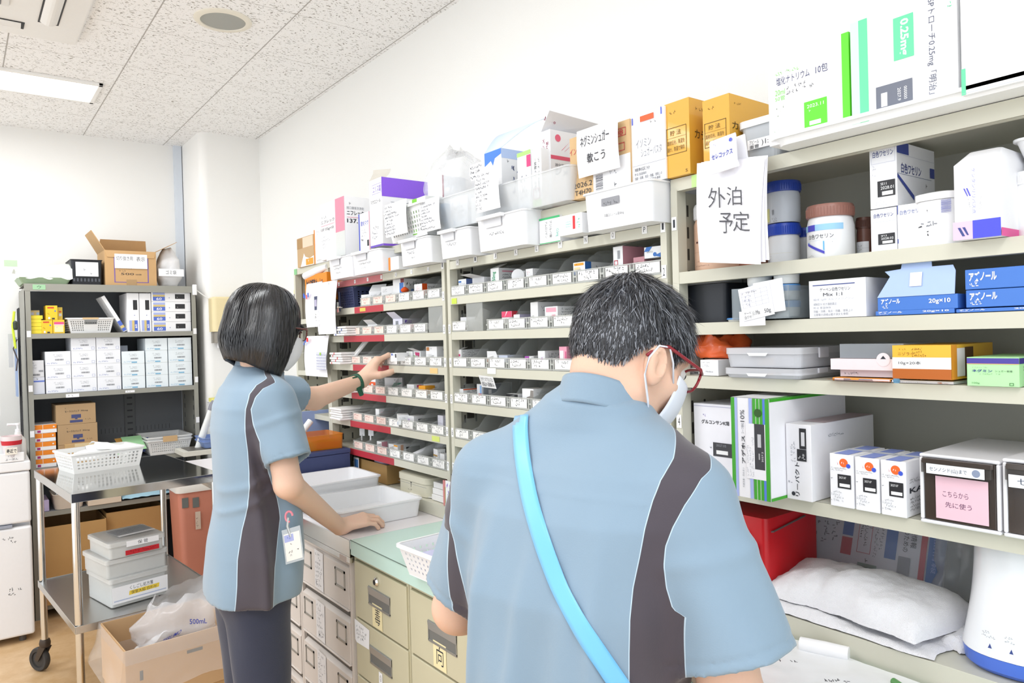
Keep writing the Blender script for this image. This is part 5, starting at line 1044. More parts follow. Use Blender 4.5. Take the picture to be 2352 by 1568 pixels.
e = thing('carton', 'white carton with a blue top edge and a curled open lid', 'carton', lo, AISLE)
BB = C('#3f7be0', .5); b = carton_mb(w_, .15, h_, WHITE, front=[('p', [(0, .8), (.38, .86), (.5, .78), (.62, .88), (1, .92), (1, 1), (0, 1)], BB), ('s', .1, .2, .9, .6, 3, GREY, 2), ('s', .2, .1, .8, .2, 1, C('#e08a3a'))], right=[('r', 0, .86, 1, 1, C('#b8cdf2')), ('s', .1, .3, .7, .75, 3, C('#4a5a8a'), 2), ('s', .1, .8, .3, .84, 1, INK)]); b.build('carton', e, bevel=.001)
b = MB(); wavy(b, 2, 10, lambda s, t: (w_ * s + .09 * t * s + .02 * t, .05 * t + .05 * t * s, h_ + .06 * math.sin(t * 1.5) + .02 * s * t), C('#cfe0f2', .5)); solid(b.build('lid', e, smooth='all'), .001)
carton('carton', 'white carton with a pale green top and magenta corner, left one', 'carton', 1191, 1222, 352, ZT + .006, .14, WHITE, X=1.275, front=[('r', 0, .93, 1, 1, C('#a9d67a')), ('r', .7, .72, 1, .92, P2), ('s', .15, .2, .85, .6, 5, GREY, 6)])
carton('carton', 'white carton with vertical black lettering beside it', 'carton', 1224, 1246, 345, ZT + .006, .14, WHITE, X=1.27, front=[('t', .25, .25, .5, .85, '一硝酸イソソルビド', INK, -90), ('t', .6, .25, .8, .85, 'アイソ20mg', INK, -90), ('r', .05, .0, .95, .12, C('#9fcf7a')), ('f', .1, .13, .8, .32, .002, C('#b04a6a'))])
lo, w_, h_ = spot(1247, 1268, 302, ZT + .004, 1.30)
e = thing('carton', 'tall white carton marked 40mg with a red stroke logo and raised lid', 'carton', lo, AISLE)
MR = C('#8c2a4a', .5); b = carton_mb(w_, .17, h_, WG, front=[('t', .45, .62, .8, .85, '40mg', MR, 90), ('t', .15, .74, .4, .9, 'ジメ', MR, 90), ('s', .2, .3, .8, .55, 3, GREY)], right=[('r', 0, .62, 1, .67, C('#d9536e')), ('c', .16, .9, .010, C('#e0607a')), ('p', [(.22, .74), (.26, .76), (.42, .88)], C('#e0607a')), ('p', [(.28, .73), (.32, .75), (.5, .87)], C('#e0607a')), ('t', .08, .53, .7, .57, '消化管内ガス駆除剤', INK), ('t', .08, .42, .85, .51, 'ジメチコン', INK, 0, .02), ('s', .08, .08, .6, .14, 1, GREY), ('r', .0, 0, 1, .02, MR)]); b.build('carton', e, bevel=.001)
b = MB(); b.hexa([(0, 0, h_), (0, .17, h_), (0, .17, h_ + .001), (0, 0, h_ + .001)], [(.05, -.01, h_ + .045), (.05, .19, h_ + .035), (.05, .19, h_ + .036), (.05, -.01, h_ + .046)], WG); b.prints(((.02, -.012, h_ + .012), (.25, .95, .1), (0, 0, 1), .06, .028), [('t', .1, .1, .7, .9, '40mg', MR)]); b.build('lid', e)
lo, w_, h_ = spot(1312, 1450, 318, ZT + .001, 1.275)
KB = C('#cfae80', .75); e = thing('cardboard_box', 'brown cardboard box with a handwritten sheet and a shipping label', 'cardboard box', lo, AISLE)
b = carton_mb(w_, .22, h_, KB, front=[('t', .0, .72, .12, .82, 'イン', R1), ('r', .4, .02, 1, .5, PAPER), ('b', .44, .05, .56, .3, INK, 1), ('s', .62, .25, .92, .4, 2, GREY), ('s', .7, .05, .96, .12, 1, INK), ('t', .06, .17, .38, .25, '2026.2', INK), ('t', .08, .05, .36, .13, 'T4H70', INK), ('f', .72, .78, .94, .9, .0015, R1), ('t', .74, .8, .9, .88, '108', R1), ('f', .74, .56, .92, .68, .0015, R1)])
b.build('carton', e, bevel=.0015)
sheet('white sheet handwritten with two lines, taped on the brown box', 1325, 303, .143, .118, 1.262, 1, items=[('t', .12, .62, .82, .84, 'ネグミンシュガー', INK), ('t', .28, .25, .72, .46, '軟こう', INK)])
lo, w_, h_ = spot(1452, 1530, 268, ZT + .001, 1.28)
e = thing('carton', 'white carton with pencil lettering and print below, beside the yellow boxes', 'carton', lo, AISLE)
b = carton_mb(w_, .22, h_, C('#f3f3f7', .6), front=[('t', .15, .52, .6, .64, 'イソミン', GREY), ('t', .3, .38, .9, .5, 'シュガーパスタ', GREY), ('r', .05, .27, 1, .275, C('#9a9ca8')), ('t', .1, .19, .55, .24, '規制区分', INK), ('t', .1, .13, .45, .17, '貯法 室温保存', INK), ('t', .1, .07, .9, .115, '効能・効果、用法・用量、使用上の', INK), ('t', .1, .02, .85, .06, '注意等の詳細は電子添文を参照', INK), ('r', .05, .87, .08, .97, C('#3a55d0')), ('r', .9, .9, .93, 1, C('#3a55d0')), ('r', .3, .88, .7, .96, C('#ef5a22')), ('s', .55, .82, .95, .86, 1, INK)]); b.build('carton', e, bevel=.001)
YC = C('#dca637', .5, coat=.3); YD = C('#5a4410', .6)
yf = [('s', .2, .84, .65, .88, 1, YD, 3), ('f', .06, .3, .88, .66, .0012, YD), ('r', .06, .52, .88, .523, YD), ('t', .22, .55, .66, .62, '貯 法', YD), ('t', .1, .43, .8, .49, '直射日光、高温を', YD), ('t', .1, .34, .8, .40, '避け、常温で保存', YD)]
carton('carton', 'yellow carton with black storage notes, left one of two', 'carton', 1530, 1586, 240, ZT + .001, .17, YC, X=1.285, group='yellow cartons', front=yf + [('t', .82, .03, .9, .07, 'S', YD)], right=[('t', .1, .47, .6, .6, 'カデック', YD, 0, .01), ('s', .1, .85, .6, .89, 1, YD)])
carton('carton', 'yellow carton with black storage notes, right one beside the clip', 'carton', 1617, 1678, 232, ZT + .001, .17, YC, X=1.285, group='yellow cartons', front=yf, right=[('t', .05, .5, .35, .62, 'カデ', YD, 0, .01), ('s', .08, .86, .35, .89, 1, YD)])
lo, w_, h_ = spot(1700, 1768, 292, ZT + .001, 1.305)
e = thing('container', 'translucent lidded box with a handwritten label beside the yellow cartons', 'container', lo, AISLE)
b = MB(); b.tray(w_ + .02, .15, h_, .002, C('#d8dde2', .25, alpha=.7), taper=.006, r=.014); b.box(.01, .01, .004, w_ * .8, .12, .018, C('#5a9ad8', .4)); b.build('body', e)
b = MB(); b.loft([[(x - .004, y - .004, z_) for x, y in b.rrect(w_ + .028, .158, .016)] for z_ in (h_ - .006, h_ + .008)], C('#eceef0', .3)); b.build('lid', e, smooth=True)
b = MB(); b.prints(((.02, -.0015, .022), (1, 0, 0), (0, 0, 1), .06, .02), [('r', 0, 0, 1, 1, PAPER), ('t', .08, .5, .45, .92, 'アビール', INK), ('t', .08, .05, .45, .42, '重曹', INK), ('t', .55, .15, .9, .8, ')1:1', INK)]); b.build('label', e)
# white tray with the big cartons at the right
e = thing('tray', 'long white plastic tray under the big cartons at the right end', 'tray', (1.235, px(1757, 360, 1.235).y, ZT + .001), AISLE)
b = MB(); b.tray(.62, .30, .018, .003, C('#f4f5f6', .3), taper=.012, r=.03, rim=.006); b.build('tray', e, smooth=True)
ZQ = ZT + .0055
GN = C('#5ee02a', .45); GL = C('#7fd45f', .5)
lo, w_, h_ = spot(1768, 1938, 152, ZQ, 1.25)
e = thing('carton', 'white carton with handwriting and a bright green edge on the white tray', 'carton', lo, AISLE)
b = carton_mb(w_, .2, h_, PAPER, front=[('s', .1, .84, .65, .88, 1, GL, 3, 0, .9), ('t', .12, .72, .58, .82, '塩化ナトリウム', C('#3a3f6a')), ('t', .66, .72, .82, .82, '10包', C('#3a3f6a')), ('t', .1, .6, .24, .67, '20ml', GL), ('t', .1, .53, .24, .59, '50管', GL), ('s', .26, .58, .7, .68, 2, C('#3a3f4a'), 4), ('r', .5, .1, .8, .42, GN), ('t', .54, .34, .76, .38, '2023.11', WHITE), ('s', .54, .29, .7, .32, 1, WHITE), ('r', .57, .13, .72, .18, WHITE), ('s', .05, .15, .3, .45, 4, C('#d0dcd0'), 2), ('r', .05, .48, 1, .483, C('#d4dcd4'))])
b.box(w_, -.002, 0, w_ + .013, .2, h_ + .012, GN); b.build('carton', e, bevel=.001)
lo, w_, h_ = spot(1958, 2202, 60, ZQ, 1.245); h_ += .005
GA = C('#68dda2', .5)
b = carton_mb(w_, .24, h_, C('#f8f9fb', .5), front=[('r', 0, 0, .085, 1, C('#c9f2df', .5)), ('r', .085, 0, .175, 1, GA), ('r', .43, .5, .62, .9, GA), ('t', .475, .53, .575, .87, '0.25mg', WHITE, -90, .03), ('r', .25, .04, .6, .3, C('#6d7280')), ('r', .3, .1, .36, .23, WHITE), ('t', .46, .12, .49, .24, '2027.9', WHITE, -90), ('t', .52, .12, .55, .24, '000000', WHITE, -90),
    ('t', .74, .1, .82, .96, 'SPトローチ0.25mg「明治」', C('#4a5068'), -90), ('s', .92, .8, .96, 1, 1, GA, 2, -90)])
tag(b.build('carton', loc=lo, rot=AISLE, bevel=.001), 'large white carton marked 0.25mg with mint green stripes on the tray', 'carton')
lo = Vector((1.235, px(2208, 150, 1.235).y, ZQ)); 
b = carton_mb(.30, .24, .20, C('#f8f9fb', .5), front=[('t', .12, .66, .78, .76, 'グルコンサンK', C('#4a4e5e'), 0, .01), ('r', .28, .3, .6, .46, C('#6d7280')), ('s', .32, .38, .5, .43, 2, WHITE), ('r', .33, .32, .48, .36, WHITE), ('r', 0, 0, .02, .2, GA), ('r', 0, .01, 1, .013, C('#a8b4c8'))])
tag(b.build('carton', loc=lo, rot=AISLE, bevel=.001), 'large white carton with katakana lettering, cut by the right edge, on the tray', 'carton')
# ---------------------------------------------------------------- second level: white handled boxes
Z1 = SH[1] + .001; BX = C('#f0f1f4', .35)
def wbox(lab, ul, ur, vt, X=1.235, handle='lip', txt=(1, 2), front=None):
    lo, w, h = spot(ul, ur, vt, Z1, X); e = thing('storage_box', lab, 'box', lo, AISLE, group='white plastic boxes on the second level')
    b = MB(); b.tray(w, .28, h, .0035, BX, taper=.008, r=.014, rim=.004); b.build('body', e, smooth=True)
    g = MB()
    if handle == 'lip': g.hexa([(w * .12, -.012, h - .008), (w * .62, -.012, h - .008), (w * .62, .0, h - .008), (w * .12, 0, h - .008)], [(w * .12, -.012, h + .0015), (w * .62, -.012, h + .0015), (w * .62, .002, h + .0015), (w * .12, .002, h + .0015)], BX); g.prints(((w * .18, .001, h - .032), (1, 0, 0), (0, 0, 1), w * .38, .026), [('p', [(0, 1), (.12, 0), (1, 0), (1, 1)], C('#d6d7db', .5))])
    else: g.prints(((w * .3, .0035, h * .58), (1, 0, 0), (0, 0, 1), w * .26, .018), [('r', 0, 0, 1, 1, C('#8f9096', .6)), ('s', .02, .0, .95, .4, 1, INK, 2)])
    g.build('handle', e)
    g = MB(); g.prints(((0, .0035, 0), (1, 0, 0), (0, 0, 1), w, h), front or [('s', .3, .42, .72, .52, 1, INK, int(ul), 0, .95)] + ([('s', .36, .22, .6, .3, 1, INK, int(ul) + 1, 0, .9)] if len(txt) > 1 else [])); g.build('lettering', e)
wbox('small white handled box at the far end of the second level', 752, 804, 596)
wbox('white handled box with two lines of small letters, second from the far end', 806, 872, 584)
carton('carton', 'white carton with an orange edge between two handled boxes', 'carton', 893, 916, 592, Z1, .15, WHITE, X=1.27, front=[('r', 0, 0, .2, 1, C('#f5862a')), ('s', .3, .2, .9, .3, 1, GREY)])
wbox('white handled box with two lines of letters left of the bay divider', 915, 985, 556)
wbox('white handled box with one line of letters at the bay divider', 1005, 1076, 535, txt=(1,))
wbox('wide white handled box with one line of letters right of the divider', 1091, 1205, 505, txt=(1,))
carton('carton', 'white and green carton with sideways print on the second level', 'carton', 1240, 1287, 503, Z1, .18, WHITE, X=1.29, front=[('r', 0, .92, 1, 1, C('#3fb873')), ('r', 0, 0, 1, .03, C('#3fb873')), ('t', .5, .2, .62, .85, 'アジルバ錠', INK, -90), ('t', .3, .2, .4, .85, 'アムロジピン', INK, -90), ('t', .8, .2, .95, .5, '12.5mg', C('#3fb8a3'), -90), ('s', .05, .6, .2, .85, 1, INK)])
carton('carton', 'white carton with a small cross logo and a red bar on the second level', 'carton', 1284, 1337, 498, Z1 + .004, .20, WHITE, X=1.25, front=[('r', .62, .25, .72, .9, C('#e0232c')), ('s', .8, .2, .9, .9, 1, C('#5fd0b0'), 2, -90), ('f', .33, .4, .52, .66, .0008, C('#8fd8c8')), ('r', .42, .4, .43, .66, C('#8fd8c8')), ('r', .33, .52, .52, .54, C('#8fd8c8'))])
wbox('widest white box with a slot handle at the right end of the second level', 1336, 1496, 447, handle='slot', front=[('t', .34, .28, .62, .37, '尿酸ユリノーム錠50mg', INK)])
# ---------------------------------------------------------------- clipped papers at the far end
carton('carton', 'orange carton labelled in black katakana at the far end bay', 'carton', 702, 752, 634, 1.60 + .075, .1, C('#f08c1c', .5), X=1.285, front=[('t', .06, .35, .82, .85, '生食溶解液キットH', INK, 0, .03)])
b = MB(); A, B__ = px(702, 634, 1.29), px(752, 612, 1.30); b.tube([A, A.lerp(B__, .5), B__], [.017, .019, .012], WHITE, 14); tag(b.build('paper_roll', smooth=True), 'white rolled sheet lying on the orange carton at the far end', 'roll')
def psheet(lab, ul, ur, vt, vb, X, items=(), name='paper_sheet', curl=.01):
    yl = px(ul, (vt + vb) / 2, X).y; yr = px(ur, (vt + vb) / 2, X).y; zt = px(ul, vt, X).z; zb = px(ul, vb, X).z; b = MB()
    wavy(b, 4, 8, lambda s, t: ((yl - yr) * s, -curl * math.sin(t * 2.6) - curl * .6 * t * s, (zt - zb) * (1 - t)), C('#f3f3f7', .55))
    if items: b.prints(((0, -curl * 1.7 - .001, 0), (1, 0, 0), (0, 0, 1), yl - yr, zt - zb), items)
    return tag(solid(b.build(name, loc=(X, yl, zb), rot=AISLE), .0008), lab, 'paper')
psheet('envelope with blue and red marks clipped behind the blank sheet', 706, 742, 652, 752, 1.285, [('r', .0, .68, .08, .78, C('#3a62c8')), ('r', .08, .66, .14, .74, C('#3a62c8')), ('r', .2, .64, .26, .74, C('#e0485a')), ('r', .3, .68, .37, .78, C('#3a62c8'))])
b = MB(); b.box(0, 0, 0, .035, .02, .06, C('#3b4568', .4)); b.box(.008, -.002, .015, .03, 0, .045, C('#b9b4d0', .4)); tag(b.build('clip_case', loc=tuple(px(722, 712, 1.27)), rot=AISLE, bevel=.004), 'small navy plastic clip on the envelope', 'clip')
b = MB(); b.prints(((0, 0, 0), (1, 0, 0), (0, 0, 1), .05, .035), [('r', 0, 0, 1, 1, PAPER), ('t', .2, .2, .95, .85, 'よう', INK)]); tag(solid(b.build('small_note', loc=tuple(px(722, 735, 1.268)), rot=AISLE), .0006), 'small note with hiragana under the navy clip', 'paper')
psheet('blank white sheet clipped on the upright of the taped bay', 733, 777, 650, 768, 1.265, [('r', .78, .92, .79, .96, GREY), ('s', .1, .05, .3, .45, 5, C('#d6d6dc'), 2)])
e = thing('bulldog_clip', 'steel bulldog clip holding the blank sheet', 'clip', tuple(px(776, 706, 1.262)), AISLE)
b = MB(); b.box(-.004, -.004, -.02, .001, .004, .022, CHROME); b.lathe([(.010, -.003), (.012, 0), (.010, .003), (.003, .003)], CHROME, 20, (.018, 0)); b.build('clip', e)
psheet('folded white papers hanging below with a small grid calendar', 704, 757, 772, 862, 1.28, [('r', .02, .78, .1, .84, C('#3a62c8')), ('r', .1, .84, .18, .92, C('#3a62c8')), ('r', .2, .86, .28, .96, C('#e0232c')), ('r', 0, .58, 1, .585, C('#d0d2da'))])
b = MB(); b.prints(((0, 0, 0), (1, 0, 0), (0, 0, 1), .10, .075), [('r', 0, 0, 1, 1, C('#e8eaf2')), ] + [('r', i / 7, 0, i / 7 + .02, 1, C('#9a9ec0')) for i in range(7)] + [('r', 0, j / 6, 1, j / 6 + .02, C('#9a9ec0')) for j in range(6)] + [('c', .45, .9, .007, C('#9ccf3a'))]); tag(solid(b.build('calendar_card', loc=tuple(px(728, 848, 1.255)), rot=AISLE), .0006), 'small grid calendar card with a green magnet on the hanging papers', 'paper')
psheet('white papers standing on the low shelf at the far end bay', 700, 752, 775, 850, 1.40)
e = thing('basket', 'navy perforated basket in the taped bay', 'basket', (SX + .01, 2.94, SH[2] + .001), AISLE)
basket('body', e, .16, .22, .085, C('#3c4468', .5), .008, 9, 6, 10, fx=.45, fy=.5, rim=.006)
b = MB(); b.tube([(.045, -.01, .07), (.045, -.01, .02), (.052, -.01, -.01)], .006, C('#3c4468', .4)); b.build('hook', e)
# ================================================================== bay of jars and cartons at the right
Z2, Z3, Z4, Z6 = SH[2] - .003 + .004, SH[3] + .001, SH[4] + .001, SH[6] + .001
NV2 = C('#3a4a8a', .5)
def jar(lab, uc, ur, vt, z, X, body, lidc, lidh=.022, group=None, front=(), lidr=1.04, name='jar', neck=0):
    c = None; yc = px(uc, vt, X).y; r = None
    # centre in depth so that the silhouette edge matches
    P = px(uc, vt, X); r = (P - px(ur, vt, X)).length * .80; h = P.z - z
    e = thing(name, lab, 'jar', (X, P.y, z), AISLE, group)
    b = MB(); b.lathe([(.001, 0), (r * .94, 0), (r, .006), (r, h - lidh - .01 - neck), (r * .93, h - lidh - neck * .4), (r * .9, h - lidh)], body, 40)
    b.build('body', e, smooth=True)
    b = MB(); b.lathe([(r * lidr * .98, h - lidh), (r * lidr, h - lidh + .002), (r * lidr, h - .004), (r * lidr * .96, h), (.001, h + .001)], lidc, 48)
    for k in range(48):
        a = 2 * math.pi * k / 48; b.box(r * lidr * math.cos(a) - .0006, r * lidr * math.sin(a) - .0006, h - lidh + .003, r * lidr * math.cos(a) + .0006, r * lidr * math.sin(a) + .0006, h - .006, lidc)
    b.build('lid', e, smooth=True)
    if front:
        b = MB(); m0 = MB(); m0.prints(((-1, 0, 0), (1, 0, 0), (0, 0, 1), 2, 1), front, off=.0)
        # wrap the flat label round the body
        for f, mi in zip(m0.F, m0.M):
            pts = []
            vs = [Vector(m0.V[i]) for i in f]
            sub = []
            for i in range(len(vs)):
                A, B_ = vs[i], vs[(i + 1) % len(vs)]; n = max(1, int(abs(B_.x - A.x) / .08)) if len(vs) <= 8 else 1
                sub += [A.lerp(B_, q / n) for q in range(n)]
            dist = -vs[0].y
            def W(p): a = p.x * 1.05 - math.pi / 2 + .0; rr = r + .0006 + dist * 1.5; return (rr * math.cos(a), rr * math.sin(a), p.z * (h - lidh - .015))
            xs = [p.x for p in vs]
            if len(vs) == 4 and max(xs) - min(xs) > .1:
                x0, x1 = min(xs), max(xs); n = int((x1 - x0) / .06) + 1
                lo_ = [p for p in vs]; 
                for q in range(n):
                    t0, t1 = q / n, (q + 1) / n
                    A0, A1 = vs[0].lerp(vs[1], t0), vs[0].lerp(vs[1], t1); B0, B1 = vs[3].lerp(vs[2], t0), vs[3].lerp(vs[2], t1)
                    b.face([W(A0), W(A1), W(B1), W(B0)], m0.mats[mi])
            else: b.face([W(p) for p in vs], m0.mats[mi])
        b.build('label', e, smooth='all')
    return e
# level 2 ---------------------------------------------------------------
PKB = C('#f0c8ae', .4)
e = jar('large peach-coloured bottle with a white shoulder behind the clipped sheets', 1644, 1697, 470, Z2, 1.385, PKB, WHITE, lidh=.035, lidr=.985, name='bottle', front=[('r', -.0, .42, 1, .424, C('#c99a80')), ('s', .25, .1, .85, .13, 1, C('#7a4a40'), 3), ('s', .3, .2, .45, .23, 1, C('#7a4a40'), 4), ('r', .3, .62, .36, .66, C('#5a3030'))])
carton('carton', 'reddish brown carton between the peach bottle and the blue-lidded jar', 'carton', 1694, 1734, 560, Z2, .1, C('#bf7f68', .6), X=1.40)
JB = C('#eceef2', .35); BLID = C('#2d4fc0', .35)
jar('white jar with a blue lid under another jar', 1800, 1840, 516, Z2, 1.40, JB, BLID, .024, 'blue-lidded jars', front=[('r', .0, .5, 1, .505, C('#d8cfa8')), ('f', .05, .02, .35, .4, .004, GREY), ('b', .07, .04, .28, .3, GREY)])
zj = px(1800, 516, 1.40).z + .002
jar('grey-white jar with a blue lid stacked on top', 1797, 1840, 420, zj, 1.40, C('#cdd4de', .3), C('#2b46a0', .35), .022, 'blue-lidded jars', front=[('r', .1, .05, .36, .62, C('#dfe0a0')), ('c', .22, .3, .02, INK), ('b', .45, .32, .52, .55, GREY, 1), ('s', .42, .02, .7, .2, 2, GREY)])
jar('blue-lidded jar half hidden behind the white jar', 1848, 1875, 525, Z2, 1.47, JB, BLID, .02, 'blue-lidded jars')
jar('white jar with a brown lid and a blue wedge on its label', 1906, 1968, 473, Z2, 1.375, C('#f3f4f6', .35), C('#9a6c60', .35), .024, None, neck=.008, lidr=1.0,
    front=[('r', 0, .82, 1, 1, C('#9ccdf0')), ('r', .2, .82, .42, 1, C('#4a48c0')), ('t', .24, .58, .8, .72, '白色ワセリン', INK), ('r', .2, .53, .85, .535, C('#b9c8dc')), ('p', [(.2, .5), (.62, .5), (.62, .22)], C('#7fc4f0')), ('p', [(.2, .5), (.62, .2), (.62, .12), (.2, .42)], C('#4a48c0')), ('s', .2, .06, .5, .1, 1, INK), ('s', .75, .44, .85, .48, 1, GREY)])
jar('small brown bottle with a white label behind the lidded jar', 1984, 2004, 500, Z2, 1.43, C('#6a4438', .3), C('#5a3a30', .35), .022, None, name='bottle', front=[('r', 0, 0, 1, .75, C('#eef0f4')), ('s', .3, .5, .8, .6, 1, INK), ('s', .2, .3, .8, .4, 1, C('#5a6a3a')), ('r', 0, .45, 1, .455, GREY)])
WV = C('#3f4a86', .6); NVB = C('#3f4f9c', .5)
def vas(lab, ul, ur, vt, z, X, code, side, blk=True):
    carton('carton', lab, 'carton', ul, ur, vt, z, .15, C('#f3f4f8', .55), X=X, group='white cartons lettered in navy',
      front=[('t', .12, .8, .88, .9, '白色ワセリン', WV, 0, .01), ('f', .06, .7, .94, .97, .0005, C('#c9cde0'))] + ([('r', .28, .17, .93, .42, Kb), ('t', .4, .35, .62, .39, code[0], WHITE), ('t', .4, .28, .88, .33, code[1], WHITE), ('r', .45, .19, .85, .25, WHITE)] if blk else []) + [('s', .1, .5, .3, .68, 4, C('#c8cad6'), 3), ('s', .15, .03, .8, .13, 3, C('#c8cad6'), 5)],
      right=[('r', 0, .82, .3, 1, NVB), ('t', .1, .52, .62, .68, '白色ワセリン', WV, 0, .01), ('r', 0, .5, .9, .505, WV), ('p', [(0, .5), (0, .44), (.42, .12), (.42, .2)], NVB), ('r', .86, .54, .98, .7, NVB), ('s', .7, .36, .92, .42, 1, INK), ('r', 0, .8, 1, .804, C('#b9bccb'))] if side else [('r', 0, 0, .01, .01, WHITE)])
vas('white carton lettered in navy, the lower one on the second level', 2002, 2061, 483, Z2, 1.335, ('SF13', '2028.02'), False)
carton('carton', 'white carton beside the lower navy-lettered one, partly hidden by a white tub', 'carton', 2063, 2125, 472, Z2, .15, C('#f3f4f8', .55), X=1.335, group='white cartons lettered in navy', front=[('r', 0, .8, .03, 1, NVB), ('t', .1, .78, .95, .88, '白色ワセリン', C('#5a6aa8')), ('r', 0, .15, .03, .25, NVB)])
zv = px(2002, 483, 1.335).z + .002
vas('white carton lettered in navy, stacked on top of the lower one', 2000, 2062, 336, zv, 1.335, ('SE11', '2028.01'), True)
lo, w_, h_ = spot(2100, 2192, 450, Z2, 1.315)
e = thing('container', 'white lidded tub with an arrow and handwriting on the second level', 'container', lo, AISLE)
b = MB(); b.loft([[(x, y, z_) for x, y in b.rrect(w_, .16, .02)] for z_ in (0, h_ - .012)], C('#f6f6f8', .4)); b.prints(FRONT(w_, h_), [('s', .1, .35, .9, .48, 1, GREY, 4, 0, .9), ('s', .3, .2, .75, .3, 1, INK, 7, 0, .8), ('b', .7, .6, .95, .85, C('#7d82b8'), 1), ('s', .3, .6, .5, .8, 2, C('#d8d8de'), 2)]); b.build('body', e, smooth=True)
b = MB(); b.loft([[(x - .003, y - .003, z_) for x, y in b.rrect(w_ + .006, .166, .022)] for z_ in (h_ - .0115, h_)] + [[(x + .008, y + .008, h_ + .003) for x, y in b.rrect(w_ - .016, .144, .02)]], C('#f6f6f8', .35)); b.build('lid', e, smooth=True)
lo, w_, h_ = spot(2190, 2300, 366, Z2, 1.275); PNK = C('#efc3e4', .5)
e = thing('carton', 'white rounded carton with pink and blue blocks at its base', 'carton', lo, AISLE)
b = MB(); b.loft([[(x, y, z_) for x, y in b.rrect(w_, .2, .008)] for z_ in (0, h_ - .01)] + [[(x + .012, y + .03, h_ + .012) for x, y in b.rrect(w_ - .02, .14, .008)]], C('#f7f7fb', .4))
b.prints(FRONT(w_, h_), [('r', .0, .0, .42, .22, PNK), ('r', .42, 0, 1, .22, C('#4a4fd6', .5)), ('p', [(.1, .15), (.16, .15), (.26, .04), (.2, .04)], NV2), ('p', [(.2, .15), (.26, .15), (.34, .05), (.3, .05)], NV2), ('t', .42, .3, .5, .85, 'ケンタンリリバス点', C('#8a8fc8'), -90), ('p', [(.24, .62), (.27, .62), (.34, .52), (.32, .52)], C('#5a5ac8')), ('p', [(.3, .62), (.33, .62), (.4, .52), (.37, .52)], C('#5a5ac8')), ('s', .33, .3, .38, .5, 1, GREY, 3, -90), ('s', .58, .3, .62, .5, 1, GREY, 5, -90)])
b.prints(RIGHT(w_, .2, h_), [('r', 0, 0, .4, .1, C('#e85aa0'))]); b.build('carton', e, smooth=True)
jar('white wide-mouthed bottle at the right edge of the second level', 2362, 2400, 395, Z2, 1.36, WHITE, WHITE, .02, None, name='bottle')
e = thing('container', 'white lidded container standing on a bottle, cut by the right edge', 'container', (1.34, px(2318, 350, 1.34).y, px(2330, 385, 1.34).z), AISLE)
b = MB(); b.tray(.16, .14, .045, .003, WHITE, taper=.016, r=.02, rim=.004); b.box(.05, -.001, .035, .1, 0, .042, C('#6a5a56')); b.build('body', e, smooth=True)
# level 3 ---------------------------------------------------------------
e = thing('container', 'dark container under a clear lid behind the man\'s head', 'container', (1.34, px(1572, 700, 1.34).y, Z3), AISLE)
b = MB(); b.tray(.115, .2, .085, .003, C('#22252c', .4), taper=.004, r=.012); b.build('body', e, smooth=True)
b = MB(); b.loft([[(x - .004, y - .004, z_) for x, y in b.rrect(.123, .208, .014)] for z_ in (.086, .094)] + [[(x + .01, y + .01, .099) for x, y in b.rrect(.095, .18, .012)]], C('#b9bcc0', .15, alpha=.4)); b.build('lid', e, smooth=True)
def tub(lab, uc, ur, vt, z, X, h=None):
    P = px(uc, vt, X); r = (P - px(ur, vt, X)).length; h = h or P.z - z
    e = thing('ointment_tub', lab, 'tub', (X + r, P.y, z), AISLE, group='white tubs with light blue lids')
    b = MB(); b.lathe([(.001, 0), (r * .86, 0), (r * .92, .004), (r * .94, h * .62)], C('#f0f1ee', .4), 32); b.build('body', e, smooth=True)
    b = MB(); b.lathe([(r * .99, h * .56), (r, h * .6), (r, h - .003), (r * .96, h), (.001, h + .0005)], C('#5a9ade', .4), 40); b.build('lid', e, smooth=True)
tub('white tub with a light blue lid left of the clear bin', 1682, 1708, 730, Z3, 1.335)
lo, w_, h_ = spot(1682, 1812, 664, Z3 + .002, 1.285)
e = thing('clear_bin', 'clear bin holding blue-lidded tubs with a paper table taped on it', 'bin', lo, AISLE)
b = MB(); t = .0025; G4 = C('#aab4ba', .1, alpha=.38)
b.box(0, 0, 0, w_, t, h_, G4); b.box(0, .2, 0, w_, .2 + t, h_, G4); b.box(0, t, 0, t, .2, h_, G4); b.box(w_ - t, t, 0, w_, .2, h_, G4); b.box(t, t, 0, w_ - t, .2, t, G4); b.build('body', e)
TL = ['bottom left', 'middle left', 'top left', 'bottom right', 'middle right', 'top right']
for i in range(6):
    c, k = divmod(i, 3); r = .026; X_ = 1.285 + .035; yy = lo.y - .035 - c * .062; zz = Z3 + .006 + k * .0325
    e = thing('ointment_tub', 'white tub with light blue lid, %s in the clear bin' % TL[i], 'tub', (X_ + .012, yy, zz), AISLE, group='white tubs with light blue lids')
    b = MB(); b.lathe([(.001, 0), (r * .86, 0), (r * .92, .004), (r * .94, .02)], C('#f0f1ee', .4), 32); b.build('body', e, smooth=True)
    b = MB(); b.lathe([(r * .99, .018), (r, .019), (r, .029), (r * .96, .031), (.001, .0315)], C('#5a9ade', .4), 40); b.build('lid', e, smooth=True)
b = MB(); TB = C('#9a9cae', .6)
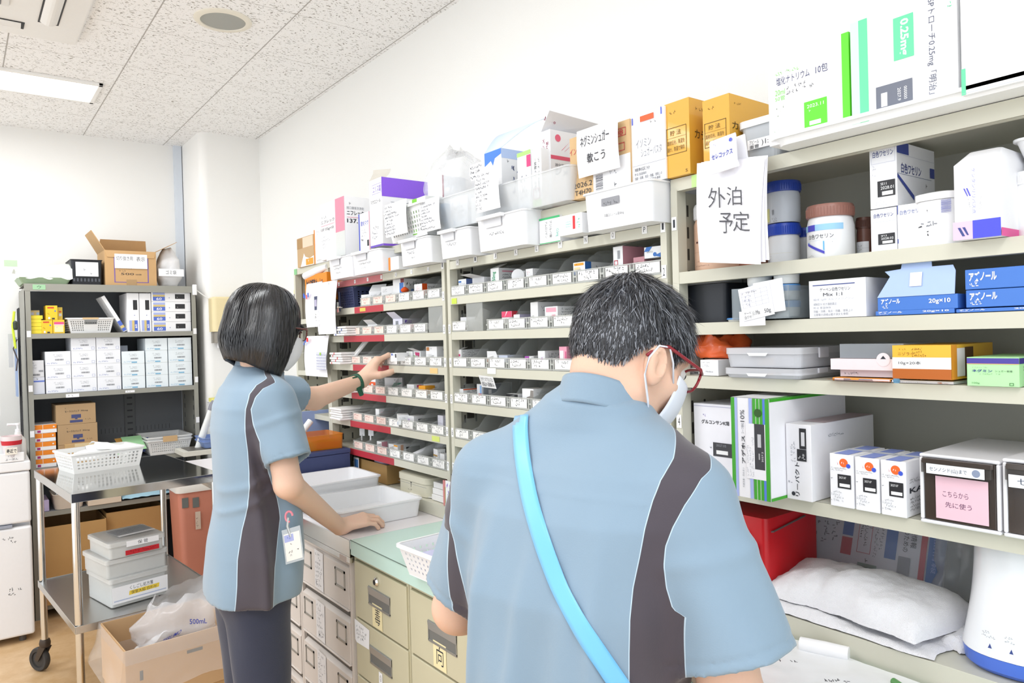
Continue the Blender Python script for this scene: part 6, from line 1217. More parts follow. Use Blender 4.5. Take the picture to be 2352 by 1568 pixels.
b.prints(((0, 0, 0), (.985, 0, .17), (-.17, 0, .985), .073, .066), [('r', 0, .3, 1, 1, C('#f4f4fa', .6)), ('r', 0, 0, 1, .3, PAPER)] + [('r', .08, .38 + .12 * i, .9, .385 + .12 * i, TB) for i in range(5)] + [('r', q, .38, q + .006, .88, TB) for q in (.08, .3, .5, .7, .9)] + [('s', .1, .8, .85, .86, 1, INK, 4), ('s', .12, .42, .45, .74, 3, TB, 6), ('t', .08, .16, .3, .26, 'ゲーベ', INK), ('t', .08, .04, .3, .14, '白ワセ', INK), ('t', .34, .06, .58, .24, ')1:1Mix', INK), ('t', .72, .06, .92, .22, '50g', INK)])
b.prints(((.03, .0008, .012), (.99, 0, .1), (-.1, 0, .99), .066, .064), [('r', 0, 0, 1, 1, C('#f0f0f4', .6))]); b.prints(((-.01, .0012, -.01), (1, 0, .02), (-.02, 0, 1), .06, .03), [('r', 0, 0, 1, 1, C('#f0f0f4', .6))])
p = px(1708, 738, 1.279); tag(b.build('paper_table', loc=tuple(p), rot=AISLE), 'white paper table with handwriting taped over the clear bin', 'paper')
carton('carton', 'white carton with a navy line and handwriting next to the clear bin', 'carton', 1860, 1990, 646, Z3, .16, C('#f3f4f8', .5), X=1.30, front=[('r', .07, .86, .82, .885, NV2), ('t', .2, .7, .74, .8, 'ゲーベン白色ワセリン', INK), ('t', .26, .57, .6, .66, 'Mix 1:1', INK), ('t', .08, .45, .8, .52, '組成 1g中 スルファジアジン', C('#a9abb6')), ('t', .08, .33, .5, .4, '規制区分 処方箋医薬品', C('#8d909c')), ('t', .08, .24, .4, .3, '貯法 室温保存', C('#8d909c')), ('t', .08, .14, .78, .21, '効能・効果、用法・用量、使用上の', C('#7d808c')), ('t', .08, .05, .7, .12, '注意等の詳細は電子添文を参照', C('#7d808c'))])
AZ = C('#4478cc', .45); AZL = C('#a9c0ea', .5)
def azn(lab, ul, ur, vt, z, X=1.30, fr=None, m=None):
    return carton('carton', lab, 'carton', ul, ur, vt, z, .14, m or AZ, X=X, group='blue ointment cartons', front=fr or [('t', .04, .45, .36, .88, 'アズノール', WHITE, 0, .04), ('s', .05, .12, .25, .38, 1, WHITE, 3, 0, 1), ('t', .62, .35, .94, .8, '20g×10', WHITE, 0, .02)], bevel=.001)
azn('blue carton with white katakana at the bottom left of the blue stack', 2011, 2192, 715, Z3)
azn('blue carton with white katakana at the bottom right of the blue stack', 2196, 2420, 710, Z3, fr=[('t', .04, .45, .32, .88, 'アズノール', WHITE, 0, .04), ('s', .05, .12, .22, .38, 1, WHITE, 3, 0, 1), ('t', .62, .35, .94, .8, '20g×10', WHITE, 0, .02)])
z5 = px(2100, 713, 1.30).z + .001
F5 = [('t', .05, .4, .38, .88, 'アズノール', WHITE, 0, .04), ('s', .05, .1, .3, .34, 1, WHITE, 3, 0, 1)]
o = azn('blue carton second from the top at the right edge', 2219, 2420, 667, z5, fr=F5); z6 = px(2219, 667, 1.30).z + .001
azn('topmost blue carton at the right edge', 2217, 2420, 620, z6, fr=F5)
lo, w_, h_ = spot(2016, 2200, 684, z5, 1.30)
e = thing('carton', 'opened blue carton with its tabbed lid standing up', 'carton', lo, AISLE, group='blue ointment cartons')
b = carton_mb(w_, .13, h_, AZ, front=[('t', .05, .5, .3, .9, 'アズノール', WHITE, 0, .04), ('s', .06, .15, .22, .4, 1, WHITE, 3, 0, 1), ('t', .66, .35, .92, .75, '20g×10', WHITE, 0, .02)]); b.build('carton', e, bevel=.001)
b = MB(); hh = .048; pr = [(.0, 0), (w_ * .97, 0), (w_ * .965, hh * .8), (w_ * .93, hh), (w_ * .68, hh), (w_ * .67, hh + .010), (w_ * .65, hh + .012), (w_ * .32, hh + .012), (w_ * .3, hh + .010), (w_ * .29, hh), (w_ * .08, hh * .95), (.02, hh * .75)]
b.loft([[(x, -.001 + .03 * z / hh * .3, h_ + z) for x, z in pr], [(x, .0 + .03 * z / hh * .3, h_ + z) for x, z in pr]], AZL)
b.prints(((0, -.002, h_), (1, 0, 0), (0, .18, .98), w_, hh), [('r', .42, .35, .57, .85, PAPER), ('s', .44, 1.02, .56, 1.15, 1, WHITE)]); b.build('lid', e)
# level 4 ---------------------------------------------------------------
carton('carton', 'small white carton with dark letters near the man\'s glasses', 'carton', 1609, 1650, 826, Z4, .1, C('#f2f2f5', .5), X=1.31, front=[('s', .08, .8, .85, .86, 1, INK, 3), ('s', .1, .55, .7, .7, 2, GREY, 4), ('t', .32, .22, .72, .32, 'Ndes', GREY), ('t', .08, .06, .18, .14, 'S', INK)])
carton('carton', 'dark and white carton behind the small white one', 'carton', 1578, 1606, 845, Z4, .1, C('#f2f2f5', .5), X=1.34, front=[('r', .1, .08, .95, .45, Kb), ('s', .2, .15, .85, .35, 1, WHITE, 3, 0, 1)])
e = thing('plastic_bag', 'crumpled orange plastic bag on the small white carton', 'plastic bag', tuple(px(1648, 822, 1.385) + Vector((0, 0, .002))))
bagblob('bag', e, .10, .13, .05, C('#ee6a34', .25, bump=.6, scale=60, alpha=.95), 21, top=.5, wr=.022)
def comp(lab, ul, ur, vt, z, X, w=.175):
    lo, w_, h_ = spot(ul, ur, vt, z, X)
    e = thing('compartment_case', lab, 'plastic case', lo, AISLE, group='clear compartment cases'); d = .20
    G5 = C('#e6e8ee', .25, alpha=.55); b = MB(); b.tray(w_, d, h_ - .012, .002, G5, taper=.004, r=.012)
    for x_ in (w_ * .33, w_ * .66): b.box(x_, .004, .003, x_ + .002, d - .004, h_ - .014, G5)
    b.build('body', e); b = MB(); b.loft([[(x - .002, y - .002, z_) for x, y in b.rrect(w_ + .004, d + .004, .014)] for z_ in (h_ - .0125, h_)], C('#eff0f5', .2, alpha=.6)); b.prints(((w_ * .33, -.004, h_ - .016), (1, 0, 0), (0, 0, 1), w_ * .28, .006), [('p', [(0, 1), (.1, 0), (.9, 0), (1, 1)], WHITE)]); b.build('lid', e, smooth=True)
    b = MB(); b.box(w_ + .002, .06, h_ * .45, w_ + .006, .095, h_ * .98, C('#e9e9f0', .3, alpha=.8)); b.build('latch', e, bevel=.002)
    b = MB(); b.box(.01, .02, .004, w_ * .3, .15, h_ * .35, C('#dfe3ea', .5)); b.box(w_ * .4, .015, .004, w_ * .62, .06, h_ * .45, C('#d9a878', .5)); b.box(w_ * .7, .02, .004, w_ * .95, .12, h_ * .5, C('#d8dbe6', .5)); b.build('contents', e)
comp('clear compartment case with a latch, lower of two', 1664, 1836, 844, Z4, 1.285)
comp('clear compartment case with a latch, upper of two', 1666, 1838, 799, px(1700, 845, 1.285).z + .002, 1.285)
OG = C('#e0922e', .5)
lo, w_, h_ = spot(1912, 2050, 866, Z4, 1.30)
e = thing('carton', 'flat orange opened carton showing grey tubes inside', 'carton', lo, AISLE)
b = carton_mb(w_, .14, h_, OG, front=[('r', .04, .05, .96, .8, C('#e9e9f0')), ('p', [(.2, .1), (.7, .1), (.68, .7), (.2, .75)], C('#8d93a6')), ('p', [(.3, .95), (.48, .95), (.45, .4), (.33, .4)], C('#eab25a'))]); b.face([(-.004, -.02, .004), (w_, -.02, .002), (w_, 0, .0015), (0, 0, .0015)], C('#c8701e', .5)); b.build('carton', e, bevel=.001)
zc = px(1950, 866, 1.30).z + .001
for k, (hh, cc, lb) in enumerate(((.012, '#d9d3dc', 'thin grey carton on the flat orange carton'), (.020, '#efe0e4', 'pale pink open tray carton with a round tab, second on the orange one'), (.026, '#aab0b6', 'smoky clear box on the pale pink carton'))):
    b = carton_mb(.115 + (.01 if k == 1 else 0), .13, hh, C(cc, .4, alpha=(.6 if k == 2 else 1)), front=[('c', .78, .95, .012, C('#efe0e4')), ('p', [(.74, 1), (.82, 1), (.78, 1.3)], INK)] if k == 1 else [('s', .05, .3, .5, .6, 1, INK)] if k == 0 else [])
    tag(b.build('carton', loc=(1.31 - .012 * (k == 1), px(1930 - 14 * (k == 1), 850, 1.31).y, zc), rot=AISLE), lb, 'carton'); zc += hh + .0008
carton('carton', 'white carton with a large orange numeral two under the orange one', 'carton', 2046, 2190, 872, Z4, .13, C('#eceef4', .5), X=1.30, front=[('c', .1, .75, .006, C('#6aa0c8')), ('t', .05, .32, .6, .46, '日本薬局方ケトコナゾールクリーム', INK), ('t', .05, .12, .55, .24, 'ケトコナゾールクリーム2%「JG」', INK), ('t', .76, .12, .84, .6, '2', C('#c8783a'), 0, .02), ('t', .86, .12, .92, .3, '%', C('#c8783a'))])
z7 = px(2100, 870, 1.30).z + .001
YW = C('#f0b83c', .45); lo, w_, h_ = spot(2051, 2186, 793, z7, 1.285)
e = thing('carton', 'yellow, white and brown banded carton with an open side', 'carton', lo, AISLE)
b = carton_mb(w_, .17, h_, YW, front=[('r', 0, .3, 1, .64, C('#f5f4f4')), ('r', 0, 0, 1, .3, C('#b8621e')), ('t', .1, .7, .38, .8, 'ニゾラー', C('#8a5a1a')), ('s', .34, .66, .62, .92, 3, C('#6a4410'), 4, 0, 1), ('t', .11, .41, .5, .53, '10g×20本', INK), ('s', .1, .86, .35, .91, 1, C('#8a5a1a'))], right=[('r', 0, 0, .12, 1, OG), ('r', .12, .08, .3, .9, C('#efe7ef')), ('r', .3, .05, .5, .92, C('#5a3a22')), ('r', .5, 0, 1, .3, C('#b8621e'))]); b.build('carton', e, bevel=.0012)
GR_ = C('#b4ecac', .5)
carton('carton', 'light green carton with a purple band at the right edge', 'carton', 2222, 2342, 820, Z4, .15, GR_, X=1.29, front=[('r', 0, .78, 1, .97, C('#4a3f9c')), ('r', 0, .76, 1, .78, C('#e8b06a')), ('t', .1, .48, .5, .58, 'ネグミン', C('#3a3f8c'), 0, .03), ('t', .55, .49, .88, .56, 'シュガー軟膏', INK), ('s', .25, .4, .88, .44, 1, INK, 4), ('s', .1, .63, .45, .66, 1, INK, 6), ('t', .1, .06, .25, .13, '100g', C('#4a7a4a')), ('f', .82, .04, .9, .13, .0008, C('#4a7a4a'))], right=[('r', 0, .78, 1, .97, C('#3f358a')), ('s', .1, .3, .9, .7, 4, INK, 3)])
# level 6 ---------------------------------------------------------------
carton('carton', 'white carton with bold katakana and a dark code block, left of the green-striped one', 'carton', 1597, 1690, 925, Z6, .22, C('#eeeef6', .5), X=1.33, front=[('r', 0, .965, 1, .97, C('#9a9cc0')), ('s', .2, .83, .34, .86, 1, V1, 2), ('t', .2, .735, .88, .79, 'グルコンサンK細', INK, 0, .02), ('r', .48, .32, 1, .5, C('#3a3a40')), ('t', .56, .45, .8, .48, '2027.05', GREY), ('r', .56, .35, .84, .4, WHITE), ('r', 0, .03, 1, .033, INK), ('s', .4, .4, .45, .5, 2, GREY)])
lo, w_, h_ = spot(1684, 1772, 912, Z6, 1.235); GS = C('#3fa52a', .45); LV = C('#a9b8ec', .5)
b = carton_mb(w_, .28, h_, C('#f2f1f6', .5), front=[('r', 0, 0, .1, 1, GS), ('r', .1, 0, .17, 1, LV), ('t', .26, .34, .36, .62, 'アデホス', INK, 90, .02), ('t', .27, .64, .34, .75, 'コーワ顆粒', GREY, 90), ('t', .25, .76, .36, .88, '10%', INK, 90), ('t', .28, .1, .33, .3, '代謝改善・抗めまい', GREY, 90), ('r', .48, 0, .56, 1, LV), ('r', .58, 0, .86, 1, GS), ('r', .66, 0, .67, 1, WHITE), ('r', .75, 0, .76, 1, WHITE), ('r', .84, 0, .9, 1, C('#5a7fe0')), ('r', .9, 0, 1, 1, GS), ('r', .40, .2, .9, .75, C('#f4f3f8')), ('r', .62, .3, .88, .75, C('#3a3a40')), ('r', .7, .52, .79, .65, C('#c9c9ce')), ('t', .8, .38, .84, .48, '2027.2', WHITE, 90), ('t', .72, .4, .76, .46, '00000', WHITE, 90), ('s', .42, .22, .6, .7, 3, C('#c0c2cc'), 3, 90), ('c', .72, .86, .008, C('#2a5a1a'))],
    right=[('r', 0, .97, 1, 1, GS), ('r', 0, 0, 1, .03, GS)], top=[('r', 0, 0, 1, 1, C('#d8d8dc')), ('r', .9, 0, 1, 1, GS)])
tag(b.build('carton', loc=lo, rot=AISLE, bevel=.001), 'tall white carton with green and lilac stripes jutting over the shelf edge', 'carton')
carton('carton', 'white carton with vertical katakana and a black code strip', 'carton', 1808, 1866, 972, Z6, .24, C('#f3f2f6', .5), X=1.285, front=[('t', .35, .05, .52, .5, 'リーバクト', INK, 90, .02), ('r', .55, .68, .82, .95, Kb), ('r', .62, .72, .76, .9, C('#d9d9dd')), ('r', .45, .52, .82, .675, Kb), ('s', .48, .54, .78, .66, 2, WHITE, 3, 90), ('c', .28, .08, .004, INK), ('s', .2, .5, .4, .9, 2, GREY, 4, 90), ('s', .1, .2, .28, .3, 1, GREY, 5, 90)], right=[('s', .25, .8, .65, .84, 1, GREY, 3, 0, 1)], top=[('r', .1, .2, 1, 1, C('#c9b4ba'))])
kf = [('c', .60, .84, .008, C('#ef6a2a')), ('c', .8, .79, .004, C('#3f5ad0')), ('s', .5, .82, .7, .86, 1, WHITE, 2, 0, 1), ('s', .05, .68, .9, .74, 2, INK, 5, 0, .9), ('r', .34, .36, .9, .62, Kb), ('t', .4, .54, .7, .58, '2027.07', WHITE), ('s', .4, .48, .65, .52, 1, WHITE), ('r', .42, .39, .86, .45, WHITE), ('s', .05, .5, .26, .62, 2, GREY), ('s', .06, .1, .8, .3, 4, GREY, 8), ('p', [(.36, .8), (.38, .8), (.34, .86)], R1)]
KT = [('r', .2, .0, .8, 1, C('#8f9fe0')), ('r', .0, .45, 1, .6, C('#dfe3ee', .3))]
for k, (ul, ur, vt) in enumerate(((1908, 1962, 1040), (1966, 2021, 1048), (2025, 2083, 1055))):
    carton('carton', 'small white carton with an orange disc and black code block, %s of three' % ['leftmost', 'middle', 'rightmost'][k], 'carton', ul, ur, vt, Z6, .12, C('#f4f4f8', .5), X=1.29, group='cartons with an orange disc', front=kf, top=KT, right=[('t', .1, .42, .95, .52, 'KA701', INK, 0, .02), ('s', .1, .6, .9, .68, 2, INK, 4, 0, .9), ('s', .1, .1, .9, .34, 4, INK, 6, 0, .9)] if k == 2 else ())
def dbox(lab, ul, ur, vt, X, note):
    lo, w_, h_ = spot(ul, ur, vt, Z6, X); e = thing('drawer_box', lab, 'box', lo, AISLE, group='white drawer boxes with smoked fronts')
    OW = C('#ecebef', .35); b = MB(); d = .24; t = .006
    b.box(0, 0, 0, w_, d, t, OW); b.box(0, 0, h_ - t, w_, d, h_, OW); b.box(0, 0, t, t, d, h_ - t, OW); b.box(w_ - t, 0, t, w_, d, h_ - t, OW); b.box(0, d - t, 0, w_, d, h_, OW); b.build('case', e, bevel=.0025)
    b = MB(); SM = C('#4a3f38', .15, alpha=.82, spec=.8); b.box(t + .001, .002, t + .001, w_ - t - .001, .006, h_ - t - .001, SM); b.box(t, -.008, h_ * .74, w_ - t - .004, .001, h_ * .92, C('#5a5450', .15, alpha=.5)); b.box(t + .002, -.010, h_ * .88, w_ - t - .002, -.0, h_ * .95, SM); d_ = b.build('drawer_front', e, bevel=.001)
    b = MB(); b.box(.012, .012, .01, w_ - .012, .2, h_ * .6, C('#6a5240', .6)); b.build('contents', e)
    b = MB(); b.prints(((0, -.0095, 0), (1, 0, 0), (0, 0, 1), w_, h_), [('r', .13, .74, .85, .88, C('#eef2f8')), ('t', .17, .77, .64, .84, 'センノシド(山)まで', C('#3a4458')), ('c', .75, .81, .006, C('#8a96b0')), ('s', .72, .79, .78, .83, 1, INK)] if note else [('r', .1, .66, .95, .82, C('#eef2f8')), ('t', .2, .7, .9, .78, 'センノシド', C('#3a4458'))]); b.build('label', d_)
    if note:
        b = MB(); b.prints(((0, .0008, 0), (1, 0, 0), (0, 0, 1), w_, h_), [('r', .21, .1, .86, .70, C('#efc6d4', .6)), ('t', .3, .42, .62, .5, 'こちらから', C('#6a4468')), ('t', .33, .27, .66, .35, '先に使う', C('#6a4468'))]); b.build('pink_note', d_)
dbox('white drawer box with a smoked front and a pink handwritten note', 2114, 2300, 1040, 1.285, True)
dbox('white drawer box with a smoked front, cut by the right edge', 2305, 2520, 1052, 1.285, False)
# ---------------------------------------------------------------- on the plinth
ZD = DECK + .001
e = thing('red_box', 'bright red plastic box with a zip cord and teal clip under the shelf', 'box', (1.335, px(1640, 1200, 1.335).y, ZD + .03), AISLE)
RB = C('#c8141f', .35); b = MB(); wr_ = px(1640, 1200, 1.335).y - px(1760, 1230, 1.335).y
b.loft([[(x, y, z_) for x, y in b.rrect(wr_, .2, .012)] for z_ in (0, .14)], RB); b.build('body', e, smooth=True)
b = MB(); b.tube([(wr_ - .06, -.004, .10), (wr_ + .004, .02, .112), (wr_ + .004, .14, .125)], .002, C('#6a5a5a', .4), 6); b.build('cord', e)
b = MB(); b.box(wr_ - .065, -.022, .062, wr_ - .02, -.004, .085, C('#2a94a4', .4)); b.box(wr_ - .06, -.016, .08, wr_ - .045, -.003, .108, RB); b.build('clip', e, bevel=.003)
b = carton_mb(wr_ * 1.1, .2, .026, C('#1c2450', .5)); tag(b.build('navy_case', loc=(1.33, px(1640, 1200, 1.335).y + .01, ZD), rot=AISLE, bevel=.003), 'dark navy flat case under the red box', 'case')
# magazine in a plastic sleeve leaning against the back
e = thing('magazine', 'magazine in a clear sleeve leaning at the back under the shelf', 'magazine', (1.55, px(1838, 1200, 1.55).y, ZD), AISLE)
mb_ = MB(); MW, MH = .30, .21; mb_.T = Matrix.Rotation(-.32, 4, 'X')
mb_.box(0, 0, 0, MW, .006, MH, C('#dfe0ea', .35)); MB1 = C('#4f7ac0', .5); MR1 = C('#c8525e', .5)
mb_.prints(FRONT(MW, MH), [('r', .28, .5, .36, 1, MB1), ('r', .28, .3, .36, .48, MR1), ('r', .6, .35, .68, .98, MB1), ('s', .04, .1, .24, .95, 3, GREY, 3, -90, .9), ('f', .40, .35, .5, .95, .001, MR1), ('s', .41, .4, .49, .9, 3, INK, 4, -90, .9), ('s', .52, .3, .58, .95, 2, GREY, 5, -90, .9), ('t', .72, .45, .76, .95, '病院薬剤師のための', INK, -90), ('t', .77, .5, .81, .95, '最新の医療情報', INK, -90), ('r', .84, .78, .88, .98, MR1), ('r', .84, .1, .88, .7, MR1), ('r', .89, 0, 1, 1, MB1), ('t', .92, .3, .95, .85, '医薬品情報', LV, -90), ('r', .42, .05, .56, .25, C('#8aa39c')), ('r', .7, .15, .78, .4, C('#9a9ca6')), ('s', .45, .26, .58, .3, 1, INK)])
mb_.build('magazine', e)
b = MB(); b.T = Matrix.Rotation(-.32, 4, 'X'); b.box(-.035, -.004, -.002, MW + .025, .009, MH + .01, C('#d8dbe0', .08, alpha=.22)); b.build('sleeve', e)
b = MB(); b.T = Matrix.Rotation(-.3, 4, 'X'); wavy(b, 12, 8, lambda s, t: (.13 * s + .01 * nz((s, t, 0), 4), .02 * nz((s * 2, t * 2, 1), 2), .2 * t), C('#c9ccd0', .15, alpha=.35, bump=.4, scale=30)); tag(solid(b.build('plastic_sheet', loc=(1.53, px(2130, 1300, 1.53).y, ZD), rot=AISLE, smooth='all'), .001), 'crinkled clear plastic sheet leaning right of the magazine', 'plastic sheet')
TW = C('#f3f2f6', .95, bump=1, scale=700, sheen=.4)
def towel(lab, loc, w, d, h, seed, rot=0, ridge=0):
    """soft folded towel: rounded pad with a drooping rim"""
    b = MB(); nx, ny = 56, 40
    def f(s, t):
        x = (s - .5) * w; y = (t - .5) * d; ex = 1 - abs(2 * s - 1) ** 4; ey = 1 - abs(2 * t - 1) ** 4
        q = (max(0, ex) ** .45) * (max(0, ey) ** .45)
        z = h * q * (.72 + .28 * math.sin(2.6 * s + seed) * math.cos(1.7 * t)) + ridge * math.exp(-((s - .33) / .03) ** 2) * -q
        z += .006 * nz((s * 3, t * 3, seed), 1.6) * q + .0022 * nz((s * 9, t * 9, seed), 2)
        return (x + .012 * nz((0, t * 3, seed), 1), y + .014 * nz((s * 3, 0, seed), 1), max(z, 0) + .0006)
    wavy(b, nx, ny, f, TW); vs = [(x, y, 0) for x, y in ((-w / 2 + .01, -d / 2 + .01), (w / 2 - .01, -d / 2 + .01), (w / 2 - .01, d / 2 - .01), (-w / 2 + .01, d / 2 - .01))]; b.face(vs[::-1], TW)
    return tag(b.build('towel', loc=loc, rot=AISLE + rot, smooth='all'), lab, 'towel', 'white towels under the shelf')
c1 = px(1990, 1440, 1.36)
towel('white towel spread flat at the bottom, hanging at the shelf edge', (1.385, px(1950, 1440, 1.36).y, ZD), .36, .17, .022, 2)
towel('folded white towel at the left of the pile', (1.42, px(1885, 1380, 1.40).y, ZD + .018), .19, .20, .075, 5, .1)
towel('folded white towel draped over the right of the pile', (1.41, px(2050, 1400, 1.40).y, ZD + .02), .215, .20, .082, 8, -.18)
towel('small white cloth beside the device, at the right of the pile', (1.43, px(2195, 1450, 1.42).y, ZD), .10, .12, .03, 11, -.3)
b = MB(); b.box(0, 0, 0, .05, .04, .035, C('#c2c2bf', .15, alpha=.7)); tag(b.build('clear_block', loc=(1.52, px(2215, 1390, 1.50).y, ZD), rot=AISLE + .4, bevel=.004), 'small clear faceted box behind the white device', 'box')
# white device with blue base
yc = px(2350, 1420, 1.40).y
e = thing('mixing_machine', 'white tapered tabletop device with a blue base, cut by the right edge', 'device', (1.415, yc, ZD), AISLE)
b = MB(); DV = C('#f3f4f8', .25, coat=.4)
rs = []
for t in range(15):
    q = t / 14; z_ = .03 + q * .175; k = 1 - .22 * q - .05 * math.sin(q * 3.1)
    rs.append([(k * .085 * (abs(math.cos(a)) ** .8) * (1 if math.cos(a) > 0 else -1), k * .105 * (abs(math.sin(a)) ** .8) * (1 if math.sin(a) > 0 else -1), z_ + .012 * math.cos(a + 1.2) * q) for a in [2 * math.pi * i / 40 for i in range(40)]])
rs.append([(x * .93, y * .93, z + .003) for x, y, z in rs[-1]]); rs.append([(x * .9, y * .9, z - .01) for x, y, z in rs[-1]])
b.loft(rs, DV, False, True); b.prints(((-.03, -.1125, .045), (1, 0, 0), (0, .1, 1), .06, .03), [('s', .05, .6, .42, .95, 2, GREY, 3, 0, 1), ('s', .58, .6, .95, .95, 2, GREY, 4, 0, 1), ('p', [(.2, .1), (.3, .1), (.25, .35)], NV2), ('p', [(.7, .1), (.8, .1), (.75, .35)], NV2)]); b.build('body', e, smooth=True)
b = MB(); b.loft([[(x * 1.0 * q, y * 1.0 * q, z_) for x, y, _z in rs[0]] for q, z_ in ((.88, 0), (.97, .008), (1.0, .0295))], C('#4f74d8', .35)); b.build('base', e, smooth=True)
# ---------------------------------------------------------------- bottom right of the counter
ZC = CT + .001
b = MB(); wavy(b, 30, 24, lambda s, t: (.42 * s, .26 * t, .004 + .006 * abs(nz((s * 4, t * 4, 1), 1.6)) + .02 * math.exp(-((s - .2) / .08) ** 2) * (1 - t)), C('#f4f5f7', .2, alpha=.92, bump=.3, scale=30))
o = b.build('plastic_sheet', loc=(1.03, .95, ZC), rot=AISLE, smooth='all'); tag(o, 'crinkled white plastic sheet with pen writing on the near counter', 'plastic sheet')
for q, (u_, v_) in enumerate(((1775, 1520), (1890, 1566))):
    P = pz(u_, v_, ZC + .022) - Vector((1.03, .95, ZC)); P = Matrix.Rotation(-AISLE, 3, 'Z') @ P; lb = MB()
    lb.prints((tuple(P), (math.cos(.75), math.sin(.75), 0), (-math.sin(.75), math.cos(.75), 0), .06, .012), [('s', 0, 0, 1, 1, 1, INK, 5 + q, 0, .9)]); lb.build('lettering', o)
A, B_ = pz(1838, 1478, ZC + .012), pz(1950, 1502, ZC + .012); b = MB(); b.tube([A, A.lerp(B_, .5), B_], [.013, .014, .013], C('#f6f6f8', .4), 16); tag(b.build('white_roll', smooth=True), 'white rolled sheet lying along the plinth on the near counter', 'roll')
A, B_ = pz(2122, 1553, ZC + .008), pz(2230, 1590, ZC + .008); b = MB(); b.tube([A, A.lerp(B_, .1), B_], [.004, .006, .006], C('#26262b', .3), 14); tag(b.build('black_pen', smooth=True), 'black pen lying against the plinth at the bottom right', 'pen')
A, B_ = pz(2052, 1564, ZC + .008), pz(2090, 1590, ZC + .008); b = MB(); b.tube([A, B_], .006, C('#5f9a5a', .3), 12); tag(b.build('green_pen', smooth=True), 'green pen tip on the counter at the bottom edge', 'pen')
b = carton_mb(.08, .2, .0015, C('#f5f5f7', .6)); tag(b.build('paper_sheet', loc=(1.12, .55, ZC), rot=AISLE), 'blank white sheet on the near counter at the bottom edge', 'paper')
# sheets clipped on the upright and the advertising clip
def corner(u, v, X): return px(u, v, X)
b = MB(); X_ = 1.262; P0 = px(1601, 375, X_); P1 = px(1757, 362, X_); P2 = px(1608, 602, X_ - .008); P3 = px(1748, 607, X_ - .008)
SHW = C('#f6f5fa', .5)
for k, (dx, du) in enumerate(((0, 0), (.0035, 7), (.006, 13))):
    Q0, Q1, Q2, Q3 = [p + Vector((dx, 0, 0)) for p in (px(1601 + (du if k else 0), 375 - du * .4, X_), px(1757 + du * .2, 362 - du * .5, X_), px(1608 + du, 602 - du * .5, X_ - .008), px(1748 + du * 1.2, 607 - du * .8, X_ - .008))]
    wavy(b, 3, 10, lambda s, t: tuple((Q0.lerp(Q1, s)).lerp(Q2.lerp(Q3, s), t) - Vector((.006 * math.sin(t * 3.1), 0, 0))), SHW)
ex = (P1 - P0).normalized(); ez = (P0 - P2).normalized(); O_ = P2 - Vector((.0085, 0, 0)); W_ = (P1 - P0).length; H_ = (P0 - P2).length
b.prints((O_, ex, ez, W_, H_), [('t', .2, .54, .46, .74, '外', C('#4a4a50')), ('t', .48, .56, .7, .74, '泊', C('#4a4a50')), ('t', .36, .29, .56, .49, '予', C('#4a4a50')), ('t', .56, .31, .8, .50, '定', C('#4a4a50'))])
tag(b.build('clipped_sheets'), 'clipped white sheets handwritten with four large kanji on the upright', 'paper')
e = thing('advertising_clip', 'white plastic clip with blue katakana holding the kanji sheets', 'clip', tuple(px(1640, 400, 1.25)), AISLE)
b = MB(); cw = .062; pr = [(0, .0), (-.012, -.004), (-.016, .002), (-.012, .01), (-.006, .065), (-.003, .068), (-.001, .064), (-.004, .012), (0, .006)]
b.T = Matrix.Rotation(-.08, 4, 'Y'); b.loft([[(x_, y, z) for y, z in pr] for x_ in (0, cw)], C('#f2f2f8', .3)); b.loft([[(x_, .014 - y * .6, z * .9 + .004) for y, z in pr] for x_ in (.004, cw + .008)], C('#ececf2', .3))
b.prints(((0, -.0135, .008), (1, 0, 0), (0, .105, .995), cw, .056), [('t', .1, .3, .92, .52, 'セレコックス', C('#2f3fa0'), 0, .03), ('c', .85, .84, .004, C('#4a5ac8')), ('s', .12, .8, .35, .88, 1, C('#4a5ac8'), 2)]); b.build('clip', e, bevel=.0008)
# ================================================================== people
def A3(*p): return np.array(p, float)
def nrm(v): v = np.asarray(v, float); return v / np.linalg.norm(v)
def rc(a, b, ra, rb):
    a = np.asarray(a, float); b = np.asarray(b, float); ba = b - a; L2 = max(ba @ ba, 1e-9)
    def f(P):
        q = P - a; t = np.clip(q @ ba / L2, 0, 1); d = q - t[:, None] * ba
        return np.sqrt((d * d).sum(1)) - (ra + (rb - ra) * t)
    return f
def ell(c, r, M=None):
    c = np.asarray(c, float); r = np.asarray(r, float)
    def f(P):
        q = P - c
        if M is not None: q = q @ M.T
        k0 = np.sqrt(((q / r) ** 2).sum(1)); k1 = np.sqrt(((q / r ** 2) ** 2).sum(1)) + 1e-9
        return k0 * (k0 - 1) / k1
    return f
def smin(a, b, k):
    h = np.clip(.5 + .5 * (b - a) / k, 0, 1); return b + (a - b) * h - k * h * (1 - h)
def U(fs, k=.01):
    def f(P):
        d = fs[0](P)
        for g in fs[1:]: d = smin(d, g(P), k)
        return d
    return f
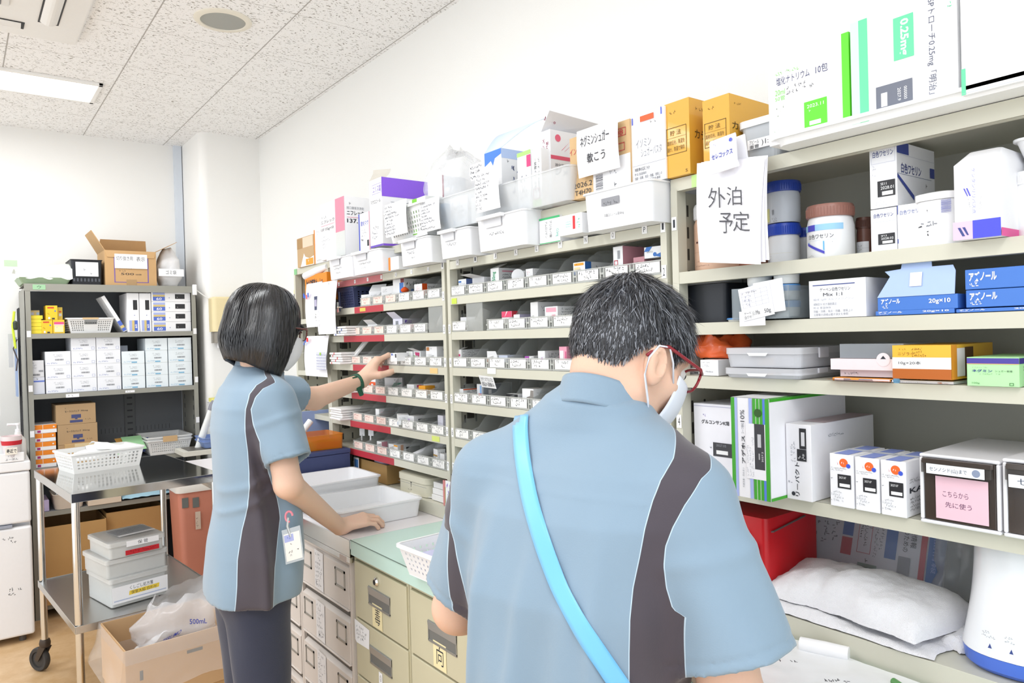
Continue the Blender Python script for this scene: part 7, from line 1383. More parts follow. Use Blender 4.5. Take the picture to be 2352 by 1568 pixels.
def nets(f, lo, hi, h):
    lo = np.asarray(lo, float); n = np.ceil((np.asarray(hi) - lo) / h).astype(int) + 1
    ax = [lo[i] + h * np.arange(n[i]) for i in range(3)]
    V = np.empty(n, np.float32)
    Y, Z = np.meshgrid(ax[1], ax[2], indexing='ij')
    for i in range(0, n[0], 8):
        xs = ax[0][i:i + 8]; P = np.empty((len(xs),) + Y.shape + (3,)); P[..., 0] = xs[:, None, None]; P[..., 1] = Y; P[..., 2] = Z
        V[i:i + 8] = f(P.reshape(-1, 3)).reshape(len(xs), n[1], n[2])
    s = V < 0; cs = tuple(n - 1); cnt = np.zeros(cs, np.int8); acc = np.zeros(cs + (3,), np.float32)
    def sl(o): return tuple(slice(o[i], o[i] + cs[i]) for i in range(3))
    for a in range(3):
        for o1 in (0, 1):
            for o2 in (0, 1):
                o = [0, 0, 0]; o[(a + 1) % 3] = o1; o[(a + 2) % 3] = o2; e = list(o); e[a] = 1
                v0, v1 = V[sl(o)], V[sl(e)]; m = (v0 < 0) != (v1 < 0); t = np.where(m, v0 / np.where(m, v0 - v1, 1), 0)
                cnt += m
                for c in range(3): acc[..., c] += np.where(m, (o[c] if c != a else t), 0)
    act = cnt > 0; idx = -np.ones(cs, np.int64); idx[act] = np.arange(act.sum())
    base = np.stack(np.nonzero(act), 1); vs = lo + h * (base + acc[act] / cnt[act][:, None])
    Q = []
    for a in range(3):
        b, c = (a + 1) % 3, (a + 2) % 3
        A_ = [slice(None)] * 3; B_ = [slice(None)] * 3; A_[a] = slice(0, n[a] - 1); B_[a] = slice(1, n[a])
        m = s[tuple(A_)] != s[tuple(B_)]; ii = np.stack(np.nonzero(m), 1)
        ii = ii[(ii[:, b] > 0) & (ii[:, c] > 0) & (ii[:, b] < n[b] - 1) & (ii[:, c] < n[c] - 1)]
        def g(db, dc): j = ii.copy(); j[:, b] -= db; j[:, c] -= dc; return idx[j[:, 0], j[:, 1], j[:, 2]]
        q = np.stack([g(1, 1), g(0, 1), g(0, 0), g(1, 0)], 1); fl = ~s[ii[:, 0], ii[:, 1], ii[:, 2]]; q[fl] = q[fl][:, ::-1]; Q.append(q)
    q = np.concatenate(Q); return vs, q[(q >= 0).all(1)]
def mesh_obj(name, parts, mat, parent, attrs=None, origin=(0, 0, 0)):
    vs = np.concatenate([p[0] for p in parts]) - np.asarray(origin); off = 0; qs = []
    for v, q in parts: qs.append(q + off); off += len(v)
    q = np.concatenate(qs); me = bpy.data.meshes.new(name); me.vertices.add(len(vs)); me.vertices.foreach_set('co', vs.astype(np.float32).ravel())
    me.loops.add(q.size); me.loops.foreach_set('vertex_index', q.astype(np.int32).ravel()); me.polygons.add(len(q)); me.polygons.foreach_set('loop_start', np.arange(0, q.size, 4, dtype=np.int32))
    me.update(calc_edges=True); me.validate(); me.polygons.foreach_set('use_smooth', [True] * len(me.polygons)); me.materials.append(mat)
    for k, a in (attrs or {}).items():
        if len(a) == len(me.vertices): at = me.attributes.new(k, 'FLOAT', 'POINT'); at.data.foreach_set('value', a.astype(np.float32))
    o = bpy.data.objects.new(name, me); COL.objects.link(o); o.parent = parent; return o
def fr3(face_deg, pitch=0, rolld=0):
    """right, forward, up of something facing this compass angle (from +y towards +x), pitched down"""
    a = math.radians(face_deg); p = math.radians(pitch); R = A3(math.cos(a), -math.sin(a), 0); F0 = A3(math.sin(a), math.cos(a), 0); Z = A3(0, 0, 1)
    F = F0 * math.cos(p) - Z * math.sin(p); Up = F0 * math.sin(p) + Z * math.cos(p); q = math.radians(rolld)
    return R * math.cos(q) + Up * math.sin(q), F, Up * math.cos(q) - R * math.sin(q)
def head_sdf(H, ax, k=1.0, neck=None, ears=True):
    M = np.stack(ax)                                    # world -> head
    def W(x, y, z): return H + (np.array([x, y, z]) * k) @ M
    fs = [ell(W(0, -.006, .018), A3(.074, .094, .096) * k, M), ell(W(0, .022, -.035), A3(.063, .070, .082) * k, M)]
    for s_ in (-1, 1): fs += [rc(W(.05 * s_, .0, -.062), W(.018 * s_, .062, -.102), .02 * k, .019 * k), rc(W(.045 * s_, .055, -.03), W(.035 * s_, .066, -.04), .02 * k, .018 * k)]
    fs += [rc(W(-.03, .078, .028), W(.03, .078, .028), .012 * k, .012 * k)]
    core = U(fs, .022 * k); nose = U([rc(W(0, .088, .0), W(0, .106, -.042), .006 * k, .010 * k), rc(W(-.011, .094, -.046), W(.011, .094, -.046), .007 * k, .007 * k)], .008 * k)
    lips = U([rc(W(-.016, .083, -.072), W(.016, .083, -.072), .006 * k, .006 * k), rc(W(-.013, .083, -.080), W(.013, .083, -.080), .006 * k, .006 * k)], .003 * k)
    def ear(s_):
        c = W(.078 * s_, -.002, -.022); T = np.stack(fr3(0)); a = math.radians(14)
        E = np.stack([ax[0], ax[1] * math.cos(a) + ax[2] * math.sin(a), ax[2] * math.cos(a) - ax[1] * math.sin(a)])
        o = ell(c, A3(.011, .020, .033) * k, E); i_ = ell(c + ax[0] * s_ * .010 * k + ax[1] * .003 * k + ax[2] * .004 * k, A3(.008, .012, .021) * k, E); tr = rc(c + ax[1] * .014 * k, c + ax[1] * .014 * k - ax[2] * .008 * k, .006 * k, .006 * k)
        an = U([rc(c + ax[2] * .006 * k + ax[0] * s_ * .004 * k - ax[1] * .004 * k, c - ax[2] * .010 * k + ax[0] * s_ * .004 * k - ax[1] * .004 * k, .004 * k, .004 * k)], .002)
        return lambda P: smin(smin(np.maximum(o(P), -i_(P)), tr(P), .004), an(P), .003)
    es = [ear(-1), ear(1)] if ears else []
    def f(P):
        d = smin(smin(core(P), nose(P), .012 * k), lips(P), .005 * k)
        for s_ in (-1, 1):
            e_ = ell(W(.030 * s_, .098, .004), A3(.018, .014, .011) * k, M)(P); d = -smin(-d, e_, .012 * k)
        if neck:
            for nf in neck: d = smin(d, nf(P), .025)
        for e in es: d = smin(d, e(P), .006 * k)
        return d
    return f, W
def hand_sdf(Wr, e1, dors, k, side, curl, thumb, arm=None):
    """Wr wrist, e1 towards the fingers, dors back of the hand, side +1: thumb lies towards e2 = dors x e1"""
    e1 = nrm(e1); dors = nrm(dors - (dors @ e1) * e1); e2 = np.cross(dors, e1) * side
    L = lambda a, b, c: Wr + (e1 * a + e2 * b + dors * c) * k
    palm = U([rc(L(.0, .008, 0), L(.082, .027, 0), .019 * k, .0125 * k), rc(L(0, .003, 0), L(.086, .009, .002), .019 * k, .0125 * k), rc(L(0, -.004, 0), L(.083, -.010, .001), .019 * k, .012 * k), rc(L(0, -.009, 0), L(.076, -.027, -.002), .017 * k, .0115 * k), rc(L(.01, .012, -.006), L(.05, .026, -.006), .018 * k, .014 * k)], .012 * k)
    fg = []
    for i, (a, b, ln, r) in enumerate(((.084, .028, (.040, .024, .018), .0088), (.088, .009, (.044, .028, .019), .0090), (.085, -.010, (.041, .026, .018), .0086), (.077, -.028, (.033, .020, .016), .0078))):
        p = L(a, b, .0); ang = 0; sp = (b * 2.2); seg = []
        for q in range(3):
            ang += curl[i][q]; d_ = e1 * math.cos(ang) - dors * math.sin(ang) + e2 * sp * math.cos(ang); d_ = nrm(d_); n_ = p + d_ * ln[q] * k
            seg.append(rc(p, n_, r * k * (1 - .05 * q), r * k * (.95 - .07 * q))); p = n_
        fg.append(U(seg, .003 * k))
    p = L(.022, .028, -.008); seg = []
    for q, (d_, ln) in enumerate(thumb):
        v = nrm(e1 * d_[0] + e2 * d_[1] + dors * d_[2]); n_ = p + v * ln * k; seg.append(rc(p, n_, (.0135 - .0018 * q) * k, (.0115 - .0014 * q) * k)); p = n_
    th = U(seg, .006 * k)
    def f(P):
        d = palm(P)
        fd = fg[0](P)
        for g in fg[1:]: fd = np.minimum(fd, g(P))
        d = smin(smin(d, fd, .007 * k), th(P), .012 * k)
        if arm: d = smin(d, arm(P), .018)
        return d
    return f
def wob(P, sc, seed):
    rs = np.random.RandomState(seed); d = 0
    for _ in range(7):
        v = rs.randn(3); v *= sc * rs.uniform(.6, 1.5) / np.linalg.norm(v); d = d + np.sin(P @ v + rs.uniform(0, 6.3))
    return d / 4
class Shirt:
    def __init__(s, secs, R, F, arms, neck, folds):
        s.z = np.array([q[0] for q in secs]); s.c = np.array([q[1] for q in secs]); s.A = np.array([q[2] for q in secs]); s.B = np.array([q[3] for q in secs])
        s.R, s.F, s.arms, s.neck, s.folds = R, F, arms, neck, folds; s.a_sdf = [rc(a, b, ra, rb) for a, b, ra, rb in arms]
    def loc(s, P):
        z = P[:, 2]; cx = np.interp(z, s.z, s.c[:, 0]); cy = np.interp(z, s.z, s.c[:, 1]); dx = P[:, 0] - cx; dy = P[:, 1] - cy
        return dx * s.R[0] + dy * s.R[1], dx * s.F[0] + dy * s.F[1], z
    def torso(s, P):
        a, f, z = s.loc(P); A = np.interp(z, s.z, s.A); B = np.interp(z, s.z, s.B); n = 2.35
        q = ((np.abs(a) / A) ** n + (np.abs(f) / B) ** n) ** (1 / n)
        return np.maximum((q - 1) * np.minimum(A, B) * .92, np.maximum(z - s.z.max(), s.z.min() - z))
    def armd(s, P): return np.minimum(s.a_sdf[0](P), s.a_sdf[1](P))
    def __call__(s, P):
        d = s.torso(P)
        for g in s.neck: d = smin(d, g(P), .05)
        for (a, b, ra, rb), g in zip(s.arms, s.a_sdf):         # sleeves, cut at the hem and hollow inside it
            v = nrm(b - a); cut = (P - b) @ v; e_ = rc(a, b + v * .03, ra, rb + .002)(P); inner = rc(b - v * .03, b + v * .2, rb - .016, rb - .012)(P)
            e_ = np.maximum(np.maximum(e_ + s.sfold(P, a, b, v), cut), np.where(cut > -.045, -inner, -1)); d = smin(d, e_, .035)
        return d + s.folds(P, s)
    def sfold(s, P, a, b, v):
        t = (P - a) @ v; w_ = (P - a) - t[:, None] * v; ang = np.arctan2(w_ @ nrm(np.cross(v, s.R)), w_ @ s.R); L_ = np.linalg.norm(b - a)
        q = np.clip(t / L_, 0, 1); return -.0055 * np.sin(ang * 4 + t * 14 + 1) * q * (1.15 - q) * 2 - .004 * bell(q, .32 + .06 * np.sin(ang + 1), .06) * (q > .1) + .0025 * bell(q, .93, .012)
def shirt_mat(name, blue, dark, pipe):
    mt = bpy.data.materials.new(name); mt.use_nodes = True; nt = mt.node_tree; L = nt.links.new; b = nt.nodes['Principled BSDF']
    at = N(nt, 'ShaderNodeAttribute', attribute_name='panel'); cr = N(nt, 'ShaderNodeValToRGB'); mr = N(nt, 'ShaderNodeMapRange'); mr.inputs['From Min'].default_value = -.01; mr.inputs['From Max'].default_value = .01
    L(at.outputs['Fac'], mr.inputs['Value']); L(mr.outputs[0], cr.inputs[0]); cr.color_ramp.interpolation = 'LINEAR'
    e = cr.color_ramp.elements; e[0].position = .40; e[0].color = lin(blue) + (1,); e[1].position = .52; e[1].color = lin(dark) + (1,)
    for p, c in ((.42, pipe), (.49, pipe)): q = e.new(p); q.color = lin(c) + (1,)
    L(cr.outputs[0], b.inputs['Base Color']); b.inputs['Roughness'].default_value = .62; b.inputs['Sheen Weight'].default_value = .25; b.inputs['Specular IOR Level'].default_value = .3
    tc = N(nt, 'ShaderNodeTexCoord'); wv = N(nt, 'ShaderNodeTexNoise', i_Scale=420, i_Detail=1); L(tc.outputs['Object'], wv.inputs['Vector']); bp = N(nt, 'ShaderNodeBump'); bp.inputs['Strength'].default_value = .18; bp.inputs['Distance'].default_value = .0008
    L(wv.outputs['Fac'], bp.inputs['Height']); L(bp.outputs[0], b.inputs['Normal']); return mt
def skin_mat(h): return C(h, .5, bump=.08, scale=350, var=.05, sss=.25, spec=.4)
def bell(x, c, w): return np.exp(-((x - c) / w) ** 2)
P2 = lambda u, v, t: np.array(pd(u, v, t))
def trace(f, u, v, t0, t1):
    """first point of the surface f along the view through (u, v): used to lay straps and badges on the cloth"""
    t = t0; d_ = np.array(ray(u, v)); L_ = np.linalg.norm(d_)
    for _ in range(90):
        p = np.array(EYE) + d_ * t; d = float(f(p[None])[0])
        if d < .0006: break
        t += max(d, .0008) * .7 / L_
        if t > t1: break
    return p
def ribbon(f, left, right, t0, t1, mat, name, parent, lift=.003, n=40, org=(0, 0, 0)):
    def along(pts, q):
        x = np.linspace(0, 1, len(pts)); return np.interp(q, x, [p[0] for p in pts]), np.interp(q, x, [p[1] for p in pts])
    b = MB(); rows = []; e = np.array(EYE)
    for i in range(n + 1):
        q = i / n; l = along(left, q); r = along(right, q); row = []
        for k in range(5):
            u, v = l[0] + (r[0] - l[0]) * k / 4, l[1] + (r[1] - l[1]) * k / 4; p = trace(f, u, v, t0, t1)
            g = np.array([f((p + d)[None])[0] - f((p - d)[None])[0] for d in np.eye(3) * .012]); row.append(p + nrm(g) * lift - np.array(org))
        rows.append(row)
    R_ = np.array(rows)
    for _ in range(3): R_[1:-1] = (R_[:-2] + R_[1:-1] * 2 + R_[2:]) / 4
    wavy(b, 4, n, lambda s, t: tuple(R_[round(t * n), round(s * 4)]), mat); return solid(b.build(name, parent, smooth='all'), .0016)
def strands(name, parent, gen, n, mats, w0=.0011, org=(0, 0, 0)):
    """tapering hair strands; gen(i) -> list of points with a side vector"""
    V, F_, M = [], [], []
    for i in range(n):
        r = gen(i)
        if r is None: continue
        pts, side = r; m = i % 97 * 7 % len(mats); k0 = len(V); L_ = len(pts)
        for j, p in enumerate(pts): w = side * w0 * (1 - .85 * (j / (L_ - 1)) ** 1.5); V += [tuple(p - w - org), tuple(p + w - org)]
        for j in range(L_ - 1): a = k0 + 2 * j; F_.append((a, a + 1, a + 3, a + 2)); M.append(m)
    me = bpy.data.meshes.new(name); me.from_pydata(V, [], F_); [me.materials.append(m) for m in mats]; me.polygons.foreach_set('material_index', M); me.polygons.foreach_set('use_smooth', [True] * len(M)); me.update()
    o = bpy.data.objects.new(name, me); COL.objects.link(o); o.parent = parent; return o
def wear(W, ax, k, parent, org, frame_c, mask_c, lens_y=.108):
    """glasses and face mask in head coordinates"""
    o_ = np.array(org); b = MB(); w = lambda x, y, z: tuple(W(x, y, z) - o_)
    for s_ in (-1, 1):
        rim = [(s_ * (.036 + .027 * math.copysign(abs(math.cos(a)) ** .7, math.cos(a))), lens_y - .004 * abs(math.cos(a)) - .006 * (s_ * .0 + 1) * abs(.036 + .027 * math.cos(a)) / .06, .002 + .020 * math.copysign(abs(math.sin(a)) ** .8, math.sin(a))) for a in [2 * math.pi * i / 28 for i in range(29)]]
        b.tube([w(*q) for q in rim], .0023 * k, frame_c, 8)
    b.tube([w(-.010, lens_y, .008), w(0, lens_y + .002, .011), w(.010, lens_y, .008)], .002 * k, frame_c, 8); g = b.build('glasses', parent, smooth='all')
    for s_ in (-1, 1):
        t = MB(); t.tube([w(s_ * .064, lens_y - .010, .012), w(s_ * .072, lens_y - .022, .014), w(s_ * .081, .035, .012), w(s_ * .083, .005, .012), w(s_ * .082, -.012, .004), w(s_ * .080, -.024, -.018)], [.0028 * k] * 4 + [.0024 * k, .003 * k], frame_c, 8); t.build('temple', g, smooth='all')
        l = MB(); l.face([w(s_ * (.036 + .026 * math.cos(a)), lens_y - .007, .002 + .019 * math.sin(a)) for a in [2 * math.pi * i / 20 for i in range(20)]], C('#e8eef2', .05, alpha=.12)); l.build('lens', g)
    m = MB()
    def fm(s, t):
        a = (s - .5) * 2; z = .0 - .018 - .098 * t + .012 * abs(a) * (1 - 2 * t) * .5; x = .071 * math.sin(a * 1.25) * (1 - .16 * t - .10 * t * t)
        y = .012 + (.102 - .016 * t * t) * math.cos(a * 1.18) ** .9 + .010 * math.exp(-(a / .35) ** 2) * (1 - t) + (.006 * math.sin(t * 3.1)) - .018 * t ** 3 * (1 - .4 * abs(a))
        return w(x, y, z)
    wavy(m, 28, 16, fm, mask_c); mo = solid(m.build('face_mask', parent, smooth='all'), .0014, 1)
    for s_ in (-1, 1):
        l = MB(); x1, y1 = .069, .040
        l.tube([w(s_ * x1 * .98, y1 + .01, -.028), w(s_ * .077, .028, -.004), w(s_ * .0835, .006, .012), w(s_ * .085, -.014, .004), w(s_ * .084, -.022, -.02), w(s_ * .083, -.016, -.046), w(s_ * .076, .012, -.075), w(s_ * .062, .035, -.092)], .0017 * k, mask_c, 6); l.build('ear_loop', mo, smooth='all')
def eyes(W, ax, k, parent, org):
    for s_ in (-1, 1):
        b = MB(); c = W(.030 * s_, .083, .003) - np.array(org); rings = []
        b.T = Matrix.Translation(Vector(c)); b.lathe([(.001, -.011 * k), (.008 * k, -.008 * k), (.011 * k, 0), (.008 * k, .008 * k), (.001, .011 * k)], C('#e8e6e2', .2), 16); b.T = Matrix()
        p = c + ax[1] * .0112 * k; b.face([tuple(p + (ax[0] * math.cos(q) + ax[2] * math.sin(q)) * .005 * k) for q in [2 * math.pi * i / 16 for i in range(16)]], C('#2a1c16', .2)); b.build('eye', parent, smooth='all')
def legs(name, hipc, R, F, z_hip, sep, r, mat, parent, org, zlo=.06, folds=0):
    fs = []
    for s_ in (-1, 1):
        h_ = hipc + R * s_ * sep * .5; kn = np.array([h_[0], h_[1], z_hip * .52]) + R * s_ * .01 + F * .015; an = np.array([kn[0], kn[1], zlo]) - F * .03
        fs += [rc(np.array([h_[0], h_[1], z_hip]), kn, r, r * .74), rc(kn, an, r * .74, r * .66)]
    fs.append(ell(np.array([hipc[0], hipc[1], z_hip + .03]), A3(sep * .5 + r, r * 1.25, .13), np.stack([R, F, A3(0, 0, 1)])))
    base = U(fs, .03); g = lambda P: np.maximum(base(P) + folds * wob(P * A3(1, 1, .35), 60, 4), zlo - P[:, 2])
    lo = hipc - A3(.3, .3, 0); lo[2] = zlo - .02; hi = hipc + A3(.3, .3, 0); hi[2] = z_hip + .17
    v, q = nets(g, lo, hi, .008); return mesh_obj(name, [(v, q)], mat, parent, origin=org), g
def shoes(hipc, R, F, sep, parent, org, mat):
    for s_ in (-1, 1):
        c = hipc + R * s_ * (sep * .5 + .01); c = np.array([c[0], c[1], .045]); f = U([rc(c - F * .05, c + F * .05, .045, .042), rc(c + F * .05, c + F * .14 - A3(0, 0, .012), .042, .028)], .03)
        g = lambda P: np.maximum(f(P), .004 - P[:, 2]); v, q = nets(g, c - .22, c + .22, .008); mesh_obj('shoe', [(v, q)], mat, parent, origin=org)
BLUE, DARK, PIPE = '#8298aa', '#453f47', '#b4c8d6'

# ---------------------------------------------------------------- the man
MR, MF, _z = fr3(80); Z_ = A3(0, 0, 1)
mo = A3(.735, .825, 0); man = thing('person', 'man with greying hair seen from behind, light blue shirt with charcoal panels and blue strap', 'person', tuple(mo))
man['label'] = 'man in the foreground with greying hair, light blue uniform shirt and bright blue strap'
mc = lambda u, v, t: P2(u, v, t)
cW = mc(1316, 1568, 1.12); cM = mc(1318, 1330, 1.125); cC = mc(1335, 1160, 1.135); cS = mc(1350, 1060, 1.145); cN = mc(1385, 950, 1.165)
def zc_(c): return c[2]
secs = [(.90, cW - A3(0, 0, 0), .172, .135), (zc_(cW), cW, .176, .138), (zc_(cM), cM, .182, .135), (zc_(cC), cC, .190, .122), (zc_(cS), cS, .172, .100), (zc_(cN) - .02, cN, .10, .07), (zc_(cN) + .004, cN, .06, .06)]
shR = mc(1578, 1148, 1.035); shL = mc(1132, 1090, 1.235)
hmR = mc(1693, 1512, .985); hmL = mc(1064, 1352, 1.29)
arms = [(shR, hmR, .062, .079), (shL, hmL, .062, .066)]
nb = mc(1388, 935, 1.16)
neckf = [rc(nb - A3(0, 0, .03), shR, .062, .052), rc(nb - A3(0, 0, .014) - MR * .02, shL, .068, .055)]
def mfold(P, s):
    a, f, z = s.loc(P); back = np.clip(-f * 12, 0, 1); low = np.clip((1.27 - z) / .2, 0, 1)
    d = -.011 * bell(a, -.075 - .12 * (1.2 - z), .018) * low * back - .009 * bell(a, .02 - .1 * (1.25 - z), .016) * low * back - .010 * bell(a, .115 + .05 * (1.2 - z), .014) * low * back + .008 * bell(a, -.13, .02) * low * back + .008 * bell(a, .07 - .18 * (1.2 - z), .02) * low * back
    d = d - .003 * np.sin(a * 45 + z * 10) * low * back - .0035 * bell(z, 1.275 - .1 * (a + .1) ** 2, .003) * back * (np.abs(a) < .16) * .4
    return d + .0012 * wob(P, 55, 2)
SM = Shirt(secs, MR, MF, arms, neckf, mfold)
HA = fr3(100, 30, 0); Hc = mc(1449, 808, 1.185); skull = Hc
nk0 = mc(1386, 945, 1.165); nk1 = Hc - HA[2] * .055 - HA[1] * .025
hf, HW = head_sdf(Hc, HA, 1.0, [rc(nk0 - A3(0, 0, .03), nk1, .068, .058), rc(nk0 + MF * .05 - A3(0, 0, .03), Hc - HA[2] * .08 + HA[1] * .02, .05, .045)])
el_L = mc(1052, 1395, 1.30); el_R = mc(1692, 1640, .99)
wrL = A3(1.03, 1.10, .91); wrR = A3(1.02, .80, .91)
SK = skin_mat('#e0b8a0'); SKW = skin_mat('#e4bfa8')
def clampcut(f, s): return f
vh = nets(hf, Hc - A3(.16, .16, .19), Hc + A3(.15, .15, .15), .0032)
aR = U([rc(shR, el_R, .048, .043), rc(el_R, wrR, .043, .029)], .02); aL = U([rc(shL, el_L, .046, .042), rc(el_L, wrL, .042, .028)], .02)
rest = [(.5, .35, .2), (.45, .4, .25), (.5, .4, .25), (.55, .4, .3)]; th0 = (((.6, .55, -.3), .035), ((.85, .2, -.3), .03), ((.95, 0, -.3), .024))
gR = hand_sdf(wrR, nrm(A3(.7, .5, -.15)), A3(-.1, 0, 1), 1.0, 1, rest, th0, aR); gL = hand_sdf(wrL, nrm(A3(.75, -.4, -.15)), A3(-.1, 0, 1), 1.0, -1, rest, th0, aL)
def bb(*ps, m=.07): q = np.array(ps); return q.min(0) - m, q.max(0) + m
parts = [vh, nets(gR, *bb(shR, el_R, wrR, wrR + A3(.12, .1, -.04)), .005), nets(gL, *bb(shL, el_L, wrL, wrL + A3(.12, -.08, -.04)), .005)]
mesh_obj('body', parts, SK, man, origin=mo)
vs, qs = nets(SM, A3(*(np.minimum(shL, hmR) * 0)) + bb(shR, shL, cW, cN, hmR, hmL, m=.13)[0] + A3(0, 0, .0), bb(shR, shL, cW, cN, hmR, hmL, m=.13)[1] - A3(0, 0, .06), .0048)
def seam(f, S_, pts, t0, t1, w):
    q = S_.loc(np.array([trace(f, u, v, t0, t1) for u, v in pts])); ww = w(q[0], q[1]); o = np.argsort(q[2]); return q[2][o], ww[o]
wm = lambda a, f: np.abs(a) + .8 * f - np.where(a < 0, .035, 0)
sI = seam(SM, SM, [(1548, 1052), (1535, 1075), (1500, 1150), (1482, 1215), (1470, 1280), (1455, 1350), (1448, 1420), (1446, 1500), (1446, 1566)], .7, 1.6, wm)
sO = seam(SM, SM, [(1632, 1078), (1612, 1098), (1572, 1160), (1545, 1210), (1528, 1255), (1524, 1300), (1530, 1350), (1545, 1400)], .7, 1.6, wm)
a, f, z = SM.loc(vs); wv_ = wm(a, f); oz = np.concatenate([[.9, sO[0][0] - .03], sO[0]]); ow = np.concatenate([[.30, .26], sO[1]])
pan = np.minimum(wv_ - np.interp(z, *sI), np.interp(z, oz, ow) - wv_)
pan = np.where(z < sO[0][0] + .05, np.minimum(pan, np.maximum(SM.armd(vs) - SM.torso(vs) + .02, -.02)), pan)
mesh_obj('shirt', [(vs, qs)], shirt_mat('uniform_cloth', BLUE, DARK, PIPE), man, {'panel': pan}, origin=mo)
# stand collar
def collar(cen, R_, F_, rx, ry, h0, tilt, mat, parent, org, open_a=.25, lean=.0, r2=1.0):
    b = MB(); cen = np.array(cen)
    def f(s, t):
        a = math.pi * (-1.5 + open_a) + s * (2 * math.pi - 2 * open_a) ; a = -math.pi / 2 + (s - .5) * (2 * math.pi - 2 * open_a) 
        hh = h0 * (1 - .25 * (0.5 - .5 * math.cos((s - .5) * 2 * math.pi)) ** 2)
        k_ = 1 - (1 - r2) * t; p = cen + R_ * rx * k_ * math.cos(a) + F_ * (ry * k_ * math.sin(a) + lean * t) + Z_ * (hh * t + tilt * -math.sin(a) * 1.0)
        return tuple(p - org)
    wavy(b, 40, 8, f, mat); return solid(b.build('collar', parent, smooth='all'), .003)
CLO = C(BLUE, .62, sheen=.25, bump=.15, scale=400, spec=.3)
collar(mc(1386, 960, 1.165), MR, MF, .074, .080, .042, .034, CLO, man, mo, open_a=.3, lean=.014, r2=.93)
# strap
ribbon(SM, [(1182, 958), (1180, 985), (1184, 1050), (1200, 1150), (1232, 1260), (1265, 1350), (1312, 1440), (1360, 1520), (1395, 1575)], [(1216, 954), (1214, 985), (1219, 1050), (1238, 1150), (1272, 1255), (1306, 1345), (1350, 1425), (1400, 1500), (1452, 1575)], .7, 1.6, C('#6db9ea', .35, sheen=.3), 'strap', man, org=mo)
legs('trousers', A3(cW[0], cW[1], 0), MR, MF, .84, .15, .088, C('#2e3444', .8), man, mo); shoes(A3(cW[0], cW[1], 0), MR, MF, .18, man, mo, C('#e8e8ea', .5))
# hair
def hair_m(P): 
    q = (P - Hc) @ np.stack(HA).T; x, y, z = q[:, 0], q[:, 1], q[:, 2]
    d = ell(A3(0, -.008, .020), A3(.083, .106, .106))(q) + .0022 * wob(P, 130, 7)
    line = np.interp(y, [-.11, -.06, -.045, -.030, .0, .02, .035, .05, .075, .1], [-.050, -.050, -.038, -.004, .020, .022, -.004, .012, .055, .075])
    return np.maximum(d, (line - z) * .8)
HD = [C(c, .45, spec=.6) for c in ('#26262a', '#303136', '#3d3f45', '#55585f', '#8b8e96', '#2b2b30')]
hv = nets(hair_m, Hc - .15, Hc + .16, .0045); mesh_obj('hair', [hv], HD[1], man, origin=mo)
hr = bpy.data.objects['hair'] if 'hair' in bpy.data.objects else None
rs = np.random.RandomState(3); tri = hv[0]; crown = Hc + HA[2] * .105 - HA[1] * .055
def gen_m(i):
    p = tri[rs.randint(len(tri))]; q = (p - Hc) @ np.stack(HA).T
    n_ = nrm((q - A3(0, -.008, .02)) / A3(.083, .106, .106) ** 2 ) @ np.stack(HA)
    if ell(A3(0, -.008, .020), A3(.076, .098, .098))(q[None])[0] < .0: return None
    fl = p - crown; fl = fl - (fl @ n_) * n_
    if np.linalg.norm(fl) < 1e-4: return None
    fl = nrm(nrm(fl) + rs.randn(3) * .30 - Z_ * .35); low = q[2] < .035; L_ = rs.uniform(.018, .034) * (.30 if low else 1); lift = (.05 if low else .12) + .16 * rs.rand()
    pts = [p + fl * L_ * t + n_ * (lift * L_ * t * (1.15 - t) + .001) for t in (0, .35, .7, 1)]
    return pts, nrm(np.cross(fl, n_))
strands('hair_strands', hr, gen_m, 17000, HD, .0009, org=mo)
wear(HW, HA, 1.0, man, mo, C('#8c1424', .25, coat=.3), C('#dfe3ec', .7)); eyes(HW, HA, 1.0, man, mo)

# ---------------------------------------------------------------- the woman
WR, WF, _z = fr3(96); wt = 2.13
wo = np.array(P2(590, 1300, wt)); wo[2] = 0
wom = thing('person', 'woman with a black bob, light blue uniform tunic and navy trousers reaching into the bins', 'person', tuple(wo))
w_ = lambda u, v, t=wt: P2(u, v, t)
sec_px = [(1362, 478, 676), (1330, 478, 682), (1250, 484, 690), (1150, 494, 688), (1060, 492, 676), (980, 490, 668), (930, 494, 660), (890, 508, 646), (862, 530, 630), (845, 548, 622)]
Bs, secs = [], []
for v, ul, ur in sec_px:
    c = w_((ul + ur) / 2, v); B_ = (ur - ul) / 2 * wt / FPX
    A_ = {1362: .20, 1330: .198, 1250: .192, 1150: .172, 1060: .168, 980: .172, 930: .17, 890: .145, 862: .10, 845: .07}[v]
    secs.append((c[2], c, A_, B_ * .97))
secs = secs[::-1][::-1]; secs.sort(key=lambda q: q[0])
wsR = w_(625, 922, 2.02); wsL = w_(606, 905, 2.27); whR = w_(664, 1058, 1.985); whL = P2(684, 905, 2.40)
warm = [(wsR, whR, .058, .066), (wsL, whL, .055, .058)]; wnb = w_(590, 862, 2.14)
wneck = [rc(wnb - A3(0, 0, .02), wsR + A3(0, 0, .004), .055, .042), rc(wnb - A3(0, 0, .02), wsL + A3(0, 0, .004), .055, .042)]
def wfold(P, s):
    a, f, z = s.loc(P); low = np.clip((1.3 - z) / .15, 0, 1); side = np.clip(a * 14, 0, 1)
    d = -.004 * np.sin(f * 55 + z * 9 + 1) * low - .009 * bell(f, -.045 + .12 * (1.15 - z), .016) * low * side + .004 * bell(f, .03, .02) * low * side - .004 * bell(z, 1.13 + .35 * f, .012) * side - .004 * bell(z, 1.09 + .5 * f, .010) * side
    return d + .001 * wob(P, 50, 9)
SW = Shirt(secs, WR, WF, warm, wneck, wfold)
zhem = w_(580, 1350)[2]
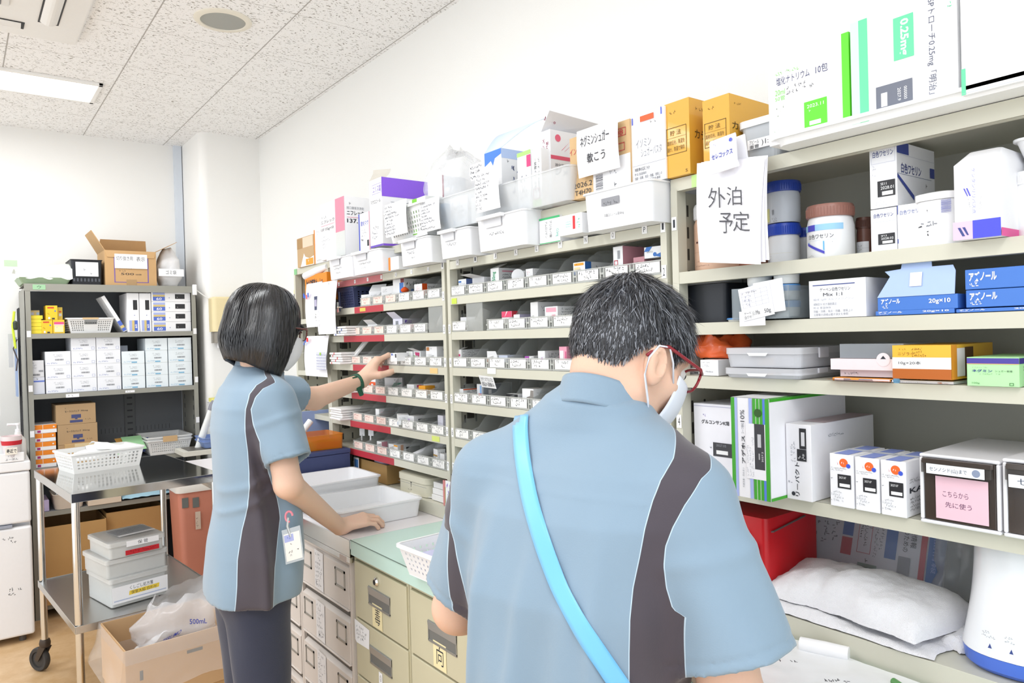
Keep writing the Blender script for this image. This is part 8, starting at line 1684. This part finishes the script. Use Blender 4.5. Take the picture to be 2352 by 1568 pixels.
def SWc(P):
    d = SW(P); a, f, z = SW.loc(P); inner = (((np.abs(a) / .175) ** 2.3 + (np.abs(f) / .098) ** 2.3) ** (1 / 2.3) - 1) * .098
    hem = zhem + .10 * (f - .0) * .2 - z; return np.maximum(np.maximum(d, hem), np.where(z < zhem + .05, -inner, -1))
lo, hi = bb(wsR, wsL, whR, whL, secs[0][1], secs[-1][1], m=.15); hi[2] -= .10; lo[2] = zhem - .03
vs, qs = nets(SWc, lo, hi, .0058)
a, f, z = SW.loc(vs); arm = SW.armd(vs) - SW.torso(vs) + .012
ff_ = lambda a, f: f
tI = seam(SWc, SW, [(614, 868), (590, 884), (574, 905), (565, 940), (564, 990), (570, 1039), (573, 1086), (572, 1141), (557, 1216), (546, 1287), (545, 1345)], 1.7, 2.5, ff_)
tO = seam(SWc, SW, [(632, 878), (604, 892), (586, 912), (576, 940), (582, 978), (636, 1145), (643, 1190), (637, 1241), (631, 1303), (629, 1350)], 1.7, 2.5, ff_)
wp = np.minimum(np.minimum(f - np.interp(z, *tI), np.interp(z, *tO) - f), np.abs(a) - .03)
wp = np.where((z < 1.26) & (z > 1.08), np.minimum(wp, SW.armd(vs) - SW.torso(vs) + .012), wp)
mesh_obj('tunic', [(vs, qs)], shirt_mat('tunic_cloth', BLUE, DARK, PIPE), wom, {'panel': wp}, origin=wo)
WA = fr3(84, 10, 0); Wc = w_(612, 757, 2.12); k_ = .93
wnk = w_(592, 872, 2.135)
whf, WW = head_sdf(Wc, WA, k_, [rc(wnk - A3(0, 0, .04), Wc - WA[2] * .06 - WA[1] * .02, .052, .046)])
wel = w_(662, 1112, 1.985); wwr = np.array(pz(782, 1212, .905)); 
wL_w = np.array(pd(829, 874, 2.72)); wL_e = np.array(pd(722, 915, 2.50))
arR = U([rc(wsR, wel, .042, .037), rc(wel, wwr, .037, .0245)], .015)
arL = U([rc(wsL, wL_e, .042, .038), rc(wL_e, wL_w, .038, .0245)], .015)
flat = [(.42, .62, .35), (.35, .62, .38), (.35, .65, .4), (.38, .7, .4)]
thR = (((.7, .6, -.35), .034), ((.95, .25, -.25), .028), ((1, .1, -.2), .022))
e1 = nrm(np.array(pz(866, 1196, .91)) - wwr); hRf = hand_sdf(wwr + e1 * .005 + A3(0, 0, .006), nrm(e1 + A3(0, 0, .10)), A3(-.15, -.25, 1), .92, 1, flat, thR, arR)
# the far hand pinches a small box: fingers curl forward, thumb underneath
tipL = np.array(pd(905, 812, 2.80)); e1L = nrm(np.array(pd(880, 806, 2.78)) - wL_w)
pin = [(.45, .85, .3), (.6, .95, .35), (.75, 1.0, .4), (.9, 1.0, .4)]
thL = (((.55, .45, -.65), .036), ((.8, .1, -.62), .032), ((.86, .0, -.5), .026))
hLf = hand_sdf(wL_w, e1L, nrm(np.array(-_r) * .75 + np.array(_u) * .6 - np.array(_f) * .3), 1.12, -1, pin, thL, arL)
def cutc(f, z0): return lambda P: np.maximum(f(P), z0 - P[:, 2])
parts = [nets(whf, Wc - A3(.14, .15, .20), Wc + A3(.14, .15, .13), .0040), nets(cutc(hRf, CT + .0005), *bb(wsR, wel, wwr, wwr + e1 * .15, m=.055), .0032), nets(hLf, *bb(wsL, wL_e, wL_w, wL_w + e1L * .12, tipL, m=.06), .0032)]
mesh_obj('body', parts, SKW, wom, origin=wo)
collar(w_(594, 868, 2.14), WR, WF, .066, .068, .048, .022, CLO, wom, wo, open_a=.35, lean=.008, r2=.94)
tc_ = w_(577, 1420); tr, _ = legs('trousers', A3(tc_[0], tc_[1], 0), WR, WF, .80, .15, .092, C('#2b3146', .75, sheen=.2, bump=.2, scale=300), wom, wo, folds=.0035); shoes(A3(tc_[0], tc_[1], 0), WR, WF, .15, wom, wo, C('#e8e8ea', .5))
# bob hair
def bob(th, q, off=0):
    """th 0 = face, positive towards the right ear; q 0..1 crown to tip"""
    c_ = abs(math.degrees((th + math.pi) % (2 * math.pi) - math.pi))
    ze = np.interp(c_, [0, 30, 46, 62, 90, 130, 180], [.028, .018, -.02, -.135, -.128, -.108, -.100]); ax_, ay = .090 + off, (.104 if c_ < 90 else .112) + off
    if q < .45: ps = q / .45 * math.pi / 2; r = math.sin(ps) ** .82; z = .018 + (.114 + off) * math.cos(ps) ** .9
    else: s = (q - .45) / .55; r = 1 + .07 * math.sin(min(1, s * 1.15) * math.pi * .75) - (.20 if c_ > 100 else .14) * s ** 3.5; z = .018 - s * (.018 - ze)
    x = math.sin(th) * ax_ * r; y = math.cos(th) * ay * r - .012
    if c_ < 60: y = min(y, .112 - .1 * abs(x))
    return WW(x / k_ * .98, y / k_ * .98, z / k_ * .98)
b = MB(); wavy(b, 72, 26, lambda s, t: tuple(bob(2 * math.pi * s, max(t, .02), .0015 * math.sin(s * 140) * t) - wo), C('#17171a', .42, spec=.6)); hw = solid(b.build('hair', wom, smooth='all'), .010, -1)
HB = [C(c, .28, spec=.7) for c in ('#141416', '#1c1c1f', '#26262a', '#101012', '#34353a')]
def gen_w(i):
    th = rs.uniform(0, 2 * math.pi); q0 = rs.uniform(.0, .6) ** 1.2; q1 = min(1.0 + rs.uniform(-.06, .02), q0 + rs.uniform(.35, .8)); off = rs.uniform(.0005, .005); w1 = rs.uniform(-.12, .12); w2 = rs.uniform(-.05, .05)
    pts = [bob(th + w1 * t + w2 * math.sin(t * 6), min(.999, q0 + (q1 - q0) * t), off * math.sin(math.pi * min(1, t + .15))) for t in [j / 9 for j in range(10)]]
    return pts, nrm(np.cross(pts[5] - pts[4], pts[5] - Wc))
strands('hair_strands', hw, gen_w, 5200, HB, .0016, org=wo)
wear(WW, WA, k_, wom, wo, C('#5a2018', .25, coat=.3), C('#e6e6ea', .7), .114); eyes(WW, WA, k_, wom, wo)
# watch on the far wrist
def frame_at(p, d): d = nrm(d); s = nrm(np.cross(d, Z_)); return s, np.cross(s, d)
ad = nrm(wL_w - wL_e); wc_ = wL_w - ad * .022 - wo; s1, s2 = frame_at(wc_, ad); WG2 = C('#1f5a44', .5)
b = MB(); n = 36
def wb(s, t): a_ = 2 * math.pi * s; return tuple(wc_ + ad * (t - .5) * .026 + (s1 * math.cos(a_) + s2 * math.sin(a_)) * .0305)
wavy(b, n, 2, wb, WG2); wt_ = solid(b.build('wrist_watch', wom, smooth='all'), .003, 1)
cam_d = nrm(np.array(EYE) - (wc_ + wo)); dn = nrm(np.cross(ad, cam_d)); dn = dn if dn[2] < 0 else -dn
o0 = wc_ + cam_d * .0345 - ad * .001; b = MB(); b.prints((tuple(o0 - ad * .012 + dn * -.022), tuple(ad), tuple(dn - cam_d * .1), .024, .075), [('p', [(0, 0), (1, 0), (1, .95), (.8, 1), (.2, 1), (0, .95)], WG2), ('r', 0, .42, 1, .54, C('#48b84a', .5))] + [('r', .38, .08 + .09 * i, .62, .11 + .09 * i, C('#0f2f26')) for i in range(4)]); solid(b.build('watch_band_tail', wt_), .0025, 1)
# name badge at the hip pocket
bp_ = trace(SW, 668, 1195, 1.8, 2.4) - wo; cd_ = nrm(np.array(EYE) - (bp_ + wo)) * .012; rr_ = np.array(_r); 
b = MB(); b.T = Matrix.Translation(Vector(bp_ + cd_)) @ Matrix(((rr_[0], 0, 0, 0), (rr_[1], 1, 0, 0), (0, 0, 1, 0), (0, 0, 0, 1))) if False else Matrix()
def bq(u, v): return np.array(pd(u, v, np.linalg.norm(0) + 2.0)) - wo
tb = float((bp_ + wo - np.array(EYE)) @ np.array(_f)) - .035
def bq(u, v): return np.array(pd(u, v, tb)) - wo
b = MB(); Oq = bq(658, 1293); eu = nrm(bq(692, 1283) - Oq); ev = nrm(bq(650, 1230) - Oq); Wd, Hd = .048, .080
b.prints((tuple(Oq), tuple(eu), tuple(ev), Wd, Hd), [('r', -.04, -.04, 1.04, 1.12, C('#d6dde2', .15, alpha=.5)), ('r', .04, .04, .96, .96, C('#efece6', .6)), ('r', .06, .68, .6, .92, C('#aab2e0', .5)), ('s', .1, .76, .55, .84, 1, BL, 2), ('s', .35, .56, .55, .62, 1, INK, 3, 0, 1), ('s', .2, .3, .65, .38, 1, INK, 4, 0, 1), ('s', .25, .18, .6, .24, 1, GREY, 5), ('s', .72, .22, .92, .5, 3, INK, 6)]); bg = solid(b.build('name_badge', wom), .001)
b = MB(); c0, c1, c2 = bq(662, 1188), bq(660, 1208), bq(668, 1232); b.tube([c0, c1, c2], [.003, .004, .0035], C('#c9cccc', .3, .5), 8); b.build('badge_clip', bg)
b = MB(); cc = bq(664, 1186); b.tube([tuple(cc + eu * .010 * math.cos(q) + ev * .014 * math.sin(q)) for q in [i * math.pi / 8 for i in range(13)]], .003, C('#e58a9a', .4), 8); b.build('pink_ring', bg)
# box held between finger and thumb
p = px(903, 822, 1.262); bb_ = carton_mb(.038, .05, .03, WHITE, front=[('r', .1, .7, .35, .95, C('#4a5fb0')), ('r', .75, .45, .95, .9, Kb), ('r', .4, .75, .7, .8, B2), ('s', .1, .2, .6, .5, 1, GREY)])
tag(bb_.build('medicine_box', loc=(p[0], p[1] + .018, p[2] - .012), rot=AISLE + .1, bevel=.0006), 'white box with a black label held in the woman\'s raised fingers', 'medicine box')
